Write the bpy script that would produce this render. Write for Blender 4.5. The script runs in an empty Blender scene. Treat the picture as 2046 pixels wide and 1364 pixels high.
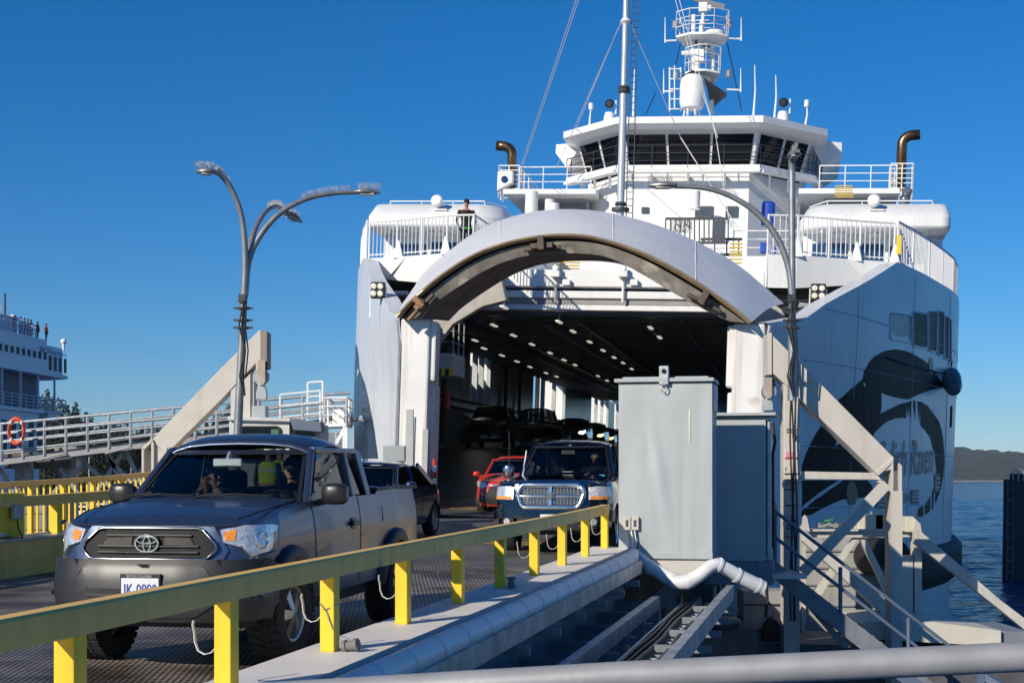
import bpy, bmesh, math, random
from mathutils import Vector as V, Matrix, noise
from mathutils.geometry import tessellate_polygon
R = math.radians
sin, cos, pi = math.sin, math.cos, math.pi
random.seed(7)
sc = bpy.context.scene
COL = sc.collection
# ------------------------------------------------------------------ camera, sky, sun, exposure
F, CX, HY = 2978.0, 1023.0, 955.0          # focal length and horizon of the photograph, in its pixels
cam_d = bpy.data.cameras.new('camera'); cam = bpy.data.objects.new('camera', cam_d); COL.objects.link(cam)
cam.location = (0, 0, 0); cam.rotation_euler = (R(90), 0, 0)
cam_d.sensor_width = 36; cam_d.lens = 36*F/2046; cam_d.shift_y = (HY-682)/2046
cam_d.clip_start = .05; cam_d.clip_end = 30000
sc.camera = cam
SUN_AZ, SUN_EL = R(222), R(26)             # clockwise from +Y: behind the camera, to its left
wd = bpy.data.worlds.new('World'); sc.world = wd; wd.use_nodes = True
nt = wd.node_tree; nt.nodes.clear()
sky = nt.nodes.new('ShaderNodeTexSky'); sky.sky_type = 'NISHITA'; sky.sun_disc = False
sky.sun_elevation = SUN_EL; sky.sun_rotation = SUN_AZ
sky.air_density = 1.0; sky.dust_density = 0; sky.ozone_density = 10; sky.altitude = 0
hs = nt.nodes.new('ShaderNodeHueSaturation'); hs.inputs['Saturation'].default_value = 1.16
bg = nt.nodes.new('ShaderNodeBackground'); bg.inputs[1].default_value = .10
out = nt.nodes.new('ShaderNodeOutputWorld')
nt.links.new(sky.outputs[0], hs.inputs['Color']); nt.links.new(hs.outputs[0], bg.inputs[0]); nt.links.new(bg.outputs[0], out.inputs[0])
sd = bpy.data.lights.new('sun', 'SUN'); sd.energy = 4.7; sd.angle = R(.5); sd.color = (1, .91, .76)
sun = bpy.data.objects.new('sun', sd); COL.objects.link(sun)
to_sun = V((sin(SUN_AZ)*cos(SUN_EL), cos(SUN_AZ)*cos(SUN_EL), sin(SUN_EL)))
sun.rotation_euler = to_sun.to_track_quat('Z', 'Y').to_euler()
sc.view_settings.view_transform = 'Standard'; sc.view_settings.look = 'None'
sc.view_settings.exposure = 0.0; sc.view_settings.gamma = 1
# ------------------------------------------------------------------ materials
MATS = {}
def mat(name, col, rough=.5, metal=0., vary=.1, vs=2.5, bump=0., bs=30., coat=0., spec=.5, streak=0., dirt=None, ds=1.5, dt=.62, scale=(1,1,1), emit=None, es=0):
    if name in MATS: return MATS[name]
    m = bpy.data.materials.new(name); m.use_nodes = True; MATS[name] = m
    n = m.node_tree.nodes; l = m.node_tree.links; b = n['Principled BSDF']
    c = tuple(col)+(1,)
    tc = n.new('ShaderNodeTexCoord')
    b.inputs['Roughness'].default_value = rough; b.inputs['Metallic'].default_value = metal
    b.inputs['Coat Weight'].default_value = coat; b.inputs['Coat Roughness'].default_value = .04
    b.inputs['Specular IOR Level'].default_value = spec
    def noise_(s, det=5, sc3=None):
        t = n.new('ShaderNodeTexNoise'); t.inputs['Scale'].default_value = s; t.inputs['Detail'].default_value = det
        if sc3:
            mp = n.new('ShaderNodeMapping'); mp.inputs['Scale'].default_value = sc3
            l.new(tc.outputs['Object'], mp.inputs['Vector']); l.new(mp.outputs[0], t.inputs['Vector'])
        else: l.new(tc.outputs['Object'], t.inputs['Vector'])
        return t
    def ramp(fac, p0, p1, c0, c1):
        r = n.new('ShaderNodeValToRGB'); r.color_ramp.elements[0].position = p0; r.color_ramp.elements[1].position = p1
        r.color_ramp.elements[0].color = c0; r.color_ramp.elements[1].color = c1
        l.new(fac, r.inputs[0]); return r.outputs[0]
    cur = None
    if vary > 0:
        t = noise_(vs, 5, scale if scale != (1,1,1) else None)
        cur = ramp(t.outputs['Fac'], .3, .7, tuple(x*(1-vary) for x in col)+(1,), tuple(min(1, x*(1+vary)) for x in col)+(1,))
    def mix(kind, a, bcol, fac):
        x = n.new('ShaderNodeMix'); x.data_type = 'RGBA'; x.blend_type = kind
        if isinstance(fac, float): x.inputs[0].default_value = fac
        else: l.new(fac, x.inputs[0])
        if a is None: x.inputs[6].default_value = c
        else: l.new(a, x.inputs[6])
        if isinstance(bcol, tuple): x.inputs[7].default_value = bcol
        else: l.new(bcol, x.inputs[7])
        return x.outputs[2]
    if streak > 0:
        t = noise_(2.2, 4, (3, 3, .12))
        f = ramp(t.outputs['Fac'], .5, .8, (0,0,0,1), (streak,)*3+(1,))
        cur = mix('MULTIPLY', cur, (.45, .38, .3, 1), f)
    if dirt:
        t = noise_(ds, 8)
        f = ramp(t.outputs['Fac'], dt, dt+.1, (0,0,0,1), (1,1,1,1))
        cur = mix('MIX', cur, tuple(dirt)+(1,), f)
    if cur is None: b.inputs['Base Color'].default_value = c
    else: l.new(cur, b.inputs['Base Color'])
    if bump > 0:
        t = noise_(bs, 4); bp = n.new('ShaderNodeBump'); bp.inputs['Strength'].default_value = bump; bp.inputs['Distance'].default_value = .02
        l.new(t.outputs['Fac'], bp.inputs['Height']); l.new(bp.outputs[0], b.inputs['Normal'])
    if emit:
        b.inputs['Emission Color'].default_value = tuple(emit)+(1,); b.inputs['Emission Strength'].default_value = es
    return m
def glass(name, tint, trans=.6, rough=.02):
    if name in MATS: return MATS[name]
    m = bpy.data.materials.new(name); m.use_nodes = True; MATS[name] = m
    n = m.node_tree.nodes; l = m.node_tree.links; n.clear()
    o = n.new('ShaderNodeOutputMaterial'); tr = n.new('ShaderNodeBsdfTransparent'); tr.inputs[0].default_value = tuple(x*trans for x in tint)+(1,)
    g = n.new('ShaderNodeBsdfGlossy'); g.inputs['Roughness'].default_value = rough; g.inputs[0].default_value = (.9,.95,1,1)
    lw = n.new('ShaderNodeFresnel'); lw.inputs[0].default_value = 1.45
    mx = n.new('ShaderNodeMixShader'); l.new(lw.outputs[0], mx.inputs[0]); l.new(tr.outputs[0], mx.inputs[1]); l.new(g.outputs[0], mx.inputs[2])
    l.new(mx.outputs[0], o.inputs[0]); return m
WHITE = mat('ferry_white_paint', (.80,.80,.79), .35, vary=.05, vs=.5, streak=.18, bump=.03, bs=.5)
WHITE2 = mat('white_enamel', (.80,.80,.78), .4, vary=.05)
HULLW = mat('hull_white_paint', (.68,.70,.73), .3, spec=.2, vary=.06, vs=.4, streak=.45, bump=.35, bs=.6)
ORCA = mat('hull_black_paint', (.005,.006,.008), .5, spec=.06, vary=.3, vs=1.2, bump=.1, bs=.8)
ORCAB = mat('hull_dark_blue_paint', (.03,.055,.10), .3, vary=.2)
BEIGE = mat('beige_steel_paint', (.60,.555,.49), .5, vary=.07, streak=.25, dirt=(.62,.50,.38), ds=.7, dt=.68)
GALV = mat('galvanised_steel', (.42,.44,.46), .45, .6, vary=.25, vs=9)
GREYP = mat('grey_cabinet_paint', (.41,.44,.445), .42, vary=.06, vs=1.2, bump=.12, bs=3, streak=.22, dirt=(.33,.33,.31), ds=2.3, dt=.7)
DKGREY = mat('dark_grey_paint', (.05,.052,.058), .5, vary=.2)
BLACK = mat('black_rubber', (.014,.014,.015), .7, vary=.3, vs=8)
DARKIN = mat('dark_deckhead_paint', (.13,.13,.135), .5, vary=.3, vs=1)
GLOSSK = mat('black_plastic', (.02,.02,.022), .35, vary=.1)
YEL = mat('yellow_rail_paint', (.84,.59,.025), .45, vary=.06, vs=3, streak=.3, dirt=(.25,.2,.1), ds=3, dt=.68)
YELD = mat('faded_yellow_paint', (.92,.56,.14), .5, vary=.08, vs=2, streak=.4, dirt=(.10,.09,.05), ds=1.6, dt=.66)  # rail yellow for shaded faces, warmed to make up for missing bounce light
CURBM = mat('pale_kerb_paint', (.78,.74,.69), .6, vary=.06, vs=2, dirt=(.4,.36,.3), ds=4, dt=.70)
PIPEW = mat('white_pipe_jacket', (.72,.73,.74), .38, vary=.06, vs=4, bump=.15, bs=6)
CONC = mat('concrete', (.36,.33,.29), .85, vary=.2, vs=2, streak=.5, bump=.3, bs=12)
CHROME = mat('chrome', (.86,.84,.80), .17, 1., vary=0)
STEELB = mat('blue_grey_steel_paint', (.20,.22,.25), .5, vary=.15, streak=.3)  # steel grey with the blue of the shade mixed into the colour
WIRE = mat('cable_sheath', (.02,.02,.022), .5, vary=0)
JAMB = mat('scuffed_white_paint', (.76,.75,.73), .4, vary=.08, vs=.8, streak=.6, bump=.15, bs=1.2, dirt=(.42,.33,.26), ds=1.1, dt=.67)
FARWIN = mat('far_window', (.015,.018,.025), .5, vary=.2, spec=.2)
BLUEW = mat('blue_window_glass', (.02,.05,.13), .08, vary=.3, vs=.6)
DKGLASS = mat('dark_bridge_glass', (.004,.005,.006), .05, vary=0, spec=.3)
REDP = mat('red_paint', (.55,.03,.02), .4, vary=.1)
ORANGE = mat('orange_ring', (.70,.09,.03), .5, vary=.1)
BRONZE = mat('scorched_exhaust_steel', (.20,.12,.065), .28, .85, vary=.5, vs=2, scale=(1,1,.4))
SIGYEL = mat('signal_yellow', (.85,.6,.02), .5, vary=.05)
LAMPW = mat('lamp_lens', (.75,.72,.6), .25, vary=.1)
# ------------------------------------------------------------------ mesh helpers
TM = {}
SPLIT = {k: 'loose' for k in 'side_bay pillar bay_mullion rail aerial plate_seam clamp_collar deckhouse_opening navigation_light vent_trunk roof_rail stanchion_gusset orca_highlight bridge_wing portal_knee mast_collar bracket jacket_band bearing_block life_jacket_locker lounge_window deck_line inner_brace'.split()}
SPLIT.update({k: 'x' for k in 'bow_door_jamb inner_wall deck_bulwark mooring_deck mooring_gear door_guide fairlead funnel_casing louvre'.split()})
def P(px, py, Y): return V(((px-CX)*Y/F, Y, (HY-py)*Y/F))
class MB:
    def __init__(s): s.v = []; s.f = []
    def add(s, vs, fs):
        k = len(s.v); s.v += [V(p) for p in vs]; s.f += [tuple(i+k for i in f) for f in fs]; return s
    def box(s, c, d, rz=0, M=None):
        x, y, z = d[0]/2, d[1]/2, d[2]/2
        m = Matrix.Translation(c) @ (M if M else Matrix.Rotation(rz, 4, 'Z'))
        vs = [m @ V((i*x, j*y, k*z)) for k in (-1,1) for j in (-1,1) for i in (-1,1)]
        return s.add(vs, [(0,2,3,1),(4,5,7,6),(0,1,5,4),(2,6,7,3),(0,4,6,2),(1,3,7,5)])
    def box2(s, a, b):
        return s.box([(a[i]+b[i])/2 for i in range(3)], [abs(a[i]-b[i]) for i in range(3)])
    def bar(s, p, q, w, h=None, up=(0,0,1)):
        p, q = V(p), V(q); h = h or w; d = (q-p).normalized(); u = V(up)
        if abs(d.dot(u)) > .98: u = V((0,1,0))
        r = d.cross(u).normalized(); u = r.cross(d)
        vs = [o + r*i*w/2 + u*j*h/2 for o in (p, q) for i, j in ((-1,-1),(1,-1),(1,1),(-1,1))]
        return s.add(vs, [(3,2,1,0),(4,5,6,7),(0,1,5,4),(1,2,6,5),(2,3,7,6),(3,0,4,7)])
    def tube(s, pts, r, n=8, cap=True):
        pts = [V(p) for p in pts]; N = len(pts); rs = r if isinstance(r, (list, tuple)) else [r]*N
        ref = None; vs = []
        for i, p in enumerate(pts):
            d = (pts[min(i+1, N-1)]-pts[max(i-1, 0)]).normalized()
            if ref is None: ref = V((0,0,1)) if abs(d.z) < .9 else V((1,0,0))
            a = d.cross(ref)
            if a.length < 1e-4: a = d.cross(V((.3,1,.2)))
            a.normalize(); b = d.cross(a); ref = -b if False else ref
            vs += [p + a*rs[i]*cos(2*pi*k/n) + b*rs[i]*sin(2*pi*k/n) for k in range(n)]
        fs = [(i*n+k, i*n+(k+1) % n, (i+1)*n+(k+1) % n, (i+1)*n+k) for i in range(N-1) for k in range(n)]
        if cap: fs += [tuple(range(n-1, -1, -1)), tuple((N-1)*n+k for k in range(n))]
        return s.add(vs, fs)
    def lathe(s, prof, M=None, n=20, cap=True):
        M = M or Matrix()
        vs = [M @ V((r*cos(2*pi*k/n), r*sin(2*pi*k/n), z)) for r, z in prof for k in range(n)]
        fs = [(i*n+k, i*n+(k+1) % n, (i+1)*n+(k+1) % n, (i+1)*n+k) for i in range(len(prof)-1) for k in range(n)]
        if cap: fs += [tuple(range(n-1,-1,-1)), tuple((len(prof)-1)*n+k for k in range(n))]
        return s.add(vs, fs)
    def ball(s, c, r, n=12, m=8, M=None):
        r = r if isinstance(r, (list, tuple)) else (r, r, r)
        T = Matrix.Translation(c) @ (M or Matrix()) @ Matrix.Diagonal((r[0], r[1], r[2], 1))
        return s.lathe([(max(.02, sin(pi*i/m)), -cos(pi*i/m)) for i in range(m+1)], T, n)
    def prism(s, poly, vec):
        poly = [V(p) for p in poly]; vec = V(vec); n = len(poly)
        tri = tessellate_polygon([poly])
        s.add(poly+[p+vec for p in poly], [tuple(t) for t in tri]+[tuple(i+n for i in reversed(t)) for t in tri]+[(i, (i+1) % n, (i+1) % n+n, i+n) for i in range(n)])
        return s
    def grid(s, rows, close=False):
        m = len(rows[0]); n = len(rows)
        fs = [(i*m+j, i*m+j+1, (i+1)*m+j+1, (i+1)*m+j) for i in range(n-1) for j in range(m-1)]
        if close: fs += [(i*m+m-1, i*m, (i+1)*m, (i+1)*m+m-1) for i in range(n-1)]
        return s.add([p for r in rows for p in r], fs)
    def quad(s, *p): return s.add(p, [tuple(range(len(p)))])
    def parts_(s, how):
        if how == 'x':
            g = {}
            for f in s.f: g.setdefault(sum(s.v[i].x for i in f) > 0, []).append(f)
        else:
            up = list(range(len(s.v)))
            def find(i):
                while up[i] != i: up[i] = up[up[i]]; i = up[i]
                return i
            for f in s.f:
                for i in f[1:]: up[find(i)] = find(f[0])
            g = {}
            for f in s.f: g.setdefault(find(f[0]), []).append(f)
        for fs in g.values():
            ids = sorted({i for f in fs for i in f}); k = {i: n for n, i in enumerate(ids)}
            m = MB(); m.v = [s.v[i] for i in ids]; m.f = [tuple(k[i] for i in f) for f in fs]; yield m
    def build(s, name, m, parent=None, *a, **k):
        how = SPLIT.get(name)
        if how and parent is not None:
            o = None
            for q in s.parts_(how): o = q.build_(name, m, parent, *a, **k)
            return o
        return s.build_(name, m, parent, *a, **k)
    def build_(s, name, m, parent=None, world=True, smooth=None, bev=0, sol=0, label=None, sub=0, fixn=True):
        me = bpy.data.meshes.new(name)
        vs = s.v
        if parent is not None and world:
            r = parent
            while r.parent: r = r.parent
            if r.name in TM:
                mi = TM[r.name].inverted(); vs = [mi @ p for p in vs]
        me.from_pydata([tuple(p) for p in vs], [], s.f); me.materials.append(m)
        if fixn:
            bm = bmesh.new(); bm.from_mesh(me)
            if smooth: bmesh.ops.remove_doubles(bm, verts=bm.verts, dist=2e-5)
            bmesh.ops.recalc_face_normals(bm, faces=bm.faces); bm.to_mesh(me); bm.free()
        if smooth:
            me.polygons.foreach_set('use_smooth', [True]*len(me.polygons)); me.set_sharp_from_angle(angle=R(smooth))
        o = bpy.data.objects.new(name, me); COL.objects.link(o)
        if parent: o.parent = parent
        if bev:
            b = o.modifiers.new('bevel', 'BEVEL'); b.width = bev; b.segments = 2; b.limit_method = 'ANGLE'; b.angle_limit = R(40)
        if sol:
            b = o.modifiers.new('thick', 'SOLIDIFY'); b.thickness = sol; b.offset = 0
        if sub:
            b = o.modifiers.new('sub', 'SUBSURF'); b.levels = sub; b.render_levels = sub
        if label: o['label'] = label
        return o
def tag(o, label, cat, group=None):
    o['label'] = label; o['category'] = cat
    if group: o['group'] = group
    return o
def thing(name, label, cat, loc=(0,0,0), rz=0, group=None, M=None):
    o = bpy.data.objects.new(name, None); COL.objects.link(o); o.empty_display_size = .2
    m = M if M is not None else Matrix.Translation(loc) @ Matrix.Rotation(rz, 4, 'Z')
    o.matrix_world = m; o.location = m.to_translation(); o.rotation_euler = m.to_euler(); TM[o.name] = m
    return tag(o, label, cat, group)
def struct(o, kind='structure'): o['kind'] = kind; return o
def copy_tree(o, parent=None, m=None):
    c = o.copy(); COL.objects.link(c)
    if parent: c.parent = parent
    elif m is not None: c.location = m.to_translation(); c.rotation_euler = m.to_euler(); TM[c.name] = m
    for ch in o.children: copy_tree(ch, c)
    return c
def lerp(tab, x):
    if tab[0][0] > tab[-1][0]: tab = tab[::-1]
    if x <= tab[0][0]: return tab[0][1]
    for (a, b), (c, d) in zip(tab, tab[1:]):
        if x <= c: return b+(d-b)*(x-a)/(c-a)
    return tab[-1][1]
def slerp(tab, x):                       # smooth interpolation through a table
    n = len(tab)
    if x <= tab[0][0]: return tab[0][1]
    if x >= tab[-1][0]: return tab[-1][1]
    for i in range(n-1):
        if x <= tab[i+1][0]:
            x0, y0 = tab[i]; x1, y1 = tab[i+1]; h = x1-x0; t = (x-x0)/h
            m0 = (y1-tab[i-1][1])/(x1-tab[i-1][0]) if i > 0 else (y1-y0)/h
            m1 = (tab[i+2][1]-y0)/(tab[i+2][0]-x0) if i+2 < n else (y1-y0)/h
            return (2*t**3-3*t*t+1)*y0+(t**3-2*t*t+t)*h*m0+(3*t*t-2*t**3)*y1+(t**3-t*t)*h*m1
def clip(poly, k, lo):                   # keep the part of a 2D polygon with p[0] >= k (lo) or <= k
    o = []
    for i in range(len(poly)):
        a, b = poly[i-1], poly[i]
        ia = a[0] >= k if lo else a[0] <= k; ib = b[0] >= k if lo else b[0] <= k
        if ia != ib:
            t = (k-a[0])/(b[0]-a[0]); o.append((k, a[1]+(b[1]-a[1])*t))
        if ib: o.append(b)
    return o
def wrap(mb, poly, fn, off=.01, ds=.25, base=None, dz=0):
    """lay a 2D outline (s, z) on a curved surface fn(s, z) -> (point, normal), standing `off` proud"""
    s0, s1 = min(p[0] for p in poly), max(p[0] for p in poly); n = max(1, int(math.ceil((s1-s0)/ds)))
    def at(p, o):
        q, nn = fn(p[0], p[1]); return q+nn*o
    for i in range(n):
        a, b = s0+(s1-s0)*i/n, s0+(s1-s0)*(i+1)/n
        pc = clip(clip(poly, a, True), b, False)
        cl = [p for k, p in enumerate(pc) if abs(p[0]-pc[k-1][0])+abs(p[1]-pc[k-1][1]) > 1e-6]
        if len(cl) < 3: continue
        bands = [cl]
        if dz:
            bands = []; sw = [(p[1], p[0]) for p in cl]; za, zb = min(p[0] for p in sw), max(p[0] for p in sw)
            k0 = math.floor(za/dz)
            while k0*dz < zb-1e-6:
                q = clip(clip(sw, k0*dz, True), (k0+1)*dz, False); q = [(p[1], p[0]) for k, p in enumerate(q) if abs(p[0]-q[k-1][0])+abs(p[1]-q[k-1][1]) > 1e-6]
                if len(q) > 2: bands.append(q)
                k0 += 1
        for cl in bands:
            tri = tessellate_polygon([[V((p[0], p[1], 0)) for p in cl]])
            mb.add([at(p, off) for p in cl], [tuple(t) for t in tri])
    if base is not None:
        N = len(poly)
        for i in range(N):
            p, q = poly[i-1], poly[i]; m = max(1, int(abs(q[0]-p[0])/ds)+1)
            pts = [(p[0]+(q[0]-p[0])*j/m, p[1]+(q[1]-p[1])*j/m) for j in range(m+1)]
            mb.grid([[at(t, off) for t in pts], [at(t, base) for t in pts]])
    return mb
def text_polys(s, shear=0., sx=1.):
    """mesh of a line of writing, 1 high in capitals, from x = 0"""
    cu = bpy.data.curves.new('writing', 'FONT'); cu.body = s; cu.shear = shear; cu.resolution_u = 3
    ob = bpy.data.objects.new('writing', cu); COL.objects.link(ob)
    bpy.context.view_layer.update()
    me = bpy.data.meshes.new_from_object(ob.evaluated_get(bpy.context.evaluated_depsgraph_get()))
    vs = [(v.co.x*sx, v.co.y) for v in me.vertices]; fs = [tuple(p.vertices) for p in me.polygons]
    bpy.data.objects.remove(ob); bpy.data.meshes.remove(me)
    x0 = min(v[0] for v in vs); y1 = max(v[1] for v in vs)
    return [((v[0]-x0)/.7, v[1]/.7) for v in vs], fs
def writing(name, s, m, parent, org, ux, uy, world=True, shear=0., width=None, nrm=.004):
    """flat lettering: org = lower left, ux = direction along the line, uy = vector of the capital height"""
    vs, fs = text_polys(s, shear); org, ux, uy = V(org), V(ux).normalized(), V(uy)
    k = (width/max(v[0] for v in vs)) if width else uy.length
    nn = ux.cross(uy).normalized()*nrm
    mb = MB(); mb.add([org+ux*(v[0]*k)+uy*v[1]+nn for v in vs], fs)
    return mb.build(name, m, parent, world, fixn=False)
def railing(mb, path, h, nr=2, r=.02, post=1.5, bal=0, rb=.011, side=None):
    """rails, posts and thin balusters along a path of base points, appended to mb"""
    path = [V(p) for p in path]
    for k in range(1, nr+1):
        mb.tube([p+V((0,0,h*k/nr)) for p in path], r if k == nr else r*.75, 6)
    for a, b in zip(path, path[1:]):
        L = (b-a).length; n = max(1, round(L/post))
        for i in range(n+1):
            q = a+(b-a)*i/n; mb.tube([q, q+V((0,0,h))], r, 6)
        if bal:
            n = int(L/bal)
            for i in range(1, n):
                q = a+(b-a)*i/n; mb.tube([q+V((0,0,.06)), q+V((0,0,h))], rb, 4, False)
    return mb
# ------------------------------------------------------------------ the ferry, in its own axes: x to starboard of the picture, y from bow to stern, z up
FM = Matrix.Translation((1.447, 36.13, 0)) @ Matrix.Rotation(R(-10.5), 4, 'Z') @ Matrix.Rotation(R(1.9), 4, 'Y') @ Matrix.Rotation(R(.37), 4, 'X')
FI = FM.inverted()
ferry = thing('car_ferry', 'big white open-bow car ferry with raised bow visor and orca painting, loading at the ramp', 'ferry', M=FM)
RO = FI @ V((0,0,0))
def ray(px, py): return FI.to_3x3() @ V(((px-CX)/F, 1, (HY-py)/F))
def SU(px, py, u):
    d = ray(px, py); return RO + d*((u-RO.y)/d.y)
def SZ(px, py, z):
    d = ray(px, py); return RO + d*((z-RO.z)/d.z)
HB = [(.4,4.55),(1.5,4.95),(3,5.5),(5,6.45),(7,7.3),(10,8.4),(12,9.1),(14,9.7),(16,10.3),(18,10.75),(20,11),(24,11.4),(30,11.6),(70,11.6),(90,10.2),(107,4.5)]
SHE = [(.4,3.86),(3,4.27),(4.3,4.86),(7.7,6.03),(9.2,6.55),(200,6.55)]
def hb(u, z):
    b = slerp(HB, u)
    return b - .28*max(0, 1-u/8)*min(1, max(0, (3.9-z)/1.6))
def hull_hit(px, py, side):
    d = ray(px, py); t = (.4-RO.y)/d.y; prev = None
    while t < 90:
        p = RO+d*t
        f = side*p.x-hb(p.y, p.z)
        if f < 0: break
        prev = p; t += .06
    return (p.y, p.z)
def hull_fn(side):
    def fn(u, z):
        b = hb(u, z); e = .05; db = (hb(u+e, z)-hb(u-e, z))/(2*e)
        return V((side*b, u, z)), V((side, -db, 0)).normalized()
    return fn
BAYS = [(32,36.5),(49,62),(75,86),(90,100)]
us = [.4,.9,1.5,2.2,3,4,5,6,7,8,9.2,10,11,12,13,14,15,16,17,18,19,20,22,24,26,29,31,34,37.3,40,43,46,50,54,58,62.8,66,70,72,76,80,86.8,88,94,100.8,107]
def shell(side):
    mb = MB(); rows = []
    for u in us:
        top = lerp(SHE, u); rows.append([V((side*hb(u, z), u, z)) for z in [-5.9, -4.5, -3.2, -1.5, 0, 1.2, 2.2, 3.0, min(3.4, top), min(3.8, top)] + [min(3.8, top)+(top-min(3.8, top))*k/4 for k in (1,2,3,4)]])
    m = len(rows[0]); k0 = len(mb.v)
    mb.v += [p for r in rows for p in r]
    for i in range(len(us)-1):
        for j in range(m-1):
            zc = (rows[i][j].z+rows[i][j+1].z)/2; uc = (us[i]+us[i+1])/2
            if side < 0 and any(a-3 < uc < b+.8 for a, b in BAYS) and 1.8 < zc < 6.4: continue     # open side bays aft of the bow
            mb.f.append((k0+i*m+j, k0+i*m+j+1, k0+(i+1)*m+j+1, k0+(i+1)*m+j))
    # bulwark cap and inner face round the bow
    cap = []; inn = []; bot = []
    for u in [x for x in us if x <= 14]:
        z = lerp(SHE, u); b = hb(u, z); cap.append(V((side*b, u, z))); inn.append(V((side*(b-.42), u+.12, z))); bot.append(V((side*(b-.42), u+.12, max(z-3, 3.3) if u > 2.5 else z-.5)))
    mb.grid([cap, inn, bot])
    return mb
for s in (-1, 1): shell(s).build('hull_side', HULLW, ferry, False, smooth=50)
mb = MB()
for s in (-1, 1):
    mb.box2((s*3.75, .4, -4), (s*4.5, 1.6, 3.84)); mb.box2((s*3.64, .75, -1.2), (s*3.8, 1.3, 2.2)); mb.box2((s*3.6, .5, 2.3), (s*3.8, .9, 3.8))
mb.build('bow_door_jamb', JAMB, ferry, False, bev=.05)
mb = MB()
for s in (-1, 1):
    mb.tube([V((s*4.52, .36, z)) for z in (-3, 2.6, 3.2)]+[V((s*4.6, .4, 3.8))], .035, 6)
    mb.box2((s*4.05, .36, -.9), (s*4.13, .40, 1.4)); mb.box2((s*4.22, .36, -.9), (s*4.28, .40, 1.4))
    mb.box2((s*3.66, .2, -1), (s*3.80, .39, 1.1))
mb.build('door_guide', mat('grey_steel', (.40,.40,.40), .5, vary=.15, streak=.4), ferry, False)
mb = MB(); mb.box2((-3.63,.5,-.9),(-3.52,.74,.1)); mb.build('hose_box', REDP, ferry, False, bev=.03)
# forepeak under the ramp landing
mb = MB(); mb.box2((-4.4, .45, -5.9), (4.4, 3, -1.15)); mb.build('bow_sill', mat('bow_steel', (.10,.11,.12), .6, vary=.3, streak=.5), ferry, False)
# ---- visor
ARO = [(793,634),(812,612),(830,595),(880,553),(940,514),(1000,490),(1060,476),(1120,470),(1180,474),(1240,490),(1300,513),(1360,545),(1420,583),(1470,620),(1500,645)]
ARI = [(838,636),(852,622),(870,605),(920,570),(975,537),(1030,516),(1080,508),(1128,506),(1180,508),(1225,518),(1290,552),(1340,582),(1400,615),(1440,634),(1458,642)]
ART = [(812,598),(830,570),(850,541),(900,499),(950,463),(1000,440),(1060,424),(1120,418),(1180,420),(1240,430),(1300,446),(1360,468),(1420,497),(1480,533),(1566,606)]
ro = [SU(x, y, -.15) for x, y in ARO]; ri = [SU(x, y, .05) for x, y in ARI]; rt = [SU(x, y, 3.9) for x, y in ART]
def resample(pts, n):
    q = [(i, 0) for i in range(len(pts))]; o = []
    for k in range(n+1):
        t = k*(len(pts)-1)/n
        o.append(V([slerp([(i, p[c]) for i, p in enumerate(pts)], t) for c in range(3)]))
    return o
ro, ri, rt = resample(ro, 56), resample(ri, 56), resample(rt, 56)
rm = [(a+b)/2+V((0,0,.10)) for a, b in zip(ro, rt)]
visor = MB().grid([ro, [a*.7+b*.3+V((0,0,.07)) for a, b in zip(ro, rt)], rm, [a*.3+b*.7+V((0,0,.07)) for a, b in zip(ro, rt)], rt]).build('bow_visor', mat('visor_paint', (.76,.755,.75), .35, vary=.05, vs=.6, streak=.2, bump=.12, bs=.9, dirt=(.5,.44,.36), ds=1.1, dt=.72), ferry, False, smooth=60)
RUSTY = mat('grimy_visor_frame', (.20,.18,.155), .75, vary=.4, vs=2.2, dirt=(.46,.40,.31), ds=1.3, dt=.56, bump=.3, bs=8)
rs_ = [a*.72+b*.28+V((0,.30,0)) for a, b in zip(ro, ri)]
rb2 = [p+V((0,3.2,.25)) for p in ri]
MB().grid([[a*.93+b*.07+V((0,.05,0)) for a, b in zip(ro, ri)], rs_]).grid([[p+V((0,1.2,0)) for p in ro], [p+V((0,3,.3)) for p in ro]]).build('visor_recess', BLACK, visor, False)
MB().grid([rs_, [p+V((0,-.25,0)) for p in rs_], ri, rb2]).build('visor_frame', RUSTY, visor, False, smooth=50)
GOLD = mat('bronze_seal', (.50,.37,.22), .35, .5, vary=.2)
MB().tube([p+V((0,-.03,0)) for p in ro], .045, 6).tube([a*.9+b*.1+V((0,0,0)) for a, b in zip(ro, ri)], .03, 6).build('visor_seal', GOLD, visor, False, smooth=60)
for i in (6, 25, 48):                      # locking clamps
    mb = MB(); c = ri[i]*.6+ro[i]*.4; t = (ri[i+1]-ri[i-1]).normalized(); M = Matrix.Rotation(math.atan2(t.z, t.x)*-1, 4, 'Y')
    mb.box(c+V((0,-.12,0)), (.55 if i == 25 else .3, .35, .14), M=M).box(c+V((0,-.2,.05)), (.16, .4, .34), M=M)
    mb.tube([c+t*-.45+V((0,-.1,-.05)), c+t*.45+V((0,-.1,-.05))], .06, 8)
    mb.build('visor_clamp', mat('clamp_steel', (.10,.075,.06), .6, .3, vary=.4, dirt=(.3,.16,.08), dt=.5), visor, False, bev=.02)
mb = MB()
for i in (20, 35, 46):                    # plate seams
    mb.tube([ro[i]+V((0,0,.005)), (rm[i]+V((0,0,.012))), rt[i]+V((0,0,.01))], .012, 5)
mb.build('plate_seam', WHITE2, visor, False)
WLX = [(1.6,3.75),(3.5,4.5),(6,5.4),(9.5,6.9),(13.9,8.3),(18,9.5)]
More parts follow.
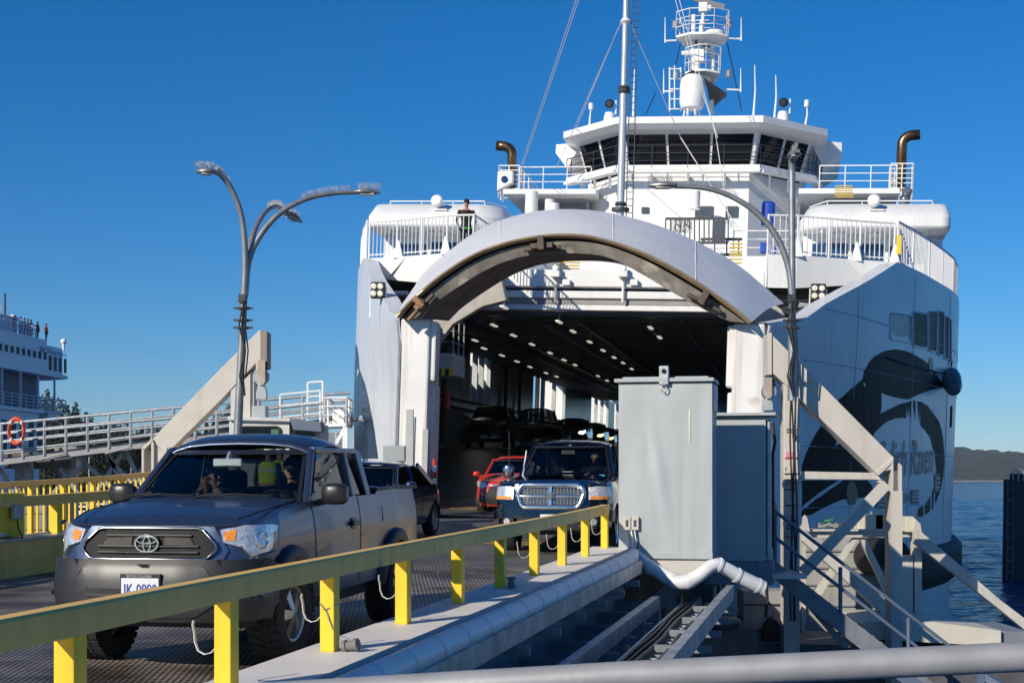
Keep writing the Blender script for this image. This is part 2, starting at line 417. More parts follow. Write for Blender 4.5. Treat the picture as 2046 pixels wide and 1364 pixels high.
# ---- weather deck edge, bulwark faces and mooring recess under it
ED = [(-8.05,9.3),(-7,8.9),(-5.2,8.0),(-4.3,7.9)]
DZ = 6.55
mb = MB()
for s in (-1, 1):
    pts = [V((s*abs(x), y, DZ)) for x, y in ED]
    low = [.55, .72, .95, .95]
    mb.grid([pts, [p+V((0,.03,-l)) for p, l in zip(pts, low)]])
    mb.grid([pts, [V((p.x, 14, DZ)) for p in pts]])
    mb.prism([V((s*4.3, 7.9, DZ)), V((s*4.3, 7.9, DZ-.95)), V((s*4.3, 12.4, DZ-.95)), V((s*4.3, 12.4, DZ))], (s*.08, 0, 0))
    mb.grid([[V((s*8.05,9.28,DZ-.02)), V((s*8.05,9.28,DZ-.35))],[V((s*6.6,8.7,DZ-.02)),V((s*7.2,8.9,DZ-.62))]])
mb.build('deck_bulwark', WHITE, ferry, False, bev=.03)
mb = MB()
for s in (-1, 1):
    mb.grid([[V((s*(lerp(WLX,u)-.02),u,3.25)), V((s*max(4.6,hb(u,3.3)-.5),u,3.25))] for u in (3.4,4.5,6,8,10,12,14.2)])
    mb.grid([[V((s*4.3,u,DZ-.5)), V((s*(hb(u,6)-.5),u,DZ-.5))] for u in (9.0,10,12,14)])
    mb.box2((s*8.3, 13.6, 3.2), (s*9.3, 13.8, DZ-.3))
mb.build('mooring_deck', DARKIN, ferry, False)
mb = MB()
for s in (-1, 1):
    for z in (3.9, 4.6, 5.3): mb.bar((s*8.4, 13.5, z), (s*9.1, 13.5, z), .12, .2)
    for u in (9.8, 10.8, 12): mb.bar((s*4.4, u, DZ-.6), (s*(hb(u,6)-.6), u, DZ-.6), .12, .24)
    mb.tube([V((s*4.6, 9.2, 5.45)), V((s*7.2, 9.6, 5.5))], .05, 8)
    mb.lathe([(.1,-.45),(.45,-.42),(.45,-.3),(.22,-.25),(.22,.25),(.45,.3),(.45,.42),(.1,.45)], Matrix.Translation((s*7.0, 8.8, 4.0)) @ Matrix.Rotation(R(90), 4, 'Y'), 14)
mb.build('mooring_gear', mat('winch_paint', (.09,.09,.095), .5, vary=.3), ferry, False, bev=.02)
mb = MB()
for s in (-1, 1):
    mb.tube([V((s*5.3, 8.7, 5.2)), V((s*6.0, 8.9, 5.2))], .1, 8).tube([V((s*6.5,8.6,5.4)), V((s*7.1,8.7,5.4))], .07, 8)
    mb.lathe([(.14,-.2),(.2,-.1),(.2,.1),(.14,.2)], Matrix.Translation((s*6.25, 8.7, 5.2)), 10)
mb.build('fairlead', mat('pale_grey_steel', (.5,.5,.5), .45, vary=.1), ferry, False, smooth=40)
# floodlight clusters at the bow
for s, px, py in ((-1, 753, 579), (1, 1635, 583)):
    c = SU(px, py, 4.0 if s < 0 else 5.0); mb = MB(); mb.box(c+V((0,.12,0)), (.40,.16,.46)); o = mb.build('floodlight', GLOSSK, ferry, False, bev=.03)
    mb = MB()
    for i in (-1, 1):
        for j in (-1, 1): mb.lathe([(.02,-.06),(.075,-.05),(.082,0),(.09,.08)], Matrix.Translation(c+V((i*.095,.03,j*.10))) @ Matrix.Rotation(R(-90), 4, 'X'), 14)
    mb.build('lamp', LAMPW, o, False, smooth=40)
    mb = MB(); mb.bar(c+V((-.22,.15,-.75)), c+V((-.22,.15,.1)), .03).bar(c+V((.22,.15,-.75)), c+V((.22,.15,.1)), .03); mb.build('bracket', WHITE2, o, False)
# ---- portal knees and cross beams between the visor and the car deck
KN = [(836,800),(842,720),(850,668),(880,610),(930,575),(1000,548),(1012,600),(965,612),(905,648),(872,690),(860,740),(852,800)]
GREYI = mat('inner_bow_paint', (.42,.40,.38), .5, vary=.12, streak=.3)
mb = MB(); k = [SU(x, y, 6) for x, y in KN]; mb.prism(k, (0,.35,0))
mb.prism([V((-p.x, p.y, p.z)) for p in k], (0,.35,0)); mb.build('portal_knee', GREYI, ferry, False, bev=.03)
def beam(name, y0, y1, u, d, m, x0=-4.4, x1=4.4, bev=.03, parent=None):
    a, b = SU(1160, y0, u).z, SU(1160, y1, u).z
    return MB().box2((x0, u, b), (x1, u+d, a)).build(name, m, parent or ferry, False, bev=bev)
beam('cross_beam', 539, 573, 12.2, .6, WHITE, -4.2, 4.2)
beam('cross_beam', 581, 596, 12.25, .5, WHITE, -8, 8)
beam('cross_beam', 596, 609, 12.35, .5, mat('beam_grey', (.30,.29,.28), .45, vary=.1), -8, 8)
beam('cross_beam', 609, 620, 12.3, .5, WHITE, -8, 8)
beam('cross_beam', 617, 632, 14.0, .5, DARKIN, -8, 8)
MB().box2((-4.2, 13.0, 6.0), (4.2, 13.05, 6.1)).build('strip_window', BLUEW, ferry, False)  # dark blue strip added for the view through the gap between beams
for px in (1110, 1245):                   # cameras on the beam
    c = SU(px, 548, 12.0); mb = MB()
    mb.box(c, (.3,.35,.2)).lathe([(.1,-.2),(.1,.12)], Matrix.Translation(c+V((0,0,.2))) @ Matrix.Rotation(R(90), 4, 'X'), 10).tube([c+V((0,.1,-.1)), c+V((0,.15,-.9))], .05, 6).box(c+V((.35,.1,-.25)), (.25,.2,.2))
    mb.build('beam_camera', WHITE2, ferry, False, bev=.02)
# ---- car deck
FL = [(-1.2,-.95),(0,-.93),(6,-.55),(18,.25),(30,.9),(107,.95)]
def floor_z(u): return slerp(FL, u)
DECKP = mat('car_deck_paint', (.09,.09,.092), .36, vary=.35, vs=.9, dirt=(.09,.085,.08), ds=.8, dt=.6)
mb = MB(); mb.grid([[V((x, u, floor_z(u))) for x in [k*(3.74 if u < 1.6 else min(9.6, hb(u,1)-.45)) for k in (-1,-.5,0,.5,1)]] for u in [-1.2,0,1.5,2,3,4,6,9,12,15,18,21,24,27,30,40,60,107]]).build('car_deck', DECKP, ferry, False, smooth=60)
DLINE = mat('deck_line_yellow', (.50,.36,.07), .6, vary=.3, vs=6)
mb = MB()
for x0, x1, u0, u1 in ((-3.3,-3.6,2,60),(-.1,.1,3,60),(3.3,3.4,3,60)):
    mb.grid([[V((x0+(x1-x0)*i/20-.06, u0+(u1-u0)*i/20, floor_z(u0+(u1-u0)*i/20)+.006)), V((x0+(x1-x0)*i/20+.06, u0+(u1-u0)*i/20, floor_z(u0+(u1-u0)*i/20)+.006))] for i in range(21)])
for u in (.9, 1.3, 9, 20): mb.quad(*[V((x, uu, floor_z(uu)+.007)) for x, uu in ((-3.6,u-.07),(3.6,u-.07),(3.6,u+.07),(-3.6,u+.07))])
mb.build('deck_line', DLINE, ferry, False)
CZ = 5.5
MB().grid([[V((-min(9.8,hb(u,5)-.3),u,CZ)), V((0,u,CZ)), V((min(9.8,hb(u,5)-.3),u,CZ))] for u in (14,16,20,30,60,100,107)]).grid([[V((-9.3,14,CZ)),V((9.3,14,CZ))],[V((-9.3,14,DZ-.15)),V((9.3,14,DZ-.15))]]).build('deckhead', DARKIN, ferry, False)
mb = MB(); u = 15.
while u < 80:
    w_ = min(9.5, hb(u,5)-.5); mb.bar((-w_, u, CZ-.14), (w_, u, CZ-.14), .12, .28); u += 1.6
for x in (-5.5, -2, 1.5, 5): mb.bar((x, 14.2, CZ-.2), (x, 100, CZ-.2), .14, .4)
for x, z in ((-6.4,5.1),(-3.2,5.05),(.3,5.05),(.6,5.0),(3.1,5.1)): mb.tube([V((x, 14.3, z)), V((x, 90, z))], .05, 6)
mb.build('deckhead_beam', mat('deckhead_beam_paint', (.10,.10,.105), .42, vary=.2), ferry, False)
INW = mat('inner_wall_paint', (.5,.53,.56), .24, vary=.15, vs=.8, streak=.55, bump=.2, bs=2)
mb = MB()
for s in (-1, 1):
    mb.grid([[V((s*x, u, -1.2)), V((s*x, u, 3.3 if u < 13 else CZ+.1))] for x, u in ((3.75,1.6),(4.5,3.5),(5.4,6),(6.9,9.5),(8.3,13.9),(9.5,18))])
for s in (-1, 1):
    u = 18
    while u < 106:
        b = [x for x in BAYS if x[0]-.3 < u < x[1]-.3]
        mb.box2((s*9.5, u, .2), (s*9.7, u+.6, (3.1 if b[0][0] < 40 else 1.5) if b else CZ)); u += .6
mb.build('inner_wall', INW, ferry, False)
mb = MB()
for a, b in BAYS:
    mb.box2((-11.35, b+.5, .5), (-9.55, b+.6, 6.4))
mb.build('side_bay', WHITE2, ferry, False); mb = MB()
for a, b in BAYS:
    for k in (1, 2): u = a+(b-a)*k/3; mb.box2((-9.75, u-.07, 2.2), (-9.5, u+.07, CZ))
mb.build('bay_mullion', INW, ferry, False)
mb = MB(); mb.box2((2.2, 46, .9), (4.8, 92, CZ)); mb.box2((2.0,45.2,.9),(2.3,46.1,CZ)); mb.build('centre_casing', mat('casing_paint', (.07,.07,.08), .5, vary=.2), ferry, False)
mb = MB()
for z, x in ((3.0,-9.35),(2.6,-9.3)): mb.tube([V((-5.3,6,z)), V((-8.1,13.9,z)), V((x,18,z)), V((x,60,z))], .06, 6)
for u in (21,22.3,26,40,44): mb.tube([V((-9.35,u,1)), V((-9.35,u,CZ))], .1, 6)
mb.build('wall_pipe', mat('dark_pipe_paint', (.05,.055,.06), .4, vary=.2), ferry, False)
LT = [(1117,643),(1145,662),(1178,683),(1205,700),(1227,714),(1245,725),(1262,737),(987,650),(1026,670),(1063,688),(1099,705),(1127,719),(1149,729),(949,680),(967,696),(1003,710),(1033,722),(1059,733),(1091,745),(1112,752),(1195,751),(1213,760),(1007,614),(1300,655),(1318,674)]
LM = mat('deck_lamp_lens', (.8,.78,.7), .3, vary=0, emit=(1,.93,.75), es=.5)
for px, py in LT:
    c = SZ(px, py, 5.0)
    o = MB().box((c.x, c.y, 5.0), (.15, .8, .06)).build('ceiling_light', LM, ferry, False, bev=.03); MB().bar((c.x, c.y, 5.04), (c.x, c.y, 5.35), .04).build('hanger', DARKIN, o, False)
# control balcony with hazard stripes on the inner left wall
c = SU(872, 730, 8.0)
bal = MB().box2((c.x-.35, 7.6, c.z-.32), (c.x+.62, 9.2, c.z+.35)).build('control_balcony', mat('balcony_paint', (.5,.5,.5), .5, vary=.1), ferry, False, bev=.03)
mb = MB(); mb2 = MB()
for i in range(8):
    x = c.x-.34+i*.119; (mb if i % 2 else mb2).box2((x, 7.56, c.z-.33), (x+.119, 7.62, c.z-.12))
mb.build('hazard_stripe', SIGYEL, bal, False); mb2.build('hazard_stripe', GLOSSK, bal, False)
railing(MB(), [(c.x-.3,9.1,c.z+.35),(c.x-.3,7.65,c.z+.35),(c.x+.58,7.65,c.z+.35),(c.x+.58,9.1,c.z+.35)], 1.0, 3, .025, .8).build('railing', mat('grey_rail', (.3,.3,.3), .5), bal, False, smooth=40)
mb = MB(); e = SU(894, 800, 10); mb.lathe([(.02,-.3),(.09,-.28),(.09,.22),(.03,.3)], Matrix.Translation(e), 10); mb.build('fire_extinguisher', REDP, ferry, False, smooth=40)
# ---- hull artwork, openings and lettering
def hz(k, pts, side=1): return [hull_hit(1500+x/2.966, 620+y/2.966, side) for x, y in pts] if k else None
def dens(pts, n=5):
    o = []
    for i in range(len(pts)):
        a, b = pts[i-1], pts[i]; o += [(a[0]+(b[0]-a[0])*j/n, a[1]+(b[1]-a[1])*j/n) for j in range(n)]
    return o
ORC = [[(525,525),(600,455),(660,405),(672,360),(700,310),(730,275),(760,255),(800,238),(850,230),(910,238),(960,258),(1030,300),(1075,345),(1110,400),(1150,455),(1060,472),(990,498),(925,528),(850,515),(770,488),(772,545),(765,612),(870,560),(960,533),(1010,542),(1045,565),(1110,650),(1130,715),(1140,780),(1145,900),(1138,980),(1125,1060),(1080,1170),(1020,1222),(960,1215),(905,1190),(985,1178),(1045,1135),(1085,1050),(1098,950),(1088,850),(1060,750),(1030,705),(990,670),(950,648),(900,635),(850,640),(800,660),(730,720),(690,800),(690,900),(740,960),(560,960),(500,955),(298,955),(298,915),(350,780),(420,670)],
       [(298,1005),(520,1005),(430,1060),(360,1110),(298,1165)], [(298,1220),(350,1210),(430,1165),(530,1120),(640,1110),(735,1095),(720,1050),(690,1005),(545,1005),(460,1065),(380,1120),(298,1185)]]
fnr = hull_fn(1); fnl = hull_fn(-1)
mb = MB()
for p in ORC: wrap(mb, [hull_hit(1500+x/2.966, 620+y/2.966, 1) for x, y in dens(p, 2)], fnr, .012, .25)
mb.build('orca_artwork', ORCA, ferry, False, smooth=60)
mb = MB()
for p in ([(660,420),(697,468),(676,535)], [(515,740),(545,780),(492,802)]): wrap(mb, [hull_hit(1500+x/2.966, 620+y/2.966, 1) for x, y in p], fnr, .02, .25)
mb.build('orca_highlight', HULLW, ferry, False, fixn=False)
mb = MB()
for p in ([(62,470),(60,300),(70,235),(88,215),(110,235),(128,275),(140,350),(145,440),(190,560),(225,720),(260,900),(290,1120),(108,1120),(105,870),(90,760),(58,690)],):
    wrap(mb, [hull_hit(max(704, 680+x/3.789), 620+y/3.789, -1) for x, y in dens(p, 2)], fnl, .012, .25)
mb.build('orca_artwork', ORCAB, ferry, False, smooth=60, fixn=False)
mb = MB()
for p in ([(98,540),(96,680),(66,580)], [(135,440),(146,455),(128,520)], [(130,880),(150,800),(168,792),(185,830),(190,915),(160,870)]): wrap(mb, [hull_hit(max(704, 680+x/3.789), 620+y/3.789, -1) for x, y in p], fnl, .02, .25)
mb.build('orca_highlight', HULLW, ferry, False, fixn=False)
SHDW = mat('window_recess', (.02,.021,.025), .5, vary=.1, spec=.15)  # dark inside of the bow windows, painted flat on the hull
def rrect(x0, y0, x1, y1, r=4, slant=0):
    o = []
    for cx, cy, a in ((x1-r,y0+r,-90),(x1-r,y1-r,0),(x0+r,y1-r,90),(x0+r,y0+r,180)):
        for k in range(4): t = R(a+k*30); o.append((cx+r*cos(t), cy+r*sin(t)+slant*(cx-x0)/(x1-x0)))
    return o
WIN = [(1778,624,1817,677,7),(1822,622,1851,690,6),(1854,620,1870,700,4),(1872,620,1884,708,4),(1885,631,1893.5,716,3),(1894.5,636,1899,722,3)]
for i, (x0, y0, x1, y1, sl) in enumerate(WIN):
    pl = [hull_hit(x, y, 1) for x, y in rrect(x0, y0, x1, y1, min(5, (x1-x0)*.35), sl)]
    fr = MB()
    wp = wrap(MB(), pl, fnr, .012, .3).build('bow_window', SHDW if i else mat('lit_recess', (.62,.56,.48), .5, vary=.15), ferry, False, fixn=False)  # first window gets a beige patch that paints its lit interior
    ring = [fnr(*p)[0]+fnr(*p)[1]*.015 for p in pl]
    MB().tube(ring+[ring[0]], .03, 5, False).build('frame', HULLW, wp, False, smooth=60)
    if i == 0: wrap(MB(), [hull_hit(x, y, 1) for x, y in ((1779,663),(1787,670),(1802,675),(1810,668),(1816,684),(1800,680),(1781,676))], fnr, .02, .3).build('sunlit_ledge', WHITE2, wp, False, fixn=False)  # white patch paints the sunlight inside the first window
PORT = mat('porthole_recess', (.008,.009,.012), .4, vary=0)  # near-black flat patches paint the darkness inside the ports
for cx, cy, rx, ry in ((1700,985,11,24),(1859,731,4,17)):
    wrap(MB(), [hull_hit(cx+rx*cos(2*pi*k/20), cy+ry*sin(2*pi*k/20), 1) for k in range(20)], fnr, .022, .3).build('hawse_port', PORT, ferry, False, fixn=False)
for x0, y0, x1, y1 in ((1819,978,1834,1006),(1866,946,1876,982),(1750,985,1772,1016)):
    w = wrap(MB(), [hull_hit(x, y, 1) for x, y in ((x0,y0),(x1,y0),(x1,y1),(x0,y1))], fnr, .022, .3).build('mooring_port', PORT, ferry, False, fixn=False)
    mb = MB()
    for k in (1, 2, 3):
        y = y0+(y1-y0)*k/4; a = fnr(*hull_hit(x0, y, 1)); b = fnr(*hull_hit(x1, y, 1)); mb.bar(a[0]+a[1]*.04, b[0]+b[1]*.04, .028)
    mb.build('port_bar', HULLW, w, False)
# lettering on the curved side
vs, fs = text_polys('Salish Raven', .25)
a, b = hull_hit(1752, 962, 1), hull_hit(1862, 948, 1); W_ = max(v[0] for v in vs)
mb = MB(); mb.add([(lambda q: q[0]+q[1]*.028)(fnr(a[0]+(b[0]-a[0])*v[0]/W_, a[1]+(b[1]-a[1])*v[0]/W_+v[1]*1.1+.08)) for v in vs], fs)
mb.build('ship_name', mat('name_paint', (.05,.055,.065), .4), ferry, False, fixn=False)
vs, fs = text_polys('VICTORIA'); a, b = hull_hit(1768, 1008, 1), hull_hit(1815, 1003, 1); W_ = max(v[0] for v in vs)
mb = MB(); mb.add([(lambda q: q[0]+q[1]*.028)(fnr(a[0]+(b[0]-a[0])*v[0]/W_, a[1]+(b[1]-a[1])*v[0]/W_+v[1]*.3)) for v in vs], fs)
mb.build('home_port', mat('name_paint', (.05,.055,.065)), ferry, False, fixn=False)
# plate seams round the right bow, belting and fender
mb = MB()
for z in (4.6, 3.2, 1.0, -.6):
    pts = [fnr(u, z) for u in us if 3 <= u <= 30 and lerp(SHE, u) > z]; mb.tube([p+n*.005 for p, n in pts], .014, 4)
for u in (6, 11, 16): mb.tube([fnr(u, z)[0]+fnr(u, z)[1]*.004 for z in (-2, 0, 2, 4, lerp(SHE, u)-.2)], .012, 4)
mb.build('plate_seam', HULLW, ferry, False, smooth=60)
mb = MB(); rows = []
for u in [10.5,11,12,13,15,17,19,21,23,26,30,40]:
    q, n = fnr(u, -2.6); rows.append([q+n*o+V((0,0,z)) for o, z in ((.0,.65),(.2,.6),(.4,.4),(.42,-.2),(.26,-.55),(0,-.75))])
mb.grid(rows); rows = []
for u in [.9,1.5,3,5,7,9.2,11,13,15,17,19,21,23,26,30,40]:
    q, n = fnl(u, -2.6); rows.append([q+n*o+V((0,0,z)) for o, z in ((.0,.75),(.35,.7),(.62,.45),(.65,-.2),(.4,-.6),(0,-.8))])
mb.grid(rows).build('belting', BLACK, ferry, False, smooth=40)
u, z = hull_hit(1884, 762, 1); q, n = fnr(u, z)
M = Matrix.Translation(q+n*.3) @ Matrix.Rotation(R(-62), 4, 'X')
MB().lathe([(.05,-.75),(.2,-.68),(.29,-.4),(.31,.2),(.28,.5),(.18,.7),(.05,.75)], M, 16).build('raft_canister', mat('dark_canister', (.12,.13,.15), .3, vary=.1), ferry, False, smooth=40)
mb = MB(); mb.tube([fnr(*hull_hit(x, y, 1))[0]+fnr(*hull_hit(x, y, 1))[1]*.05 for x, y in ((1770,714),(1810,727),(1850,738),(1878,746),(1896,735),(1899,722))], .025, 5); mb.tube([q+n*.3+V((0,0,-.8)), q+n*.3+V((0,0,-1.5))], .04, 5)
mb.build('mooring_line', WIRE, ferry, False)
# ---- railings of the weather deck
RW = mat('white_rail', (.80,.80,.79), .4, vary=0)
for s in (-1, 1):
    mb = MB(); pts = [V((s*x, y-.05+.12, DZ)) for x, y in ((8.0,9.35),(7,8.95),(5.2,8.05),(4.35,7.95))]
    railing(mb, pts, 1.15, 1, .032, 1.2, .15, .016); mb.tube([p+V((0,0,.12)) for p in pts], .02, 6)
    if s < 0: railing(mb, [V((-4.35,7.95,DZ)), V((-4.2,12,DZ))], 1.15, 2, .03, 1.4, .17, .014)
    else: railing(mb, [V((4.35,7.95,DZ)), V((4.4,12,DZ))], 1.15, 2, .03, 1.4, .17, .014)
    mb.build('bow_railing', RW, ferry, False, smooth=50)
    mb = MB(); pts = [V((s*(hb(u, DZ)-.1), u, DZ)) for u in (9.4,11,13,15,17,19,21,24,28)]
    railing(mb, pts, 1.2, 1, .032, 1.5, .16, .016); mb.build('side_railing', RW, ferry, False, smooth=50)
mb = MB()
for x in (-6.9, -5.2, 5.2, 6.9, 8.0): mb.prism([V((x-.16, lerp([(abs(a), b) for a, b in reversed(ED)], abs(x))-.06, DZ-.05)), V((x+.16, lerp([(abs(a), b) for a, b in reversed(ED)], abs(x))-.06, DZ-.05)), V((x+.03, lerp([(abs(a), b) for a, b in reversed(ED)], abs(x))-.06, DZ+.5)), V((x-.03, lerp([(abs(a), b) for a, b in reversed(ED)], abs(x))-.06, DZ+.5))], (0,.06,0))
mb.build('stanchion_gusset', WHITE2, ferry, False)
MB().box2((8.05,9.1,DZ+.2),(8.17,9.16,DZ+.75)).build('deck_sign', SIGYEL, ferry, False)
# deck plating behind the bow
MB().box2((-9.4,13.9,DZ-.1),(9.4,30,DZ)).box2((-11.4,29.9,DZ-.1),(11.4,100,DZ)).build('weather_deck', WHITE, ferry, False)
# ---- shelters: rounded canopies with the glazed lounges below
def canopy(side, a, b):
    """canopy between |x| = a (inboard) and b; cross-section: lip, sloping brow, flat top"""
    sec = [(17.5, 8.72),(17.05, 8.78),(17.0, 8.84),(17.0, 9.16),(17.04, 9.21),(17.75, 9.70),(18.0, 9.76)]
    mb = MB(); n = 30; rows = []
    for y, z in sec:
        inset = y-17.0; row = []
        r = 1.3; r2 = .35; c0, c1 = a+r, b-r2; y0 = y-17.0
        for k in range(9): t = R(180+10*k+0); row.append(V((c0+(r-inset*.35)*cos(t), y+r+r*sin(t), z)))
        for k in range(1, 7): row.append(V((c0+(c1-c0)*k/7, y, z)))
        for k in range(9): t = R(270+10*k); row.append(V((c1+(r2-inset*.1)*cos(t), y+r2+r2*sin(t), z)))
        x0, x1 = row[0].x, row[-1].x
        row = [V((x0, 30, z))]+row+[V((x1, 30, z))]
        rows.append([V((side*p.x, p.y, p.z)) for p in row])
    mb.grid(rows); m = len(rows[0]); mb.f.append(tuple(range((len(sec)-1)*m, len(sec)*m))); mb.f.append(tuple(range(m)))
    return mb
for s in (-1, 1):
    o = canopy(s, 5.25, 10.35).build('canopy', WHITE, ferry, False, smooth=24)
    mb = MB(); mb.tube([V((s*5.6, 19.5, 9.9)), V((s*6.2,18.2,9.9)), V((s*9.8,18.2,9.9)), V((s*10,19,9.9)), V((s*10,29,9.9))], .025, 6)
    for x in (6.2, 7.4, 8.6, 9.8): mb.bar((s*x, 18.25, 9.74), (s*x, 18.25, 9.9), .03)
    mb.build('grab_rail', WHITE2, o, False)
    x = s*7.75
    mb = MB(); mb.lathe([(.02,-.15),(.2,-.13),(.22,.1),(.16,.16)], Matrix.Translation((x, 17.2, 9.72)) @ Matrix.Rotation(R(80), 4, 'X'), 14).bar((x, 17.3, 9.4), (x, 17.3, 9.75), .05).box((x+.12,17.25,9.42),(.5,.12,.05))
    mb.build('searchlight', WHITE2, o, False, smooth=40)
    mb = MB()
    for k in range(7): mb.bar((s*(6+.6*k), 17.3, 8.72), (s*(6+.6*k), 18.3, 8.7), .06, .14)
    for k in range(3): mb.box((s*(6.6+1.3*k), 17.7, 8.62), (.6, .18, .1))
    mb.build('canopy_rib', WHITE2, o, False)
    w = MB(); w.box2((s*5.4, 18.25, DZ), (s*9.6, 30, 8.75)); w.build('lounge_wall', WHITE, ferry, False, bev=.05); MB().box2((s*9.55, 19.5, DZ), (s*10.28, 30, 8.76)).build('lounge_side', WHITE, ferry, False, bev=.03)
    mb = MB(); mb.lathe([(1.0,0),(1.0,2.2)], Matrix.Translation((s*9.3, 19.4, DZ)), 24); mb.build('lounge_corner', WHITE, ferry, False, smooth=40)
    for x0, x1, z0, z1 in ((5.7,6.95,7.75,8.4),(7.1,8.2,7.75,8.38),(8.35,9.5,7.7,8.3)):
        o2 = MB().box2((s*x0, 18.18, z0), (s*x1, 18.24, z1)).build('lounge_window', BLUEW, ferry, False, bev=.05)
MB().box2((9.62,18.6,6.75),(9.7,19.0,8.0)).build('lounge_door', mat('blue_door', (.04,.09,.22), .4), ferry, False, bev=.04)
mb = MB()
for x0, x1, z0, z1 in ((-8.6,-7.5,6.65,7.0),(-7.2,-5.9,6.65,7.0),(5.6,6.6,6.65,7.0),(7,8.2,6.65,7.0)): mb.box2((x0,13,z0),(x1,14.4,z1))
mb.build('life_jacket_locker', mat('blue_locker', (.03,.09,.38), .45, vary=.1), ferry, False, bev=.05)
MB().lathe([(.26,0),(.26,.85),(.2,.92)], Matrix.Translation(SU(1534, 452, 22)), 16).build('blue_tank', mat('blue_tank_paint', (.02,.07,.45), .4), ferry, False, smooth=40)
MB().box(SU(1535,500,12.5), (.5,.4,.2)).box(SU(1525,494,12.5), (.2,.2,.3)).build('blue_bin', mat('blue_tank_paint', (.02,.07,.45)), ferry, False, bev=.03)
# yellow stair ladders on the white front
for px, y0, y1, u, w in ((1471,487,530,14,.42),(1135,506,540,26,1.1),(1686,372,398,44,.9)):
    mb = MB(); a, b = SU(px, y0, u), SU(px, y1, u)
    n = 6
    for k in range(n): p = a+(b-a)*k/(n-1)+V((0,-.12*k,0)); mb.box(p, (w,.2,.03))
    mb.build('yellow_step', SIGYEL, ferry, False)
# ---- middle deckhouse
MB().box2((-5.2, 30, DZ), (5.6, 60, 9.6)).build('deckhouse', WHITE, ferry, False, bev=.08)
mb = MB()
for x0, y0, x1, y1, u in ((1040,508,1074,530,29.9),(1082,510,1098,528,29.9),(1389,412,1424,434,46.9),(1450,412,1474,434,46.9),(1282,414,1296,426,46.9),(1424,440,1447,484,29.9)):
    a, b = SU(x0, y0, u), SU(x1, y1, u); mb.box2((a.x, u, a.z), (b.x, u+.05, b.z))
mb.build('deckhouse_opening', mat('dark_opening', (.07,.08,.10), .3, vary=.2), ferry, False)
mb = MB()
for y in (437, 485): mb.bar(SU(1330, y, 24), SU(1455, y, 24), .05, .1)
for k in range(14): p = SU(1330+125*k/13, 437, 24); q = SU(1330+125*k/13, 485, 24); mb.bar(p, q, .05)
mb.build('dark_railing', DKGREY, ferry, False); mb = MB()  # dark bars built for the railing's black shadows
for y in (478, 509): mb.bar(SU(1400, y, 20), SU(1483, y, 20), .06, .1)
for k in range(4): mb.bar(SU(1404+24*k, 478, 20), SU(1404+24*k, 509, 20), .05)
mb.build('dark_railing', DKGREY, ferry, False)
o = SU(1341, 463, 29.9); e = SU(1380, 463, 29.9)
writing('hull_number', '1750294', mat('number_paint', (.04,.045,.06)), ferry, (o.x, 29.9, o.z), (1,0,0), (0,0,.6), False, width=e.x-o.x, nrm=-.02 if False else .03)
MB().box2((SU(1325,0,29.95).x, 29.96, SU(0,488,29.95).z), (SU(1480,0,29.95).x, 30.2, SU(0,436,29.95).z)).build('number_board', WHITE, ferry, False)
# upper terraces with rails left and right of the bridge tower
BX = -.78
BW = [(x+BX, y) for x, y in [(-3.3,47),(3.3,47),(6.1,50.4),(6.1,60),(-6.1,60),(-6.1,50.4)]]
zb0, zb1 = 9.0, SU(1387,345,47).z
MB().prism([V((x,y,zb0)) for x, y in BW], (0,0,zb1-zb0)).build('bridge_tower', WHITE, ferry, False)
MB().box2((-10.6, 44, 9.55), (10.6, 66, 9.75)).box2((-11.3,47.5,15.45),(-6,60,15.75)).box2((5.2,47.5,15.45),(10.6,60,15.75)).build('funnel_deck', WHITE, ferry, False, bev=.03)
for s in (-1, 1):
    for pts, h, n_, r, po, ba in (([V((s*6.3,47.6,15.75)), V((s*10.4,47.6,15.75)), V((s*10.4,58,15.75))], 1.25, 3, .035, 1.6, 0),
        ([V((s*5.4,44.2,9.75)), V((s*10.4,44.2,9.75))], 1.2, 3, .03, 1.3, .22), ([V((s*1,40.1,9.6)), V((s*5.2,40.1,9.6))], 1.1, 3, .03, 1.3, 0)):
        railing(MB(), pts, h, n_, r, po, ba, .014).build('upper_railing', RW, ferry, False, smooth=50)
railing(MB(), [V((-5.1,30.1,9.6)), V((5.5,30.1,9.6))], 1.1, 3, .028, 1.5).build('upper_railing', RW, ferry, False, smooth=50)
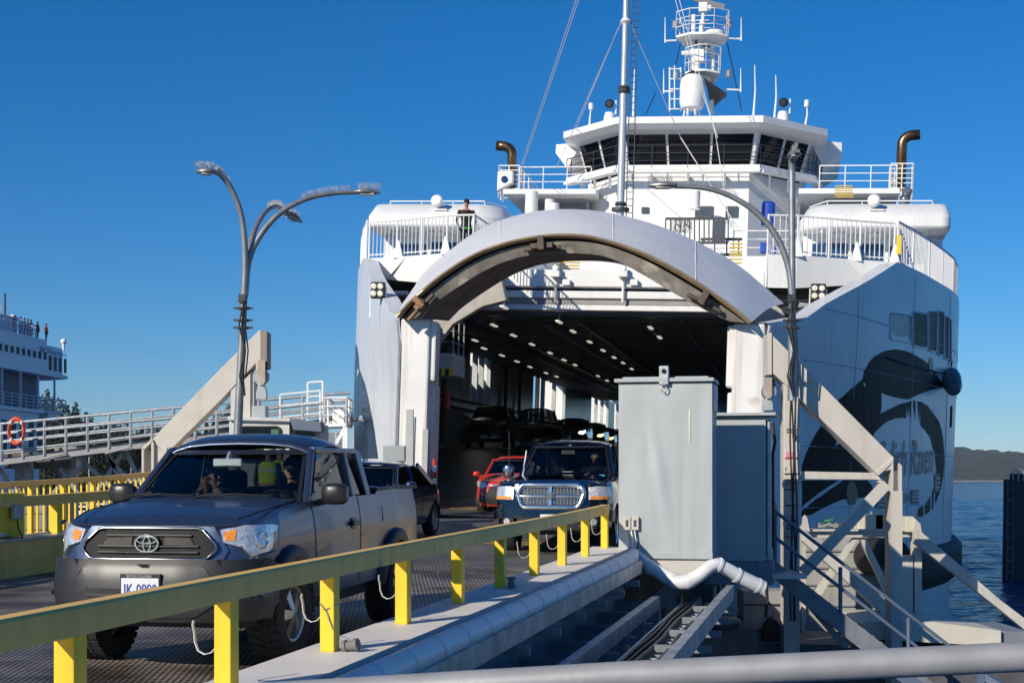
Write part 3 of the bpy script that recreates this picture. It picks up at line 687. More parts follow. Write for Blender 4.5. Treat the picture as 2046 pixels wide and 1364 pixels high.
# louvres, ducts and clutter under the funnel decks
mb = MB()
for s in (-1, 1):
    mb.box2((s*6.6,49,9.8), (s*10.2,58,15.45))
mb.build('funnel_casing', mat('casing_grey', (.35,.35,.36), .5, vary=.1), ferry, False)
mb = MB()
for s in (-1, 1):
    for k in range(9): mb.bar((s*6.7, 48.95, 14.0+.15*k), (s*10.1, 48.95, 14.0+.15*k), .1, .06)
mb.build('louvre', mat('louvre_grey', (.17,.17,.175), .5), ferry, False)
mb = MB()
for px, py, h, r in ((1062,405,1.0,.36),(1098,412,.6,.26),(1106,424,.8,.3),(1388,396,.6,.3)):
    c = SU(px, py, 45); mb.lathe([(r,-h),(r,h*.6)], Matrix.Translation(c), 14)
mb.build('vent_trunk', WHITE2, ferry, False, smooth=40)
mb = MB()
for s in (-1, 1):
    o = SU(1020, 372, 51) if s < 0 else SU(1800, 372, 51)
    mb = MB(); railing(mb, [V((o.x-.6,50.4,15.75)), V((o.x+.6,50.4,15.75)), V((o.x+.6,51.9,15.75)), V((o.x-.6,51.9,15.75)), V((o.x-.6,50.4,15.75))], 1.9, 7, .04, .8); mb.build('funnel_cage', RW, ferry, False)
    zt = SU(1020, 284, 51).z if s < 0 else SU(1800, 262, 51).z
    x = o.x; pts = [V((x,51.2,16.2)), V((x,51.2,zt-.75))]+[V((x+s*(.55-.55*cos(R(t))), 51.2, zt-.75+.55*sin(R(t)))) for t in range(10, 91, 10)]+[V((x+s*.95, 51.2, zt-.16))]
    MB().tube(pts, [.27]*(len(pts)-1)+[.275], 16, False).build('exhaust_pipe', BRONZE, ferry, False, smooth=60, sol=.03)
c = SU(1008, 362, 50); MB().prism([c+V((-.45,0,-.6)), c+V((.5,0,-.1)), c+V((.5,0,.6)), c+V((-.45,0,.6))], (0,.5,0)).build('fog_horn_box', WHITE2, ferry, False, bev=.1)
MB().lathe([(.2,0),(.2,.02)], Matrix.Translation(c+V((0,-.03,.1))) @ Matrix.Rotation(R(90),4,'X'), 16).build('porthole', BLUEW, ferry, False)
mb = MB(); c = SU(1812, 385, 48); mb.lathe([(.05,-.25),(.24,-.18),(.27,.15),(.15,.25)], Matrix.Translation(c) @ Matrix.Rotation(R(70),4,'X'), 14).ball(c+V((-.1,0,-.4)), .3).tube([c+V((0,0,-.2)), c+V((-.6,.2,-.9))], .06, 6)
mb.build('searchlight', mat('lamp_housing', (.2,.22,.26), .25, .5), ferry, False, smooth=40)
# ---- wheelhouse
z_w0, z_w1, z_r0, z_r1 = SU(1387,338,46.6).z, SU(1387,262,46).z, SU(1387,252,45).z, SU(1387,233,45).z
Wb = [(-3.45,46.9),(3.45,46.9),(6.0,49.7),(6.0,59),(-6.0,59),(-6.0,49.7)]
Wt = [(-3.75,46.1),(3.75,46.1),(6.6,49.2),(6.6,59),(-6.6,59),(-6.6,49.2)]
wh = MB().add([V((x,y,z_w0)) for x, y in Wb]+[V((x,y,z_r0)) for x, y in Wt], [(i, (i+1)%6, (i+1)%6+6, i+6) for i in range(6)]).build('wheelhouse', WHITE2, ferry, False)
def wpane(i, a, b, z0=.03, z1=.91):
    B0, B1, T0, T1 = [V((p[0], p[1], z)) for p, z in ((Wb[i],z_w0),(Wb[(i+1)%6],z_w0),(Wt[i],z_r0),(Wt[(i+1)%6],z_r0))]
    f = lambda s, t: (B0+(B1-B0)*s)*(1-t)+(T0+(T1-T0)*s)*t
    n = (B1-B0).cross(T0-B0).normalized(); n = n if n.y < .1 else -n
    if i in (4, ): n = V((0,1,0))
    q = [f(a,z0), f(b,z0), f(b,z1), f(a,z1)]
    o = MB().prism([p+n*.02 for p in q], n*.03).build('bridge_window', DKGLASS, wh, False)
    return o
for a, b in ((.03,.325),(.345,.655),(.675,.97)): wpane(0, a, b)
for a, b in ((.05,.47),(.53,.95)): wpane(1, a, b); wpane(5, a, b)
for i in (2, 4):
    for a, b in ((.05,.3),(.35,.6)): pass
mb = MB()
for A, B in zip(Wb+Wb[:1], Wb[1:]+Wb[:1]): pass
roofp = [(-3.85,44.9),(4.0,44.9),(7.45,48.4),(7.45,60),(-7.45,60),(-7.3,48.4)]
MB().add([V((x*.93,y+.5,z_r0-.05)) for x, y in roofp]+[V((x,y,z_r0+.15)) for x, y in roofp]+[V((x,y,z_r1)) for x, y in roofp]+[V((x*.82,y+2.2,z_r1+.45)) for x, y in roofp],
    [(i+6*k, (i+1)%6+6*k, (i+1)%6+6*k+6, i+6*k+6) for k in range(3) for i in range(6)]+[tuple(range(18,24)), tuple(range(6))]).build('wheelhouse_roof', WHITE, wh, False)
MB().prism([V((-7.3,50.2,z_r0-1.2)),V((-8.1,50.8,z_r0-.2)),V((-8.1,50.8,z_r0+.3)),V((-6.5,50.2,z_r0+.3))], (0,7,0)).prism([V((7.3,50.2,z_r0-1.2)),V((8.3,50.8,z_r0-.4)),V((8.3,50.8,z_r0+.3)),V((6.5,50.2,z_r0+.3))], (0,7,0)).build('bridge_wing', WHITE, wh, False)
Wk = [(-7.2,49.6),(-6.9,49.3),(-3.9,46.0),(3.9,46.0),(6.9,49.3),(7.2,52)]
mb = MB()
for (a, b), (c, d) in zip(Wk, Wk[1:]):
    mb.bar((a,b,z_w0-.25), (c,d,z_w0-.25), .5, .12); mb.bar((a,b-.2,z_w0-.05), (c,d-.2,z_w0-.05), .08, .25)
for x, y in ((-5.4,47.7),(-4.4,46.6),(-2,46.1),(0,46.1),(2,46.1),(4.4,46.6),(5.4,47.7)): mb.prism([V((x-.05,y,z_w0-.3)), V((x-.05,y+.9,z_w0-.3)), V((x-.05,y+.9,z_w0-.9))], (.1,0,0))
mb.build('bridge_walkway', WHITE2, wh, False)
railing(MB(), [V((x, y-.22, z_w0-.1)) for x, y in Wk], 1.25, 3, .03, 2.2).build('bridge_railing', mat('dark_blue_rail', (.03,.035,.06), .4), wh, False)
mb = MB()
for px, py in ((1291,251),(1468,249),(1383,250)): mb.box(SU(px, py, 45.2), (.75 if px != 1383 else .2,.2,.1))
mb.bar(SU(1256,258,45.9), SU(1330,258,45.9), .1, .12).bar(SU(1340,258,45.9), SU(1512,257,45.9), .1, .12)
mb.build('wiper_rail', WHITE2, wh, False)
wh.location.x = BX
# ---- radar mast and aerials on the roof
zr_ = z_r1+.4; C0 = 52.0
def W(px, py): return SU(px, py, C0)
mb = MB()
for a, b, r in (((1383,222),(1386,30),.13),((1420,222),(1424,85),.15),((1392,150),(1404,40),.16)): mb.tube([W(*a)+V((0,.6 if a[0] > 1400 else 0,0)), W(*b)+V((0,.6 if a[0] > 1400 else 0,0))], r, 10)
for y0, poly in ((148, [(1368,0),(1400,0),(1455,0)]),):
    pass
def plat(x0, x1, y, d0, d1, th=.28):
    a, b = W(x0, y), W(x1, y)
    return [V((a.x, C0-d0*.5, a.z)), V((a.x+.8, C0-d0, a.z)), V((b.x-.8, C0-d0, a.z)), V((b.x, C0-d0*.5, a.z)), V((b.x-.3, C0+d1, a.z)), V((a.x+.3, C0+d1, a.z))]
for x0, x1, y in ((1370,1440,154),(1352,1456,82)): mb.prism(plat(x0, x1, y, 1.3, 1.1), (0,0,.12))
mb.box(W(1398,112), (.5,.5,.7)).lathe([(.6,0),(.6,.4)], Matrix.Translation(W(1428,78)), 20)
mast = mb.build('radar_mast', WHITE2, ferry, False, smooth=40)
mb = MB()
for x0, x1, y in ((1370,1440,148),(1352,1456,77)):
    pl = plat(x0, x1, y, 1.3, 1.1); railing(mb, pl+[pl[0]], 1.35, 3, .03, 1.1)
a = W(1345, 222)
for k in range(2): mb.tube([W(1338+22*k,222), W(1338+22*k,135)], .05, 6)
for k in range(5): mb.tube([W(1338,138+20*k), W(1360,138+20*k)], .035, 6)
for k in range(1): mb.tube([W(1349,222)+V((0,-.5,0)), W(1349,136)+V((0,-.5,0))], .04, 6)
mb.build('mast_railing', RW, mast, False)
mb = MB()
mb.bar(W(1362,107), W(1424,96), .16, .2); mb.build('radar_scanner', WHITE2, mast, False)
MB().bar(W(1388,-1), W(1448,15), .22, .28).bar(W(1386,84), W(1420,94), .16, .18).build('radar_scanner', mat('dark_scanner', (.16,.17,.2), .5), mast, False)
MB().box(W(1405,16), (.5,.5,.5)).ball(W(1417,16), .2).tube([W(1405,22), W(1404,55)], .1, 8).build('radar_motor', WHITE2, mast, False, smooth=40)
c = W(1387, 196)+V((0,-1.6,0)); MB().lathe([(.35,-1.02),(.62,-.98),(.72,-.7),(.73,.35),(.66,.68),(.45,.9),(.15,.98),(.02,1.0)], Matrix.Translation(c), 24).build('radome', WHITE2, mast, False, smooth=50)
mb = MB()
for k in range(6): t = 2*pi*k/6; mb.tube([c+V((.4*cos(t),.4*sin(t),-1)), c+V((.45*cos(t),.45*sin(t),-1.45))], .05, 5)
for px, y0, y1, lx in ((1329,35,86,1352),(1481,35,82,1455),(1326,138,187,1345),(1480,136,184,1452)):
    mb.tube([W(px,y0), W(px,y1)], [.02,.05], 6).tube([W(px,y1-4), W(lx,y1-5)], .05, 6)
for px, y0, y1 in ((1268,138,240),(1508,130,236),(1550,150,238),(1181,214,250),(1612,206,250)): mb.tube([W(px,y0), W(px-(2 if px < 1500 else -1),(y0+y1)/2), W(px-3,y1)], [.025,.05,.07], 6)
for px, py in ((1181,213),(1612,207)): mb.lathe([(.12,-.2),(.15,-.15),(.15,.15),(.1,.2)], Matrix.Translation(W(px,py)), 10)
mb.build('aerial', WHITE2, mast, False, smooth=40)
mb = MB()
for px, py in ((1349,50),(1457,48),(1455,148),(1350,150)): mb.lathe([(.1,-.22),(.16,-.2),(.16,.15),(.2,.2)], Matrix.Translation(W(px,py)), 10)
mb.build('navigation_light', mat('nav_lamp', (.35,.36,.38), .3), mast, False)
mb = MB()
mb.prism([W(1366,165)+V((0,-1.5,0)),W(1388,155)+V((0,-1.7,0)),W(1452,190)+V((0,-.5,0)),W(1437,192)+V((0,.5,0)),W(1418,207)+V((0,.8,0)),W(1412,170)+V((0,-.5,0))], (0,.8,0)).build('mast_underside', DKGREY, mast, False)
for px, py in ((1218,222),(1565,220)):
    c = SU(px, py, 47.5); MB().lathe([(.3,-.7),(.33,-.3),(.25,0)], Matrix.Translation(c+V((0,0,-.1))), 12).tube([c+V((.35,0,-.2)), c+V((.35,0,.6))], .05, 6).build('searchlight', WHITE2, ferry, False, smooth=40)
    MB().lathe([(.05,-.15),(.22,-.1),(.26,.2),(.15,.3)], Matrix.Translation(c+V((0,-.05,.35))) @ Matrix.Rotation(R(90),4,'X') , 14).build('lamp', GLOSSK, ferry, False, smooth=40)
# ---- fore mast and stays
UM = 14.5
a, b = SU(1239.5, 425, UM), SU(1252, -40, UM)
t1 = a+(b-a)*.53
fm = MB().tube([a+V((0,0,-1.5)), a, t1], .125, 14).tube([t1, b], .10, 14).build('fore_mast', mat('bare_steel_mast', (.62,.62,.62), .28, .35, vary=.06), ferry, False, smooth=60)
mb = MB()
for y in (408, 183, 176): p = a+(b-a)*((425-y)/465); mb.lathe([(.17,-.06),(.2,0),(.17,.06)], Matrix.Translation(p), 14)
p = a+(b-a)*.12*0+V((0,0,.1)); mb.lathe([(.3,-.05),(.3,.05)], Matrix.Translation(a+V((0,0,.1))), 16)
mb.build('mast_collar', DKGREY, fm, False, smooth=40)
mb = MB()
for dx in (.2, .42): mb.tube([a+V((dx,0,-1)), b+V((dx,0,0))], .018, 5)
n = 34
for k in range(n): p = a+(b-a)*k/n; mb.tube([p+V((.2,0,0)), p+V((.42,0,0))], .012, 4)
mb.build('mast_ladder', DKGREY, fm, False)
MB().lathe([(.1,-.1),(.2,0),(.1,.12)], Matrix.Translation(a+(b-a)*.82), 12).build('mast_crosshead', WHITE2, fm, False)
mb = MB()
for p0, p1, u1 in (((1158,-5),(1045,330),48),((1153,-5),(1040,335),48),((1240,48),(1112,335),44),((1262,52),(1360,275),40),((1360,275),(1482,468),13),((1348,-5),(1391,150),40),((1356,-5),(1430,270),40),((1430,270),(1460,462),24),((1391,150),(1434,275),40),((1234,60),(1150,260),48)):
    mb.tube([SU(p0[0], p0[1], UM if p0[0] < 1300 else u1), SU(p1[0], p1[1], u1)], .018, 5)
mb.build('mast_stay', mat('stay_wire', (.7,.7,.7), .4), ferry, False)
mb = MB()
for p0, p1 in (((1360,85),(1350,130)),((1453,86),(1482,222)),((1310,185),(1290,230))): mb.tube([W(*p0), W(*p1)], .03, 4)
mb.build('aerial_cable', WIRE, ferry, False)
# ------------------------------------------------------------------ setting: water, far shore
def water():
    m = bpy.data.materials.new('sea_water'); m.use_nodes = True; n = m.node_tree.nodes; l = m.node_tree.links; b = n['Principled BSDF']
    b.inputs['Base Color'].default_value = (.006,.055,.19,1); b.inputs['Roughness'].default_value = .12; b.inputs['IOR'].default_value = 1.22
    tc = n.new('ShaderNodeTexCoord'); prev = None
    for s, st, d, rz in (((.10,.2,1), 1, 3.0, .3), ((.45,1.1,1), 1, 1.6, -.2), ((1.6,4.0,1), 1, .5, .15)):
        mp = n.new('ShaderNodeMapping'); mp.inputs['Scale'].default_value = s; mp.inputs['Rotation'].default_value = (0,0,rz); l.new(tc.outputs['Object'], mp.inputs[0])
        t = n.new('ShaderNodeTexNoise'); t.inputs['Scale'].default_value = 1; t.inputs['Detail'].default_value = 3; l.new(mp.outputs[0], t.inputs[0])
        bp = n.new('ShaderNodeBump'); bp.inputs['Strength'].default_value = st; bp.inputs['Distance'].default_value = d; l.new(t.outputs['Fac'], bp.inputs['Height'])
        if prev: l.new(prev.outputs[0], bp.inputs['Normal'])
        prev = bp
    l.new(prev.outputs[0], b.inputs['Normal']); return m
wo = MB().quad((-3600,-60,-6),(3600,-60,-6),(3600,3700,-6),(-3600,3700,-6)).build('water', water()); struct(wo)
mb = MB()                                        # open water right of the ferry, with real waves
def wave(x, y):
    return .10*noise.noise(V((x*.28+y*.10, y*.55, 0)))+.06*noise.noise(V((x*.8, y*1.5, 3)))+.10*noise.noise(V((x*.09, y*.13, 7)))
for x0, x1, y0, y1, d in ((9,52,34,134,.45),(24,150,134,434,1.3)):
    nx, ny = int((x1-x0)/d), int((y1-y0)/d)
    mb.grid([[V((x0+i*d, y0+j*d, -5.9+wave(x0+i*d, y0+j*d)*(1 if d < 1 else 1.6)*min(1, i/6, (nx-i)/6, max(.2, j/6), max(.2, (ny-j)/6)))) for i in range(nx+1)] for j in range(ny+1)])
struct(mb.build('water', wo.data.materials[0], smooth=80))
FOR = mat('far_forest', (.013,.030,.024), .95, vary=.75, vs=.09, bump=0, dirt=(.17,.14,.10), ds=.012, dt=.76)
mb = MB(); rows = []
HT = [(-3500,40),(600,60),(760,118),(860,112),(960,98),(1100,85),(1500,60),(2600,20)]
Yh = 2600
for j in range(25):
    t = j/24; row = []
    for i in range(501):
        x = -3000+i*10.8; H = slerp(HT, x)*1.28
        z = -6.6 + (H*.5+6)*(sin(t*pi/2)**.8)*1.0
        if t > .05: z += 5*noise.noise(V((x*.012, t*9, 0)))+5*random.uniform(-1,1)
        row.append(V((x, Yh+t*700+60*noise.noise(V((x*.004,0,1))), z)))
    rows.append(row)
struct(mb.grid(rows).build('hill', FOR, smooth=30))
mb = MB(); mb.grid([[V((x, Yh-12+60*noise.noise(V((x*.004,0,1))), -6.5)) for x in range(-3000, 2400, 60)], [V((x, Yh+14+60*noise.noise(V((x*.004,0,1))), -3.2)) for x in range(-3000, 2400, 60)]])
struct(mb.build('shore', mat('shore_rock', (.33,.27,.20), .9, vary=.3, vs=.02)))
# near wooded point on the left
def wood():
    random.seed(3); mb = MB()
    for i in range(260):
        px = random.uniform(60, 520); Y = random.uniform(300, 400); X = (px-CX)*Y/F
        top = lerp([(60,24),(112,21),(150,19),(200,15.2),(300,14),(350,13.5),(420,15.5),(470,19.5),(520,20)], px)*random.uniform(.74,1.02)*Y/340 - 2
        r = random.uniform(1.6, 3.2)
        for k in range(190):
            t = random.random()**.8; a = random.uniform(0, 2*pi); rr = r*(1-t*.9)*random.uniform(.3,1.15)
            c = V((X+rr*cos(a), Y+rr*sin(a), -4+(top+4)*(.08+.92*t))); s = random.uniform(.25,.62)*(1.2-t*.5)
            d1 = V((random.gauss(0,1), random.gauss(0,1), random.gauss(0,.5))).normalized()*s; d2 = V((random.gauss(0,1), random.gauss(0,1), random.gauss(0,.6))).normalized()*s
            mb.v += [c-d1, c+d2, c+d1, c-d2*.6+V((0,0,-s*.3))]; k0 = len(mb.v); mb.f.append((k0-4,k0-3,k0-2,k0-1))
        mb.tube([V((X,Y,-6)), V((X,Y,top*.8))], [.3,.1], 4, False)
    return mb.build('wooded_point', mat('conifer_foliage', (.022,.030,.014), .9, vary=.5, vs=.25), fixn=False)
w = struct(wood(), 'stuff')
mb = MB(); mb.grid([[V((-150,430,-2)), V((-60,430,-2))],[V((-150,330,-3.2)),V((-50,330,-3.4))],[V((-150,292,-6.2)),V((-45,292,-6.2))]]); struct(mb.build('bank', mat('bank_earth', (.10,.085,.06), .95, vary=.4, vs=.3)))
# boats moored under the point
def boat(px, py, Y, L, hue, label):
    t = thing('moored_boat', label, 'boat', P(px, HY+6*F/Y, Y), R(random.uniform(-25,25)), 'boats moored beyond the gangway')
    mb = MB(); rows = []
    for i in range(7):
        x = -L/2+L*i/6; w = .32*L*min(1, (1.02-i/6)*2.2)*.5; rows.append([V((x,-w,1.0+.05*i)), V((x,-w*.8,-.1)), V((x,w*.8,-.1)), V((x,w,1.0+.05*i))])
    mb.grid(rows); mb.grid([[r[0], r[3]] for r in rows]); mb.build('hull', mat('boat_white', (.7,.72,.75), .35), t, False)
    mb = MB(); mb.prism([V((-L*.3,-L*.11,1.05)),V((L*.12,-L*.11,1.05)),V((L*.04,-L*.11,2.1)),V((-L*.28,-L*.11,2.2))], (0,L*.22,0)); mb.build('cabin', mat('boat_white', (.7,.72,.75)), t, False, bev=.05)
    MB().box((-L*.1,0,1.7), (L*.3,L*.23,.4)).build('cabin_window', DKGLASS, t, False)
    if hue: MB().tube([V((0,0,1)),V((0,0,9))], .07, 6).tube([V((0,0,2.6)), V((-L*.4,0,2.6))], .14, 6).build('mast', mat('spar', (.5,.5,.5), .4), t, False)
for a in ((178,0,210,9,1,'white sloop with a bare mast moored furthest left beyond the gangway'),(222,0,230,8,0,'white cabin boat moored between two others beyond the gangway'),(262,0,215,10,1,'white sloop with a bare mast moored furthest right beyond the gangway')): boat(*a)
# ------------------------------------------------------------------ the loading ramp
RD, RL = V((.2130,.9771,0)), V((.9771,-.2130,0))
def zd(Y): return slerp([(2,-1.585),(12,-1.48),(22,-1.37),(26,-1.25),(29.4,-1.10),(34.9,-.955),(37,-.93)], Y)
def RP(s, w, h=0):
    p = V((-3.55,0,0))+RD*s+RL*w; p.z = zd(p.y)+h; return p
def grating():
    m = bpy.data.materials.new('steel_grating'); m.use_nodes = True; n = m.node_tree.nodes; l = m.node_tree.links; b = n['Principled BSDF']
    b.inputs['Roughness'].default_value = .55; b.inputs['Metallic'].default_value = .3
    tc = n.new('ShaderNodeTexCoord'); mp = n.new('ShaderNodeMapping'); mp.inputs['Rotation'].default_value = (0,0,R(12.3)); l.new(tc.outputs['Object'], mp.inputs[0])
    br = n.new('ShaderNodeTexBrick'); l.new(mp.outputs[0], br.inputs[0]); br.offset = .5
    br.inputs['Color1'].default_value = (.003,.003,.003,1); br.inputs['Color2'].default_value = (.006,.005,.005,1); br.inputs['Mortar'].default_value = (.34,.30,.27,1)
    br.inputs['Scale'].default_value = 1; br.inputs['Mortar Size'].default_value = .011; br.inputs['Mortar Smooth'].default_value = .15; br.inputs['Brick Width'].default_value = .052; br.inputs['Row Height'].default_value = .085
    ns = n.new('ShaderNodeTexNoise'); ns.inputs['Scale'].default_value = 1.2; ns.inputs['Detail'].default_value = 6; l.new(tc.outputs['Object'], ns.inputs[0])
    rp = n.new('ShaderNodeValToRGB'); rp.color_ramp.elements[0].position = .36; rp.color_ramp.elements[0].color = (.32,.29,.26,1); rp.color_ramp.elements[1].position = .64; rp.color_ramp.elements[1].color = (1.3,1.22,1.15,1); l.new(ns.outputs['Fac'], rp.inputs[0])
    mx = n.new('ShaderNodeMix'); mx.data_type = 'RGBA'; mx.blend_type = 'MULTIPLY'; mx.inputs[0].default_value = 1; l.new(br.outputs[0], mx.inputs[6]); l.new(rp.outputs[0], mx.inputs[7]); l.new(mx.outputs[2], b.inputs['Base Color'])
    bp = n.new('ShaderNodeBump'); bp.inputs['Strength'].default_value = .8; bp.inputs['Distance'].default_value = .01; l.new(br.outputs['Fac'], bp.inputs['Height']); l.new(bp.outputs[0], b.inputs['Normal'])
    return m
ASPH = mat('worn_plate', (.11,.105,.10), .6, vary=.35, vs=1.2, bump=.2, bs=20, dirt=(.05,.05,.05), ds=1.4, dt=.6)
struct(MB().grid([[RP(s, w) for w in (-7.77, -4, -.23)] for s in [3+i*.8 for i in range(26)]]).build('ramp_deck', grating(), smooth=60))
struct(MB().grid([[RP(s, w) for w in (-7.77, -4, -.1, 1.2)] for s in [23+i*.8 for i in range(16)]]).build('transition_plate', ASPH, smooth=60))
mb = MB()
for s in (27.2, 27.55): mb.quad(RP(s,-6.5,.006), RP(s,-.4,.006), RP(s+.14,-.4,.006), RP(s+.14,-6.5,.006))
struct(mb.build('road_marking', mat('worn_yellow_line', (.55,.38,.05), .6, vary=.35, vs=5)))
mb = MB()
for i in range(24): s = 4+i*.8; mb.quad(RP(s,-4.0,.006), RP(s,-3.9,.006), RP(s+.6,-3.9,.006), RP(s+.6,-4.0,.006))
struct(mb.build('lane_marking', mat('worn_white_line', (.42,.41,.39), .7, vary=.6, vs=9)))
KH = .29
mb = MB()
def slab(mb, s0, s1, w0, w1, h0, h1, n=12):
    for i in range(n):
        a, b = s0+(s1-s0)*i/n, s0+(s1-s0)*(i+1)/n
        mb.grid([[RP(s,w0,h0), RP(s,w0,h1), RP(s,w1,h1), RP(s,w1,h0), RP(s,w0,h0)] for s in (a, b)])
    mb.quad(RP(s0,w0,h0),RP(s0,w0,h1),RP(s0,w1,h1),RP(s0,w1,h0)); mb.quad(RP(s1,w0,h0),RP(s1,w0,h1),RP(s1,w1,h1),RP(s1,w1,h0))
    return mb
struct(slab(MB(), 3, 23.6, -.23, .42, 0, KH).build('ramp_kerb', CURBM, fixn=True))
struct(slab(slab(MB(), 3, 23.6, .0, .25, -1.2, -.02), 3, 23.6, -7.5, -.2, -.5, -.05).build('ramp_girder', STEELB))
mb = MB()
for i in range(12): slab(mb, 4+i*1.7, 4.25+i*1.7, -7.6, .9, -1.15, -.45, 1)
struct(mb.build('ramp_cross_girder', STEELB))
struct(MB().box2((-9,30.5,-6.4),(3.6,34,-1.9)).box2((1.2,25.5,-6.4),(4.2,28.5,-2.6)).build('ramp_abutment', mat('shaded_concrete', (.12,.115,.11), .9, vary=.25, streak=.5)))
# right-hand guard rail
SP = [2978*3.55*(.000653+.000167*k)/.9771 for k in range(10)]; SP = [SP[0]-1.806, ] + SP
gr = thing('guard_rail', 'long yellow and olive guard rail on the pale kerb beside the pickup', 'guard rail', RP(SP[1], 0, KH))
mb = MB(); s0, s1 = 3.2, SP[-1]+.06
for i in range(10):
    a, b = s0+(s1-s0)*i/10, s0+(s1-s0)*(i+1)/10
    rings = [[RP(s,-.06,KH+.52), RP(s,-.06,KH+.645), RP(s,-.045,KH+.66), RP(s,.045,KH+.66), RP(s,.06,KH+.645), RP(s,.06,KH+.52), RP(s,-.06,KH+.52)] for s in (a, b)]
    mb.grid(rings)
mb.quad(*[RP(s1,w,KH+h) for w, h in ((-.06,.52),(-.06,.66),(.06,.66),(.06,.52))])
mb.build('top_beam', YELD, gr)
for k, s in enumerate(SP):
    c = RP(s, 0, KH); MB().box(c+V((0,0,.26)), (.105,.125,.522), R(-12.3)).build('post', YEL, gr, bev=.008)
    if k in (2,3,4,5,6,7,8,9,10):
        mb = MB(); b = RP(s, -.055, KH+.27)
        pts = [b+RL*(-x)+V((0,0,z)) for x, z in ((0,.0),(.01,-.03),(.04,-.06),(.08,-.07),(.12,-.05),(.14,0),(.145,.06),(.155,.10),(.15,.125))]
        mb.grid([[p-RD*.014 for p in pts], [p+RD*.014 for p in pts]]); mb.build('rope_hook', mat('white_hook', (.62,.62,.62), .4), gr, sol=.005, smooth=60)
mb = MB()
for s in (SP[3], SP[6]):
    c = RP(s, 0, KH); t = [c+V((0,0,.33))+RL*.056*cos(a)*1.2+RD*-.064*1.15*sin(a)+V((0,0,-.02*a)) for a in (0,.8,1.6,2.4,3.2)]; mb.tube(t, .004, 5)
    mb.tube([c+RD*-.07+RL*-.05+V((0,0,.34)), c+RD*-.075+V((0,0,.28)), c+RD*-.07+RL*.045+V((0,0,.16))], .004, 5)
mb.build('wire_tie', GALV, gr)
for i, (s, lab) in enumerate(((SP[3], 'small grey spool lying on the kerb nearest the camera'), (SP[6], 'small grey spool standing on the kerb farther up the ramp'))):
    t = thing('spool', lab, 'spool', RP(s-.02, .16 if i == 0 else .12, KH), R(-20))
    M = Matrix.Translation((0,0,.045)) @ Matrix.Rotation(R(80), 4, 'Y') if i == 0 else Matrix.Translation((0,0,.06))
    MB().lathe([(.02,-.06),(.043,-.058),(.045,-.03),(.034,-.025),(.034,.025),(.045,.03),(.043,.058),(.02,.06)], M, 16).build('drum', mat('spool_grey', (.16,.16,.15), .7, vary=.2), t, False, smooth=40)
    MB().tube([V((0,0,.08)), V((-.06,-.02,.11)), V((-.1,0,.1))], .006, 5).build('shackle', GALV, t, False)
# services along the outside of the ramp
t = thing('insulated_pipe', 'white jacketed pipe running beside the kerb and under the grey cabinets', 'pipe', RP(8, .6, 0))
pts = [RP(s, .56, .22) for s in (4,8,12,16,20,22.2)]
mb = MB(); mb.tube(pts, .105, 18); mb.build('straight_run', PIPEW, t, smooth=60)
mb = MB()
for k in range(24): p = RP(4.6+k*.75, .56, .22); mb.tube([p-RD*.02, p+RD*.02], .109, 18)
mb.build('jacket_band', mat('jacket_band', (.62,.63,.65), .35), t, smooth=40)
e = RP(22.2,.56,.22); q = [e, P(1265,1106,22.2), P(1300,1133,22.1), P(1352,1163,21.8), P(1372,1163,21.8), P(1396,1150,21.75), P(1420,1130,21.75), P(1432,1126,21.8), P(1475,1150,21.9), P(1524,1174,22)]
mb = MB(); mb.tube(q, [.1,.1,.1,.115,.12,.1,.095,.1,.105,.11], 18); mb.build('branch_run', PIPEW, t, smooth=60)
mb = MB()
for i, j, f in ((2,3,.0),(2,3,.9),(4,5,.3),(7,8,.1),(7,8,.95),(8,9,.8)): p = q[i].lerp(q[j], f); d = (q[j]-q[i]).normalized(); mb.tube([p-d*.02, p+d*.02], .117, 18)
mb.build('jacket_band', mat('jacket_band', (.62,.63,.65)), t, smooth=40)
t = thing('conduit', 'thin grey conduit lying along the outer edge of the kerb', 'conduit', RP(8,.44,KH)); MB().tube([RP(s,.44,KH+.0) for s in (3,8,13,18,23)], .035, 8).build('tube', mat('pvc_grey', (.33,.33,.33), .5, vary=.1), t, smooth=60)
CH = mat('weathered_channel', (.36,.38,.41), .42, .45, vary=.35, vs=3, streak=.3, dirt=(.55,.56,.58), ds=2, dt=.6)
def channel(s0, s1, w, h, H, label):
    t = thing('steel_channel', label, 'steel channel', RP(s0, w, h), 0, 'galvanised channels below the ramp edge')
    mb = MB()
    for a, b in ((0,0),):
        mb.grid([[RP(s,w-.1,h+H), RP(s,w,h+H), RP(s,w,h), RP(s,w-.1,h)] for s in (s0, (s0+s1)/2, s1)])
    mb.build('web', CH, t, sol=.012)
    mb = MB(); n = int((s1-s0)/1.5)
    for k in range(n): s = s0+.7+k*1.5; mb.bar(RP(s,w-.5,h-.06), RP(s,w+.12,h-.06), .06, .08)
    mb.build('bracket', STEELB, t)
channel(4, 22.4, .69, .0, .17, 'galvanised channel directly under the white jacketed pipe')
channel(4, 21.5, 1.05, -.42, .16, 'dim channel below the white pipe, on the near side of the cable ladder')
channel(6, 22.6, 2.0, -.38, .2, 'outermost galvanised channel beyond the cable ladder')
t = thing('cable_ladder', 'dark ladder tray full of black cables below the white pipe', 'cable tray', RP(8, 1.5, -.5))
mb = MB()
for w in (1.25, 1.8): mb.bar(RP(5,w,-.5), RP(22.6,w,-.5), .03, .1)
for k in range(58): s = 5+k*.3; mb.bar(RP(s,1.25,-.5), RP(s,1.8,-.5), .04, .03)
mb.build('tray', GALV, t)
mb = MB()
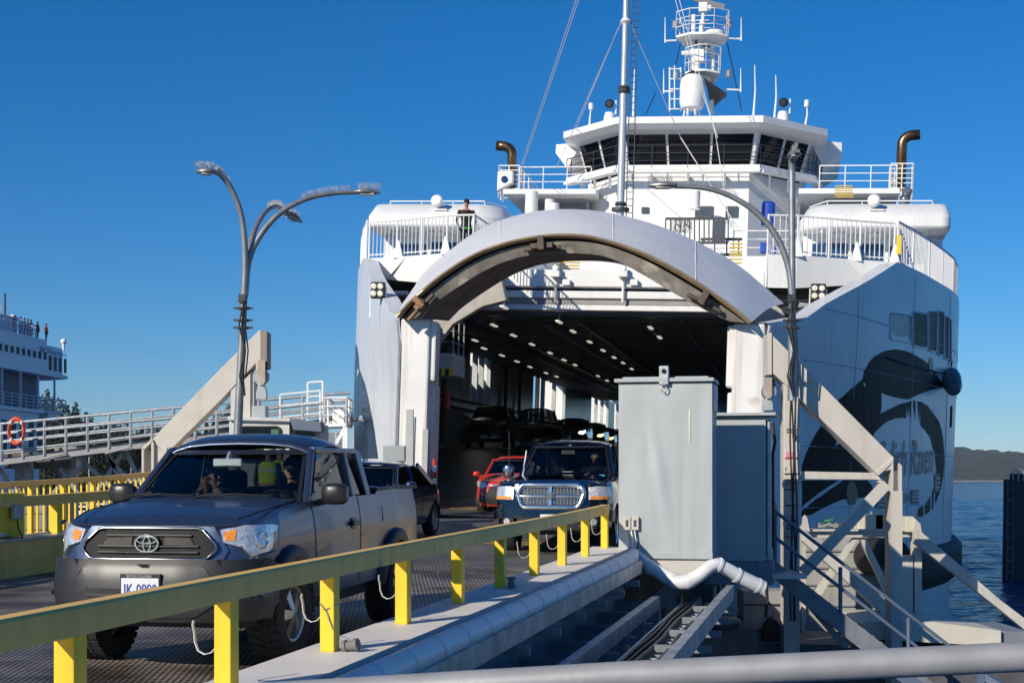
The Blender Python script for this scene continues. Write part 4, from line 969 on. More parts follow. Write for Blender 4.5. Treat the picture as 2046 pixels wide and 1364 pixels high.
for w, r in ((1.3,.03),(1.37,.025),(1.45,.035),(1.72,.04),(1.64,.03)): mb.tube([RP(5+k*1.1, w+.02*sin(k*1.7+w*9), -.46) for k in range(17)], r, 6)
mb.build('cable', WIRE, t, smooth=60)
# left-hand side of the ramp
WL = -7.77
struct(slab(MB(), 14, 31, WL-.6, WL, 0, .5).build('ramp_edge_girder', YELD))
struct(slab(MB(), 14, 31, WL-.62, WL+.02, .5, .53).build('edge_plate', mat('galv_plate', (.40,.39,.37), .5, .3, vary=.2, vs=4)))
t = thing('guard_beam', 'olive yellow guard beam on the far side of the ramp', 'guard rail', RP(20, WL-.3, .5))
slab(MB(), 14, 31, WL-.36, WL-.22, .97, 1.12).build('beam', YELD, t)
for s in (17.2, 21.3, 25.4, 29.5): MB().box(RP(s, WL-.3, .76), (.14,.16,.5), R(-12.3)).build('post', YEL, t)
c = RP(20.0, WL-.42, .86); MB().box(c, (.3,.75,.62), R(-12.3)).build('drive_housing', YEL, t, bev=.02)
t = thing('junction_box', 'small grey junction box with a black cable on the yellow housing', 'junction box', RP(20.05, WL-.25, .8)); c = RP(20.05, WL-.2, .9); MB().box(c, (.08,.22,.2), R(-12.3)).build('case', GALV, t, bev=.01); MB().tube([c+V((0,0,-.1)), c+V((.02,0,-.25)), c+V((.1,-.05,-.38))], .012, 6).build('cable', WIRE, t)
t = thing('gauge_plate', 'pale grey shield-shaped plate hung on the far yellow balusters', 'plate', RP(19.2, WL-.45, .6)); c = RP(19.2, WL-.42, .75); MB().prism([c+RD*x+V((0,0,z)) for x, z in ((-.16,.28),(.16,.32),(.16,-.2),(.05,-.28),(-.1,-.25))], RL*.03).build('sheet', mat('tan_plate', (.45,.38,.30), .6), t)
t = thing('baluster_rail', 'yellow baluster railing along the far edge of the ramp', 'railing', RP(20, WL-1.1, .4))
mb = MB(); slab(mb, 13, 33, WL-1.16, WL-1.08, 1.22, 1.30); mb.build('top_rail', YELD, t)
for k in range(19): s = 14+k*1.0; MB().box(RP(s, WL-1.12, .68), (.07,.09,1.08), R(-12.3)).build('post', YEL, t)
for k in range(95):
    s = 14+k*.2
    if k % 5: MB().box(RP(s, WL-1.12, .68), (.028,.028,1.08), R(-12.3)).build('baluster', YEL, t)
struct(slab(MB(), 13, 33, WL-1.4, WL-.6, -.1, .14).build('ramp_walkway', STEELB))
t = thing('tube_rail', 'low silver tube fixed on top of the far ramp girder', 'tube', RP(18, WL-.15, .55)); MB().tube([RP(s, WL-.12, .6) for s in (14,17,19.6)], .025, 8).tube([RP(19.3,WL-.12,.53), RP(19.3,WL-.12,.66)], .06, 10).build('tube', GALV, t, smooth=50)
# ------------------------------------------------------------------ grey electrical cabinets
RM = Matrix.Rotation(R(-12.3), 4, 'Z')
def RB(c, d): return MB().box(c, d, M=RM)
c1 = P(1329, 1115, 22.15)
t = thing('electrical_cabinet', 'tall dented pale grey cabinet with a lifting lug, in full sun', 'cabinet', c1)
M1 = TM[t.name]
def LC(x, y, z): return c1+RL*x+RD*y+V((0,0,z))
def lbox(mb, x0, x1, y0, y1, z0, z1, C=None):
    C = C or LC; return mb.box(C((x0+x1)/2,(y0+y1)/2,(z0+z1)/2), (x1-x0,y1-y0,z1-z0), M=RM)
H1 = 350*22.15/F; w1 = .695
def dented():
    mb = MB(); rows = []
    for i in range(41):
        z = H1*i/40; row = []
        for j in range(25):
            x = -w1+2*w1*j/24; d = .022*noise.noise(V((x*1.6+3, z*1.1, 0)))+.03*max(0, 1-abs(x+.05-(H1-z)*.16+.25)/.1)*max(0, 1-abs(z-H1*.5)/(H1*.45))
            if j in (0,24) or i in (0,40): d = 0
            row.append(LC(x, -d-.004, z))
        rows.append(row)
    return mb.grid(rows)
dented().build('front_panel', GREYP, t, smooth=60)
lbox(MB(), -w1, w1, .004, .85, 0, H1).build('body', GREYP, t, bev=.012)
lbox(lbox(MB(), -w1-.06, w1+.03, -.07, .9, H1+.015, H1+.07), -w1+.05, w1-.06, .05, .8, H1+.07, H1+.1).build('roof', GREYP, t, bev=.01)
lbox(MB(), -w1+.4, w1-.03, .02, .8, -.24, 0).build('plinth', mat('plinth_beige', (.52,.49,.45), .6), t)
lbox(MB(), -w1+.3, w1+.01, -.03, .02, -.005, .09).build('sill', GREYP, t, bev=.006)
mb = lbox(MB(), -.08, .06, -.1, .0, H1-.03, H1+.25); mb.build('lifting_lug', GALV, t, bev=.01)
MB().lathe([(.035,-.02),(.035,.02)], Matrix.Translation(LC(-.01,-.1,H1+.17)) @ Matrix.Rotation(R(90),4,'X'), 12).build('lug_hole', GLOSSK, t)
mb = MB(); c = LC(-.01,-.09,H1-.09); mb.tube([c+V((.04*cos(a*pi/5),0,.05*sin(a*pi/5))) for a in range(11)], .01, 6).build('ring', GALV, t)
lbox(MB(), .35, .375, -.012, .0, H1*.66, H1*.85).build('label_strip', mat('cream_strip', (.62,.6,.5), .5), t)
for a in (-.56, -.44): 
    o = lbox(MB(), a-.055, a+.055, -.08, 0, .42, .62).build('socket', mat('socket_ivory', (.5,.49,.43), .5), t, bev=.01)
    lbox(MB(), a-.02, a+.02, -.085, -.078, .47, .57).build('flap', DKGREY, o)
mb = MB()
for k, a in enumerate((-.58,-.5,-.45)): mb.tube([LC(a,-.05,.42), LC(a+.03,-.07,.25), LC(a+.04-.03*k,-.06,.05), LC(a-.1,-.1,-.03), LC(a+.1,-.1,-.06)], .012, 6)
mb.build('cable', PIPEW, t, smooth=60); MB().tube([LC(-.43,-.05,.42), LC(-.4,-.06,.1), LC(-.5,-.1,-.35), LC(-.45,-.1,-.5), LC(-.35,-.1,-.35)], .009, 6).build('loose_cable', WIRE, t)
mb = MB()
for x, y in ((w1-.02,.2),): 
    lbox(mb, w1, w1+.02, .05, .8, H1-.42, H1-.02)
mb.build('side_hood', GALV, t)
c2 = P(1485, 1120, 23.9)
t = thing('electrical_cabinet', 'shorter grey cabinet shaded by the taller one in front', 'cabinet', c2)
def LC2(x, y, z): return c2+RL*x+RD*y+V((0,0,z))
H2 = 288*23.9/F
lbox(MB(), -.62, .36, 0, .85, 0, H2, LC2).build('body', GREYP, t, bev=.012)
lbox(MB(), -.66, .52, -.12, .95, H2+.01, H2+.06, LC2).build('roof', GREYP, t, bev=.01)
lbox(MB(), -.6, .46, -.02, .9, -.38, -.01, LC2).build('plinth', STEELB, t)
lbox(lbox(MB(), -.3, .25, -.01, 0, .05, .32, LC2), -.6, .36, -.014, 0, .0, .03, LC2).build('access_panel', GREYP, t)
lbox(MB(), .37, .43, .05, .8, .05, H2-.05, LC2).build('side_conduit', GALV, t, bev=.02)
mb = MB(); mb.tube([LC2(.46,.1,H2-.1), LC2(.5,.1,H2-.4), LC2(.46,.15,H2-.6), LC2(.47,.15,.2)], .025, 6).build('cable', WIRE, t)
# ------------------------------------------------------------------ lifting towers
def pp(mb, poly, Y, d, sc_=None):
    return mb.prism([P(x, y, Y) for x, y in poly], (0, d, 0))
YT = 26.5
t = thing('lifting_tower', 'beige ramp lifting tower with tide marks, standing right of the cabinets', 'lifting tower', P(1582, 1500, YT))
pp(MB(), [(1566,760),(1598,790),(1598,1640),(1566,1640)], YT+.05, .35).build('column', BEIGE, t, bev=.01)
pp(MB(), [(1542,668),(1785,913),(1785,937),(1751,945),(1599,797),(1566,765),(1544,745)], YT, .45).build('diagonal_beam', BEIGE, t, bev=.01)
pp(MB(), [(1534,666),(1542,664),(1542,748),(1534,748)], YT-.03, .5).build('end_plate', BEIGE, t)
mb = MB(); pp(mb, [(1781,912),(1785,912),(1785,1640),(1781,1640)], YT-.01, .46); pp(mb, [(1797,925),(1802,930),(1802,1640),(1797,1640)], YT-.01, .46); pp(mb, [(1785,940),(1797,940),(1797,1640),(1785,1640)], YT+.12, .1); pp(mb, [(1781,980),(1803,980),(1803,1640),(1781,1640)], YT-.03, .02); mb.build('column', BEIGE, t)
pp(MB(), [(1599,941),(1749,944),(1762,958),(1599,957)], YT+.06, .25).build('strut', BEIGE, t, bev=.01)
mb = MB(); mb.bar(P(1770,967,YT+.1), P(1604,1143,YT+.1), .17, .22, (0,1,0)); mb.build('brace', BEIGE, t)
pp(pp(MB(), [(1749,945),(1785,913),(1785,922),(1756,949)], YT-.02, .2), [(1760,958),(1783,975),(1783,985),(1755,962)], YT-.02, .2).build('gusset', BEIGE, t)
mb = MB()
for i, n_ in enumerate('54321'): writing('tide_number', n_, DKGREY, t, P(1568, 939.5+32*i, YT+.05)+V((0,-.004,0)), (1,0,0), (0,0,.055))
for i in range(5): a = P(1568, 946+31.5*i, YT+.04); MB().box(a+V((.11,0,0)), (.23,.01,.022)).build('tide_mark', REDP if i == 4 else DKGREY, t)
MB().box(P(1582,915,YT+.04), (.25,.01,.02)).build('tide_mark', REDP, t); MB().box(P(1577,907,YT+.04), (.12,.01,.09)).build('pink_tag', mat('pink_tag', (.75,.25,.4), .6), t)
def tackle(px, py, Y, k, lab):
    t = thing('pulley_block', lab, 'pulley', P(px, py, Y))
    S = lambda x, y, dy=0: P(px+x*k, py+y*k, Y+dy)
    MB().prism([S(-8,-30),(S(8,-30)),S(8,14),S(4,22),S(-4,22),S(-8,14)], (0,.06,0)).prism([S(-8,-30,.2),(S(8,-30,.2)),S(8,14,.2),S(4,22,.2),S(-4,22,.2),S(-8,14,.2)], (0,.06,0)).build('cheek_plate', mat('tan_steel', (.45,.36,.28), .5, vary=.2), t)
    MB().lathe([(.06,-.07),(.16*k,-.07),(.13*k,0),(.16*k,.07),(.06,.07)], Matrix.Translation(S(0,5,.13)) @ Matrix.Rotation(R(90),4,'X'), 20).build('sheave', GALV, t, smooth=40)
    MB().prism([S(-6,20,.05),S(6,20,.05),S(11,38,.05),S(11,52,.05),S(-11,52,.05),S(-11,38,.05)], (0,.15,0)).build('yoke', GREYP, t, bev=.01)
    mb = MB()
    for yy in (-22,-12,-2,8): mb.lathe([(.03,-.03),(.03,.05)], Matrix.Translation(S(9,yy,.1)) @ Matrix.Rotation(R(90),4,'Y'), 8)
    mb.build('bolt', DKGREY, t)
tackle(1536, 778, YT-.1, .8, 'pulley block hanging under the right lifting tower')
YL = 29.0
t = thing('lifting_tower', 'beige ramp lifting tower with a long diagonal leg, behind the grey pickup', 'lifting tower', P(485, 1400, YL))
pp(MB(), [(440,737),(518,659),(521,659),(521,757),(511,757),(511,726),(440,800),(331,908),(303,878)], YL, .45).build('diagonal_beam', BEIGE, t, bev=.01)
pp(MB(), [(521,659),(533,662),(533,735),(521,733)], YL-.02, .5).build('end_plate', mat('tan_steel_plate', (.28,.23,.19), .6), t)  # side plate in shade: the shade is put into a darker beige
mb = MB(); pp(mb, [(475,770),(500,745),(497,1500),(473,1500)], YL+.05, .4); pp(mb, [(461,778),(474,768),(474,1500),(461,1500)], YL+.02, .2); mb.build('column', BEIGE, t)
pp(MB(), [(500,745),(507,742),(507,1500),(497,1500)], YL+.1, .45).build('column_flange', BEIGE, t)
mb = MB(); pp(mb, [(283,894),(303,876),(306,880),(287,898)], YL-.05, .4); pp(mb, [(283,894),(287,896),(287,1500),(283,1500)], YL-.05, .45); pp(mb, [(302,880),(307,884),(307,1500),(302,1500)], YL-.05, .45); pp(mb, [(287,900),(302,900),(302,1500),(287,1500)], YL+.2, .05); pp(mb, [(307,884),(331,908),(312,940),(307,945)], YL+.02, .3); mb.build('column', BEIGE, t)
tackle(522, 748, YL-.1, .95, 'pulley block with dark bolts hanging under the left lifting tower')
MB_ = pp(MB(), [(503,810),(531,810),(531,834),(503,834)], YL-.1, .35)
t = thing('hoist_motor', 'grey hoist drum on the roof of the control hut', 'hoist', P(517, 834, YL)); MB_.build('base', GREYP, t, bev=.02); MB().lathe([(.03,0),(.03,.35)], Matrix.Translation(P(517,812,YL)), 10).build('rod', GALV, t)
# ------------------------------------------------------------------ lamp posts
LG = mat('lamp_post_steel', (.30,.31,.32), .4, .5, vary=.2, vs=5, streak=.4)
def arm(mb, pts, Y0, Y1, r0, r1):
    n = len(pts); q = [P(x, y, Y0+(Y1-Y0)*(i/(n-1))**1.5) for i, (x, y) in enumerate(pts)]
    q = resample(q, 20); mb.tube(q, [r0+(r1-r0)*i/20 for i in range(21)], 10); return q
def spikes(mb, q, i0, i1, n, h=.13):
    for k in range(n):
        t = i0+(i1-i0)*k/(n-1); i = int(t); p = q[min(i,len(q)-2)].lerp(q[min(i+1,len(q)-1)], t-i)
        for a in (-.35, 0, .35): mb.tube([p, p+V((sin(a)*h*.6, cos(k*2.4)*.04, h))], .004, 3, False)
def head(c, d, L, w=.24):
    d = V(d).normalized(); M = Matrix.Translation(c) @ d.to_track_quat('X', 'Z').to_matrix().to_4x4()
    mb = MB(); rows = []
    for i in range(11):
        t = i/10; ww = w*.5*(.35+.65*sin(pi*min(1, t*1.15)**.8) if t < .95 else .3); rows.append([M @ V((L*t, ww*cos(a*pi/6), (.075 if a <= 6 else .045)*sin(a*pi/6)*(.5+.5*sin(pi*t)))) for a in range(12)])
    return mb.grid([r+[r[0]] for r in rows]).add(rows[0], [tuple(range(12))]).add(rows[-1], [tuple(range(12))]), MB().box(M @ V((L*.5,0,-.035)), (L*.5, w*.6, .03), M=d.to_track_quat('X','Z').to_matrix().to_4x4())
def lamp(lab, base, poles, arms, Y, heads):
    t = thing('lamp_post', lab, 'lamp post', P(*base, Y))
    mb = MB(); mb.tube([P(x, y, Y) for x, y in poles], [.085]+[.06]*(len(poles)-1), 12); pole = mb.build('pole', LG, t, smooth=50)
    mb = MB()
    for y in (616,640,655): p = P(poles[1][0], y, Y); mb.lathe([(.13,-.015),(.13,.015)], Matrix.Translation(p), 10).box(p+V((0,-.05,0)), (.34,.06,.03))
    mb.box(P(poles[1][0]-2, 597, Y)+V((0,-.03,0)), (.12,.14,.14)); mb.build('clamp_collar', DKGREY, t)
    mb = MB(); c0 = [P(poles[1][0]+dx, y, Y-.12) for y, dx in ((600,0),(650,-3),(700,3),(750,-2),(790,2))]; mb.tube(c0, .018, 6); mb.tube([p+V((.05,0,0)) for p in c0[:4]], .014, 6); mb.tube([p+V((-.06*(i%2),.02,0)) for i, p in enumerate(c0)], .014, 6)
    mb.build('power_cable', WIRE, t, smooth=60)
    for a, Y1, h in zip(arms, heads[0], heads[1]):
        mb = MB(); q = arm(mb, a, Y, Y1, .062, .04); o = mb.build('arm', LG, t, smooth=60)
        s = MB(); spikes(s, q, 13, 19, 16); s.build('bird_spike', mat('spike_wire', (.5,.45,.38), .4, .6), o)
        d = (q[-1]-q[-2]); d.z *= .2
        hd, lens = head(q[-1]-d.normalized()*.04, V(h[0]), h[1]); ho = hd.build('lantern', LG, t, smooth=60); lens.build('lens', mat('lens_grey', (.5,.5,.45), .3), ho)
        s = MB(); spikes(s, [q[-1]+V(h[0]).normalized()*h[1]*k/5+V((0,0,.05)) for k in range(6)], .5, 4.5, 10, .12); s.build('bird_spike', mat('spike_wire', (.5,.45,.38)), ho)
lamp('three armed grey lamp post beside the left lifting tower', (470,980), [(470,980),(487,600),(488,570)],
     [[(487,600),(490,520),(484,440),(466,385),(444,353),(428,343)], [(489,595),(497,520),(520,470),(560,425),(610,398),(660,387),(712,384)], [(488,590),(493,530),(507,465),(530,424),(553,413),(570,424)]],
     26.0, ([25.6,26.6,29],[((-1,-.35,-.05),.34),((1,.1,0),.46),((.35,.8,-.15),.6)]))
lamp('grey lamp post with arms standing before the right lifting tower', (1583,800), [(1583,800),(1583,590),(1582,320)],
     [[(1583,600),(1576,535),(1552,473),(1515,428),(1468,396),(1415,377),(1348,371)], [(1582,340),(1582,325),(1582,314)]],
     26.0, ([26.0,25.9],[((-1,0,0),.5),((0,-1,0),.55)]))
t = thing('power_cable', 'bundle of black cables strapped down the right lifting tower', 'cable', P(1583, 1240, 26.3))
mb = MB()
for k in range(4): mb.tube([P(1581+3*k+2.5*sin(y*.02+k*2), y, 26.35) for y in range(640, 1260, 40)], .016, 6)
mb.build('strand', WIRE, t, smooth=60)
mb = MB()
for y in (750,858,958,1050,1160): mb.box(P(1584,y,26.35), (.2,.12,.025)).box(P(1584,y+5,26.35), (.2,.12,.025))
mb.build('strap', DKGREY, t)
# ------------------------------------------------------------------ stairs behind the cabinets
YS = 24.9
t = thing('steel_stair', 'blue-grey steel stair descending to the right behind the cabinets', 'stair', P(1560, 1130, YS))
def Z8(x, y): return (1480+x/3.551, 980+y/3.551)
for dy in (0, .8):
    o = pp(MB(), [Z8(*a) for a in ((210,515),(250,500),(1400,1385),(1230,1420),(430,790),(215,600))], YS+dy, .06); o.build('stringer', STEELB, t)
mb = MB()
for k in range(16): a = P(*Z8(260+k*62, 545+k*47), YS); mb.box(a+V((.05,.43,-.05)), (.24,.78,.03))
mb.build('tread', GALV, t)
HRL = mat('handrail_blue_grey', (.12,.16,.23), .4, vary=.1)  # blue of the shade put into the handrail colour
for dy in (0, .82):
    for pts in (((205,85),(235,90),(250,150),(1500,1115)), ((245,330),(1270,1120))):
        MB().tube([P(*Z8(*a), YS+dy) for a in pts], .03, 8).build('handrail', HRL, t, smooth=60)
    for x, y0, y1 in ((243,100,510),(707,540,870),(1190,900,1200)): MB().tube([P(*Z8(x, y0), YS+dy), P(*Z8(x, y1), YS+dy)], .034, 8).build('rail_post', HRL, t, smooth=60)
MB().box(P(*Z8(240,115), YS), (.07,.07,.09)).build('rail_band', YELD, t)
mb = pp(MB(), [Z8(490,840),(Z8(530,830)),Z8(780,1110),Z8(720,1110)], YS+.1, .1); mb.build('stair_brace', STEELB, t)
struct(MB().box2((4.15,24.0,-1.62),(4.75,26.0,-1.55)).build('landing', GALV))
# ------------------------------------------------------------------ fender frames on the right
YF = 29.0
FB = mat('fender_frame_paint', (.56,.54,.49), .55, vary=.08, streak=.35, dirt=(.42,.37,.3), ds=1, dt=.68)
t = thing('mooring_structure', 'pale steel fender frame with sloping struts right of the stairs', 'fender frame', P(1720, 1560, YF))
mb = MB(); pp(mb, [(1603,1057),(1830,1056),(1830,1060),(1603,1061)], YF, .5); pp(mb, [(1603,1061),(1826,1060),(1826,1072),(1603,1073)], YF+.12, .2); mb.build('cross_beam', FB, t)
for poly in ([(1603,1052),(1612,1062),(1777,1205),(1770,1232),(1603,1080)], [(1829,1055),(1840,1061),(1998,1197),(1997,1216),(1828,1084)], [(1998,1197),(2060,1244),(2060,1268),(1997,1216)]): pp(MB(), poly, YF-.25, .22).build('sloping_strut', FB, t, bev=.01)
for poly in ([(1706,1074),(1716,1074),(1640,1190),(1622,1190)], [(1718,1074),(1730,1074),(1786,1188),(1784,1215)]): pp(MB(), poly, YF+.2, .16).build('inner_brace', FB, t)
for poly in ([(1827,1040),(1842,1050),(1842,1400),(1829,1400)], [(1804,1110),(1824,1110),(1824,1400),(1806,1400)], [(1601,1050),(1610,1050),(1610,1400),(1601,1400)]): pp(MB(), poly, YF+.02, .3).build('column', FB, t)
for x in (1609, 1833): pp(MB(), [(x-6,1055),(x-4,1034),(x,1028),(x+4,1034),(x+9,1062),(x+4,1062)], YF-.1, .1).build('lug', FB, t)
MB().box(P(1735,1042,YF+.4), (.5,.4,.3)).box(P(1762,1042,YF+.4), (.35,.4,.4)).box(P(1815,1046,YF+.2), (.25,.5,.3)).build('bearing_block', mat('cream_block', (.62,.58,.44), .6), t, bev=.01)
t2 = thing('rope_heap', 'heap of grey and green mooring rope on the fender frame', 'rope', P(1660, 1056, YF+.3))
mb = MB(); random.seed(5)
for k in range(7): c = P(1642+k*7, 1051, YF+.3); mb.tube([c+V((.12*cos(a*.7+k), .12*sin(a*.7+k), .02*((a*k)%4))) for a in range(9)], .022, 6)
mb.build('grey_rope', mat('grey_rope', (.25,.25,.23), .9), t2, smooth=60); c = P(1657,1047,YF+.25); MB().tube([c+V((.09*cos(a*.8), .1*sin(a*.8), .015*a)) for a in range(8)], .02, 6).build('green_rope', mat('green_rope', (.05,.22,.08), .9), t2, smooth=60)
t = thing('quay_wall', 'big grey plate wall behind the braces of the fender frame', 'fender panel', P(1700,1300,31))  # steel fender panel behind the mooring frame
pp(MB(), [(1595,1072),(1800,1072),(1800,1420),(1595,1420)], 31, .3).build('plate', mat('panel_grey', (.36,.36,.34), .5, vary=.1, streak=.5), t)
mb = MB()
for y in (1100,1134,1168,1210): mb.bar(P(1596,y,30.98), P(1800,y,30.98), .03, .03)
mb.build('seam', STEELB, t)
t = thing('tyre_fender', 'round black rubber fender with bolts behind the fender frame', 'fender', P(1755,1150,30.3))
M = Matrix.Translation(P(1757,1112,30.6)) @ Matrix.Rotation(R(90),4,'X') @ Matrix.Rotation(R(20),4,'Y')
MB().lathe([(.1,-.4),(.36,-.4),(.40,-.3),(.40,.5)], M, 20).build('drum', BLACK, t, smooth=40)
mb = MB()
for k in range(10): q = M @ V((.39*cos(2*pi*k/10), .39*sin(2*pi*k/10), .38)); mb.ball(q, .05, 8, 5)
mb.build('bolt', DKGREY, t)
t = thing('mooring_platform', 'low cream concrete platform at the water right of the stairs', 'platform', P(1900,1300,27))
pp(MB(), [(1722,1246),(1735,1241),(1870,1242),(2000,1259),(2000,1290),(1880,1284),(1722,1275)], 27, 2.5).build('deck_edge', mat('cream_steel', (.62,.58,.50), .6, vary=.08, dirt=(.4,.33,.25), ds=1.5, dt=.66), t)
pp(MB(), [(2000,1259),(2060,1262),(2060,1290),(2000,1290)], 27.1, 2).build('deck_end', STEELB, t)
pp(MB(), [(1500,1282),(2060,1300),(2060,1500),(1500,1500)], 26.9, 2.5).build('skirt', mat('dark_skirt', (.10,.10,.11), .7, vary=.3), t)
# shaded pier column with round fender, between cabinets and stairs
t = thing('pier_column', 'shaded grey steel pier column under the cabinets', 'pier', P(1540,1500,27.6))
pp(MB(), [(1486,1180),(1572,1180),(1572,1560),(1486,1560)], 27.6, .8).build('plate', mat('pier_grey', (.34,.35,.36), .55, vary=.1, streak=.4), t)
pp(MB(), [(1572,1160),(1586,1160),(1586,1560),(1572,1560)], 27.4, .5).build('flange', FB, t)
mb = MB()
for y in (1207,1258,1300): mb.bar(P(1487,y,27.57), P(1571,y,27.57), .025, .025)
mb.build('seam', DKGREY, t)
t = thing('round_fender', 'black round rubber fender hanging on the shaded pier column', 'fender', P(1541,1275,27.2))
rows = []; MB().lathe([(.02,-.14),(.17,-.13),(.19,0),(.17,.13),(.02,.14)], Matrix.Translation(P(1541,1272,27.3)) @ Matrix.Rotation(R(90),4,'X') @ Matrix.Diagonal((1,2,1,1)), 22).build('pad', BLACK, t, smooth=50)
MB().tube([P(1531,1160,27.1), P(1533,1200,27.1), P(1530,1232,27.1)], .03, 8).build('hanger', BLACK, t, smooth=60)
t = thing('shaded_locker', 'dark steel locker standing in the shade under the cabinets', 'locker', P(1449,1320,26))
MB().box(P(1449,1282,26), (.40,.5,.85)).build('case', mat('dark_locker', (.035,.045,.06), .5), t, bev=.01); MB().box(P(1449,1238,25.95), (.46,.6,.06)).build('lid', STEELB, t)
t = thing('bent_strut', 'curved steel strut below the ramp edge left of the locker', 'strut', P(1330,1310,24))
q = resample([P(1340,1190,24), P(1339,1250,24), P(1330,1285,24), P(1305,1318,24)], 12); mb = MB()
for a, b in zip(q, q[1:]): mb.bar(a, b, .16, .1, (0,1,0))
mb.build('web', STEELB, t); mb = MB()
for k in range(10): mb.ball(P(1338,1192+k*9,23.93), .012, 6, 4)
mb.build('rivet', GALV, t)
t = thing('pipe_cluster', 'thin service pipes hanging in the shade below the cabinets', 'pipes', P(1430,1300,25))
for px, y0, y1, r in ((1428,1170,1235,.03),(1440,1160,1225,.02),(1455,1165,1220,.025),(1362,1190,1280,.015),(1348,1200,1262,.02)): MB().tube([P(px,y0,25), P(px-1,y1,25)], r, 6).build('pipe', GALV, t)
mb = MB(); mb.bar(P(1220,1290,23), P(1350,1165,23), .2, .25); mb.bar(P(1395,1200,24.5), P(1240,1340,22), .12, .16); 
b_ = thing('diagonal_girder', 'shaded diagonal girder bracing the ramp under the channels', 'girder', P(1220,1290,23)); mb.build('girder', STEELB, b_)
# ------------------------------------------------------------------ foreground handrail
FGM = mat('weathered_handrail', (.35,.35,.355), .5, .25, vary=.12, vs=14, bump=.05, bs=25, dirt=(.36,.22,.12), ds=5, dt=.68)
t = thing('handrail_pipe', 'thick grey foreground handrail pipe across the bottom right corner', 'handrail', P(1400,1420,2.5))
MB().tube([P(-500,1452,2.62), P(480,1394,2.52), P(1240,1350,2.45), P(2046,1311,2.4), P(2700,1280,2.35)], .0245, 24).build('rail', FGM, t, smooth=60)
t = thing('gangway_rails', 'dark blue walkway rails at the bottom right corner below the handrail pipe', 'railing', P(1950,1360,21))
MB().bar(P(1950,1340,22), P(2050,1400,21.5), .1, .1).bar(P(1958,1340,21.9), P(1958,1420,21.9), .1, .1).bar(P(1800,1346,23), P(1900,1420,23), .1, .2).build('rail', HRL, t)
# ------------------------------------------------------------------ control hut
YH = 28.4
t = thing('control_hut', 'pale grey control hut with a rounded window, behind the pickup', 'hut', P(520,1000,YH))
HW = mat('hut_paint', (.62,.62,.60), .5, vary=.05, streak=.2)
mb = MB(); pp(mb, [(458,838),(578,841),(578,1010),(458,1010)], YH, 1.6)
mb.build('wall', HW, t); pp(MB(), [(455,831),(580,835),(580,842),(455,839)], YH-.1, 1.9).build('roof', HW, t, bev=.01)
o = MB().prism([P(x, y, YH-.02) for x, y in rrect(481,853,559,920,8)], (0,.015,0)).build('window', DKGLASS, t)
q = [P(x, y, YH-.03) for x, y in rrect(480,852,560,921,8)]; MB().tube(q+[q[0]], .018, 6).build('frame', DKGREY, o); MB().box(P(549,873,YH-.03), (.14,.01,.3)).build('green_board', mat('green_board', (.06,.2,.1), .5), o)
pp(MB(), [(578,841),(641,846),(641,1010),(578,1010)], YH+.3, 1.2).build('annex_wall', HW, t)
pp(MB(), [(578,836),(640,842),(642,862),(586,858)], YH-.25, .6).build('awning', mat('blue_grey_awning', (.13,.16,.22), .5), t)
pp(MB(), [(592,862),(628,864),(628,950),(592,950)], YH+.25, .03).build('annex_window', DKGLASS, t)
# ------------------------------------------------------------------ passenger gangway with piers
YG = 44.0
t = thing('passenger_gangway', 'grey steel passenger gangway climbing to the right behind the yellow rail', 'gangway', P(150,960,YG))
GW = mat('gangway_steel', (.34,.335,.33), .5, .3, vary=.15, streak=.3)
for dy, dk in ((0,0),(2.2,8)):
    pp(MB(), [(-80,938),(300,893),(520,866),(700,843),(700,835),(520,856),(300,883),(-80,927)], YG+dy, .3).build('bottom_chord', GW, t)
    pp(MB(), [(-80,918),(300,872),(520,846),(700,824),(700,818),(520,839),(300,865),(-80,910)], YG+dy, .15).build('kick_plate', GW, t)
    mb = MB()
    for o in (0, 20, 40): mb.tube([P(-80,874+o*.9-dk*2.5,YG+dy), P(340,835+o*.75-dk*2.5,YG+dy), P(700,800+o*.6-dk*2.0,YG+dy)], .045 if o == 0 else .03, 8)
    mb.build('handrail', GALV, t, smooth=60)
    for k in range(17): x = -40+k*43; MB().tube([P(x, lerp([(-80,874),(340,835),(700,800)], x)-dk*2.5, YG+dy), P(x, lerp([(-80,930),(300,886),(700,836)], x), YG+dy)], .045, 6).build('rail_post', GALV, t)
mb = MB()
for k in range(4): mb.tube([P(60+130*k+20,918-12*k,YG-.1), P(130+130*k,905-12*k,YG-.1)], .03, 6)
mb.build('bracket', GW, t)
pp(MB(), [(-80,925),(700,830),(700,836),(-80,932)], YG+.3, 2).build('floor', GW, t)
t = thing('trestle', 'crossed steel bracing of the trestle below the gangway', 'trestle', P(240,1000,45))
for a, b in (((215,905),(255,990)),((250,900),(292,985)),((235,985),(150,905)),((180,1000),(245,905)),((240,1000),(300,915)),((290,990),(215,915)),((0,935),(28,985)),((28,990),(60,940)),((105,985),(170,925)),((160,990),(120,935))): MB().bar(P(*a,45), P(*b,45), .11, .11).build('brace', GW, t)
for i, (x0, x1, y0, Yp, lab) in enumerate(((30,66,935,47,'leftmost round concrete pier under the gangway'),(118,156,922,47.5,'taller shaded concrete pier with a square cap under the gangway'))):
    t = thing('concrete_pier', lab, 'pier', P((x0+x1)/2, 1330, Yp), 0, 'concrete piers under the gangway')
    r = (x1-x0)/2*Yp/F; a = P((x0+x1)/2, y0, Yp); MB().lathe([(r*1.12,-5.5-a.z+a.z-1),(r,0)], Matrix.Translation(a+V((0,0,0))), 18).build('shaft', CONC, t, smooth=40)
    MB().box(a+V((0,0,.12)), (r*2.3, r*2.2, .7 if i else .3)).build('cap', CONC, t, bev=.03)
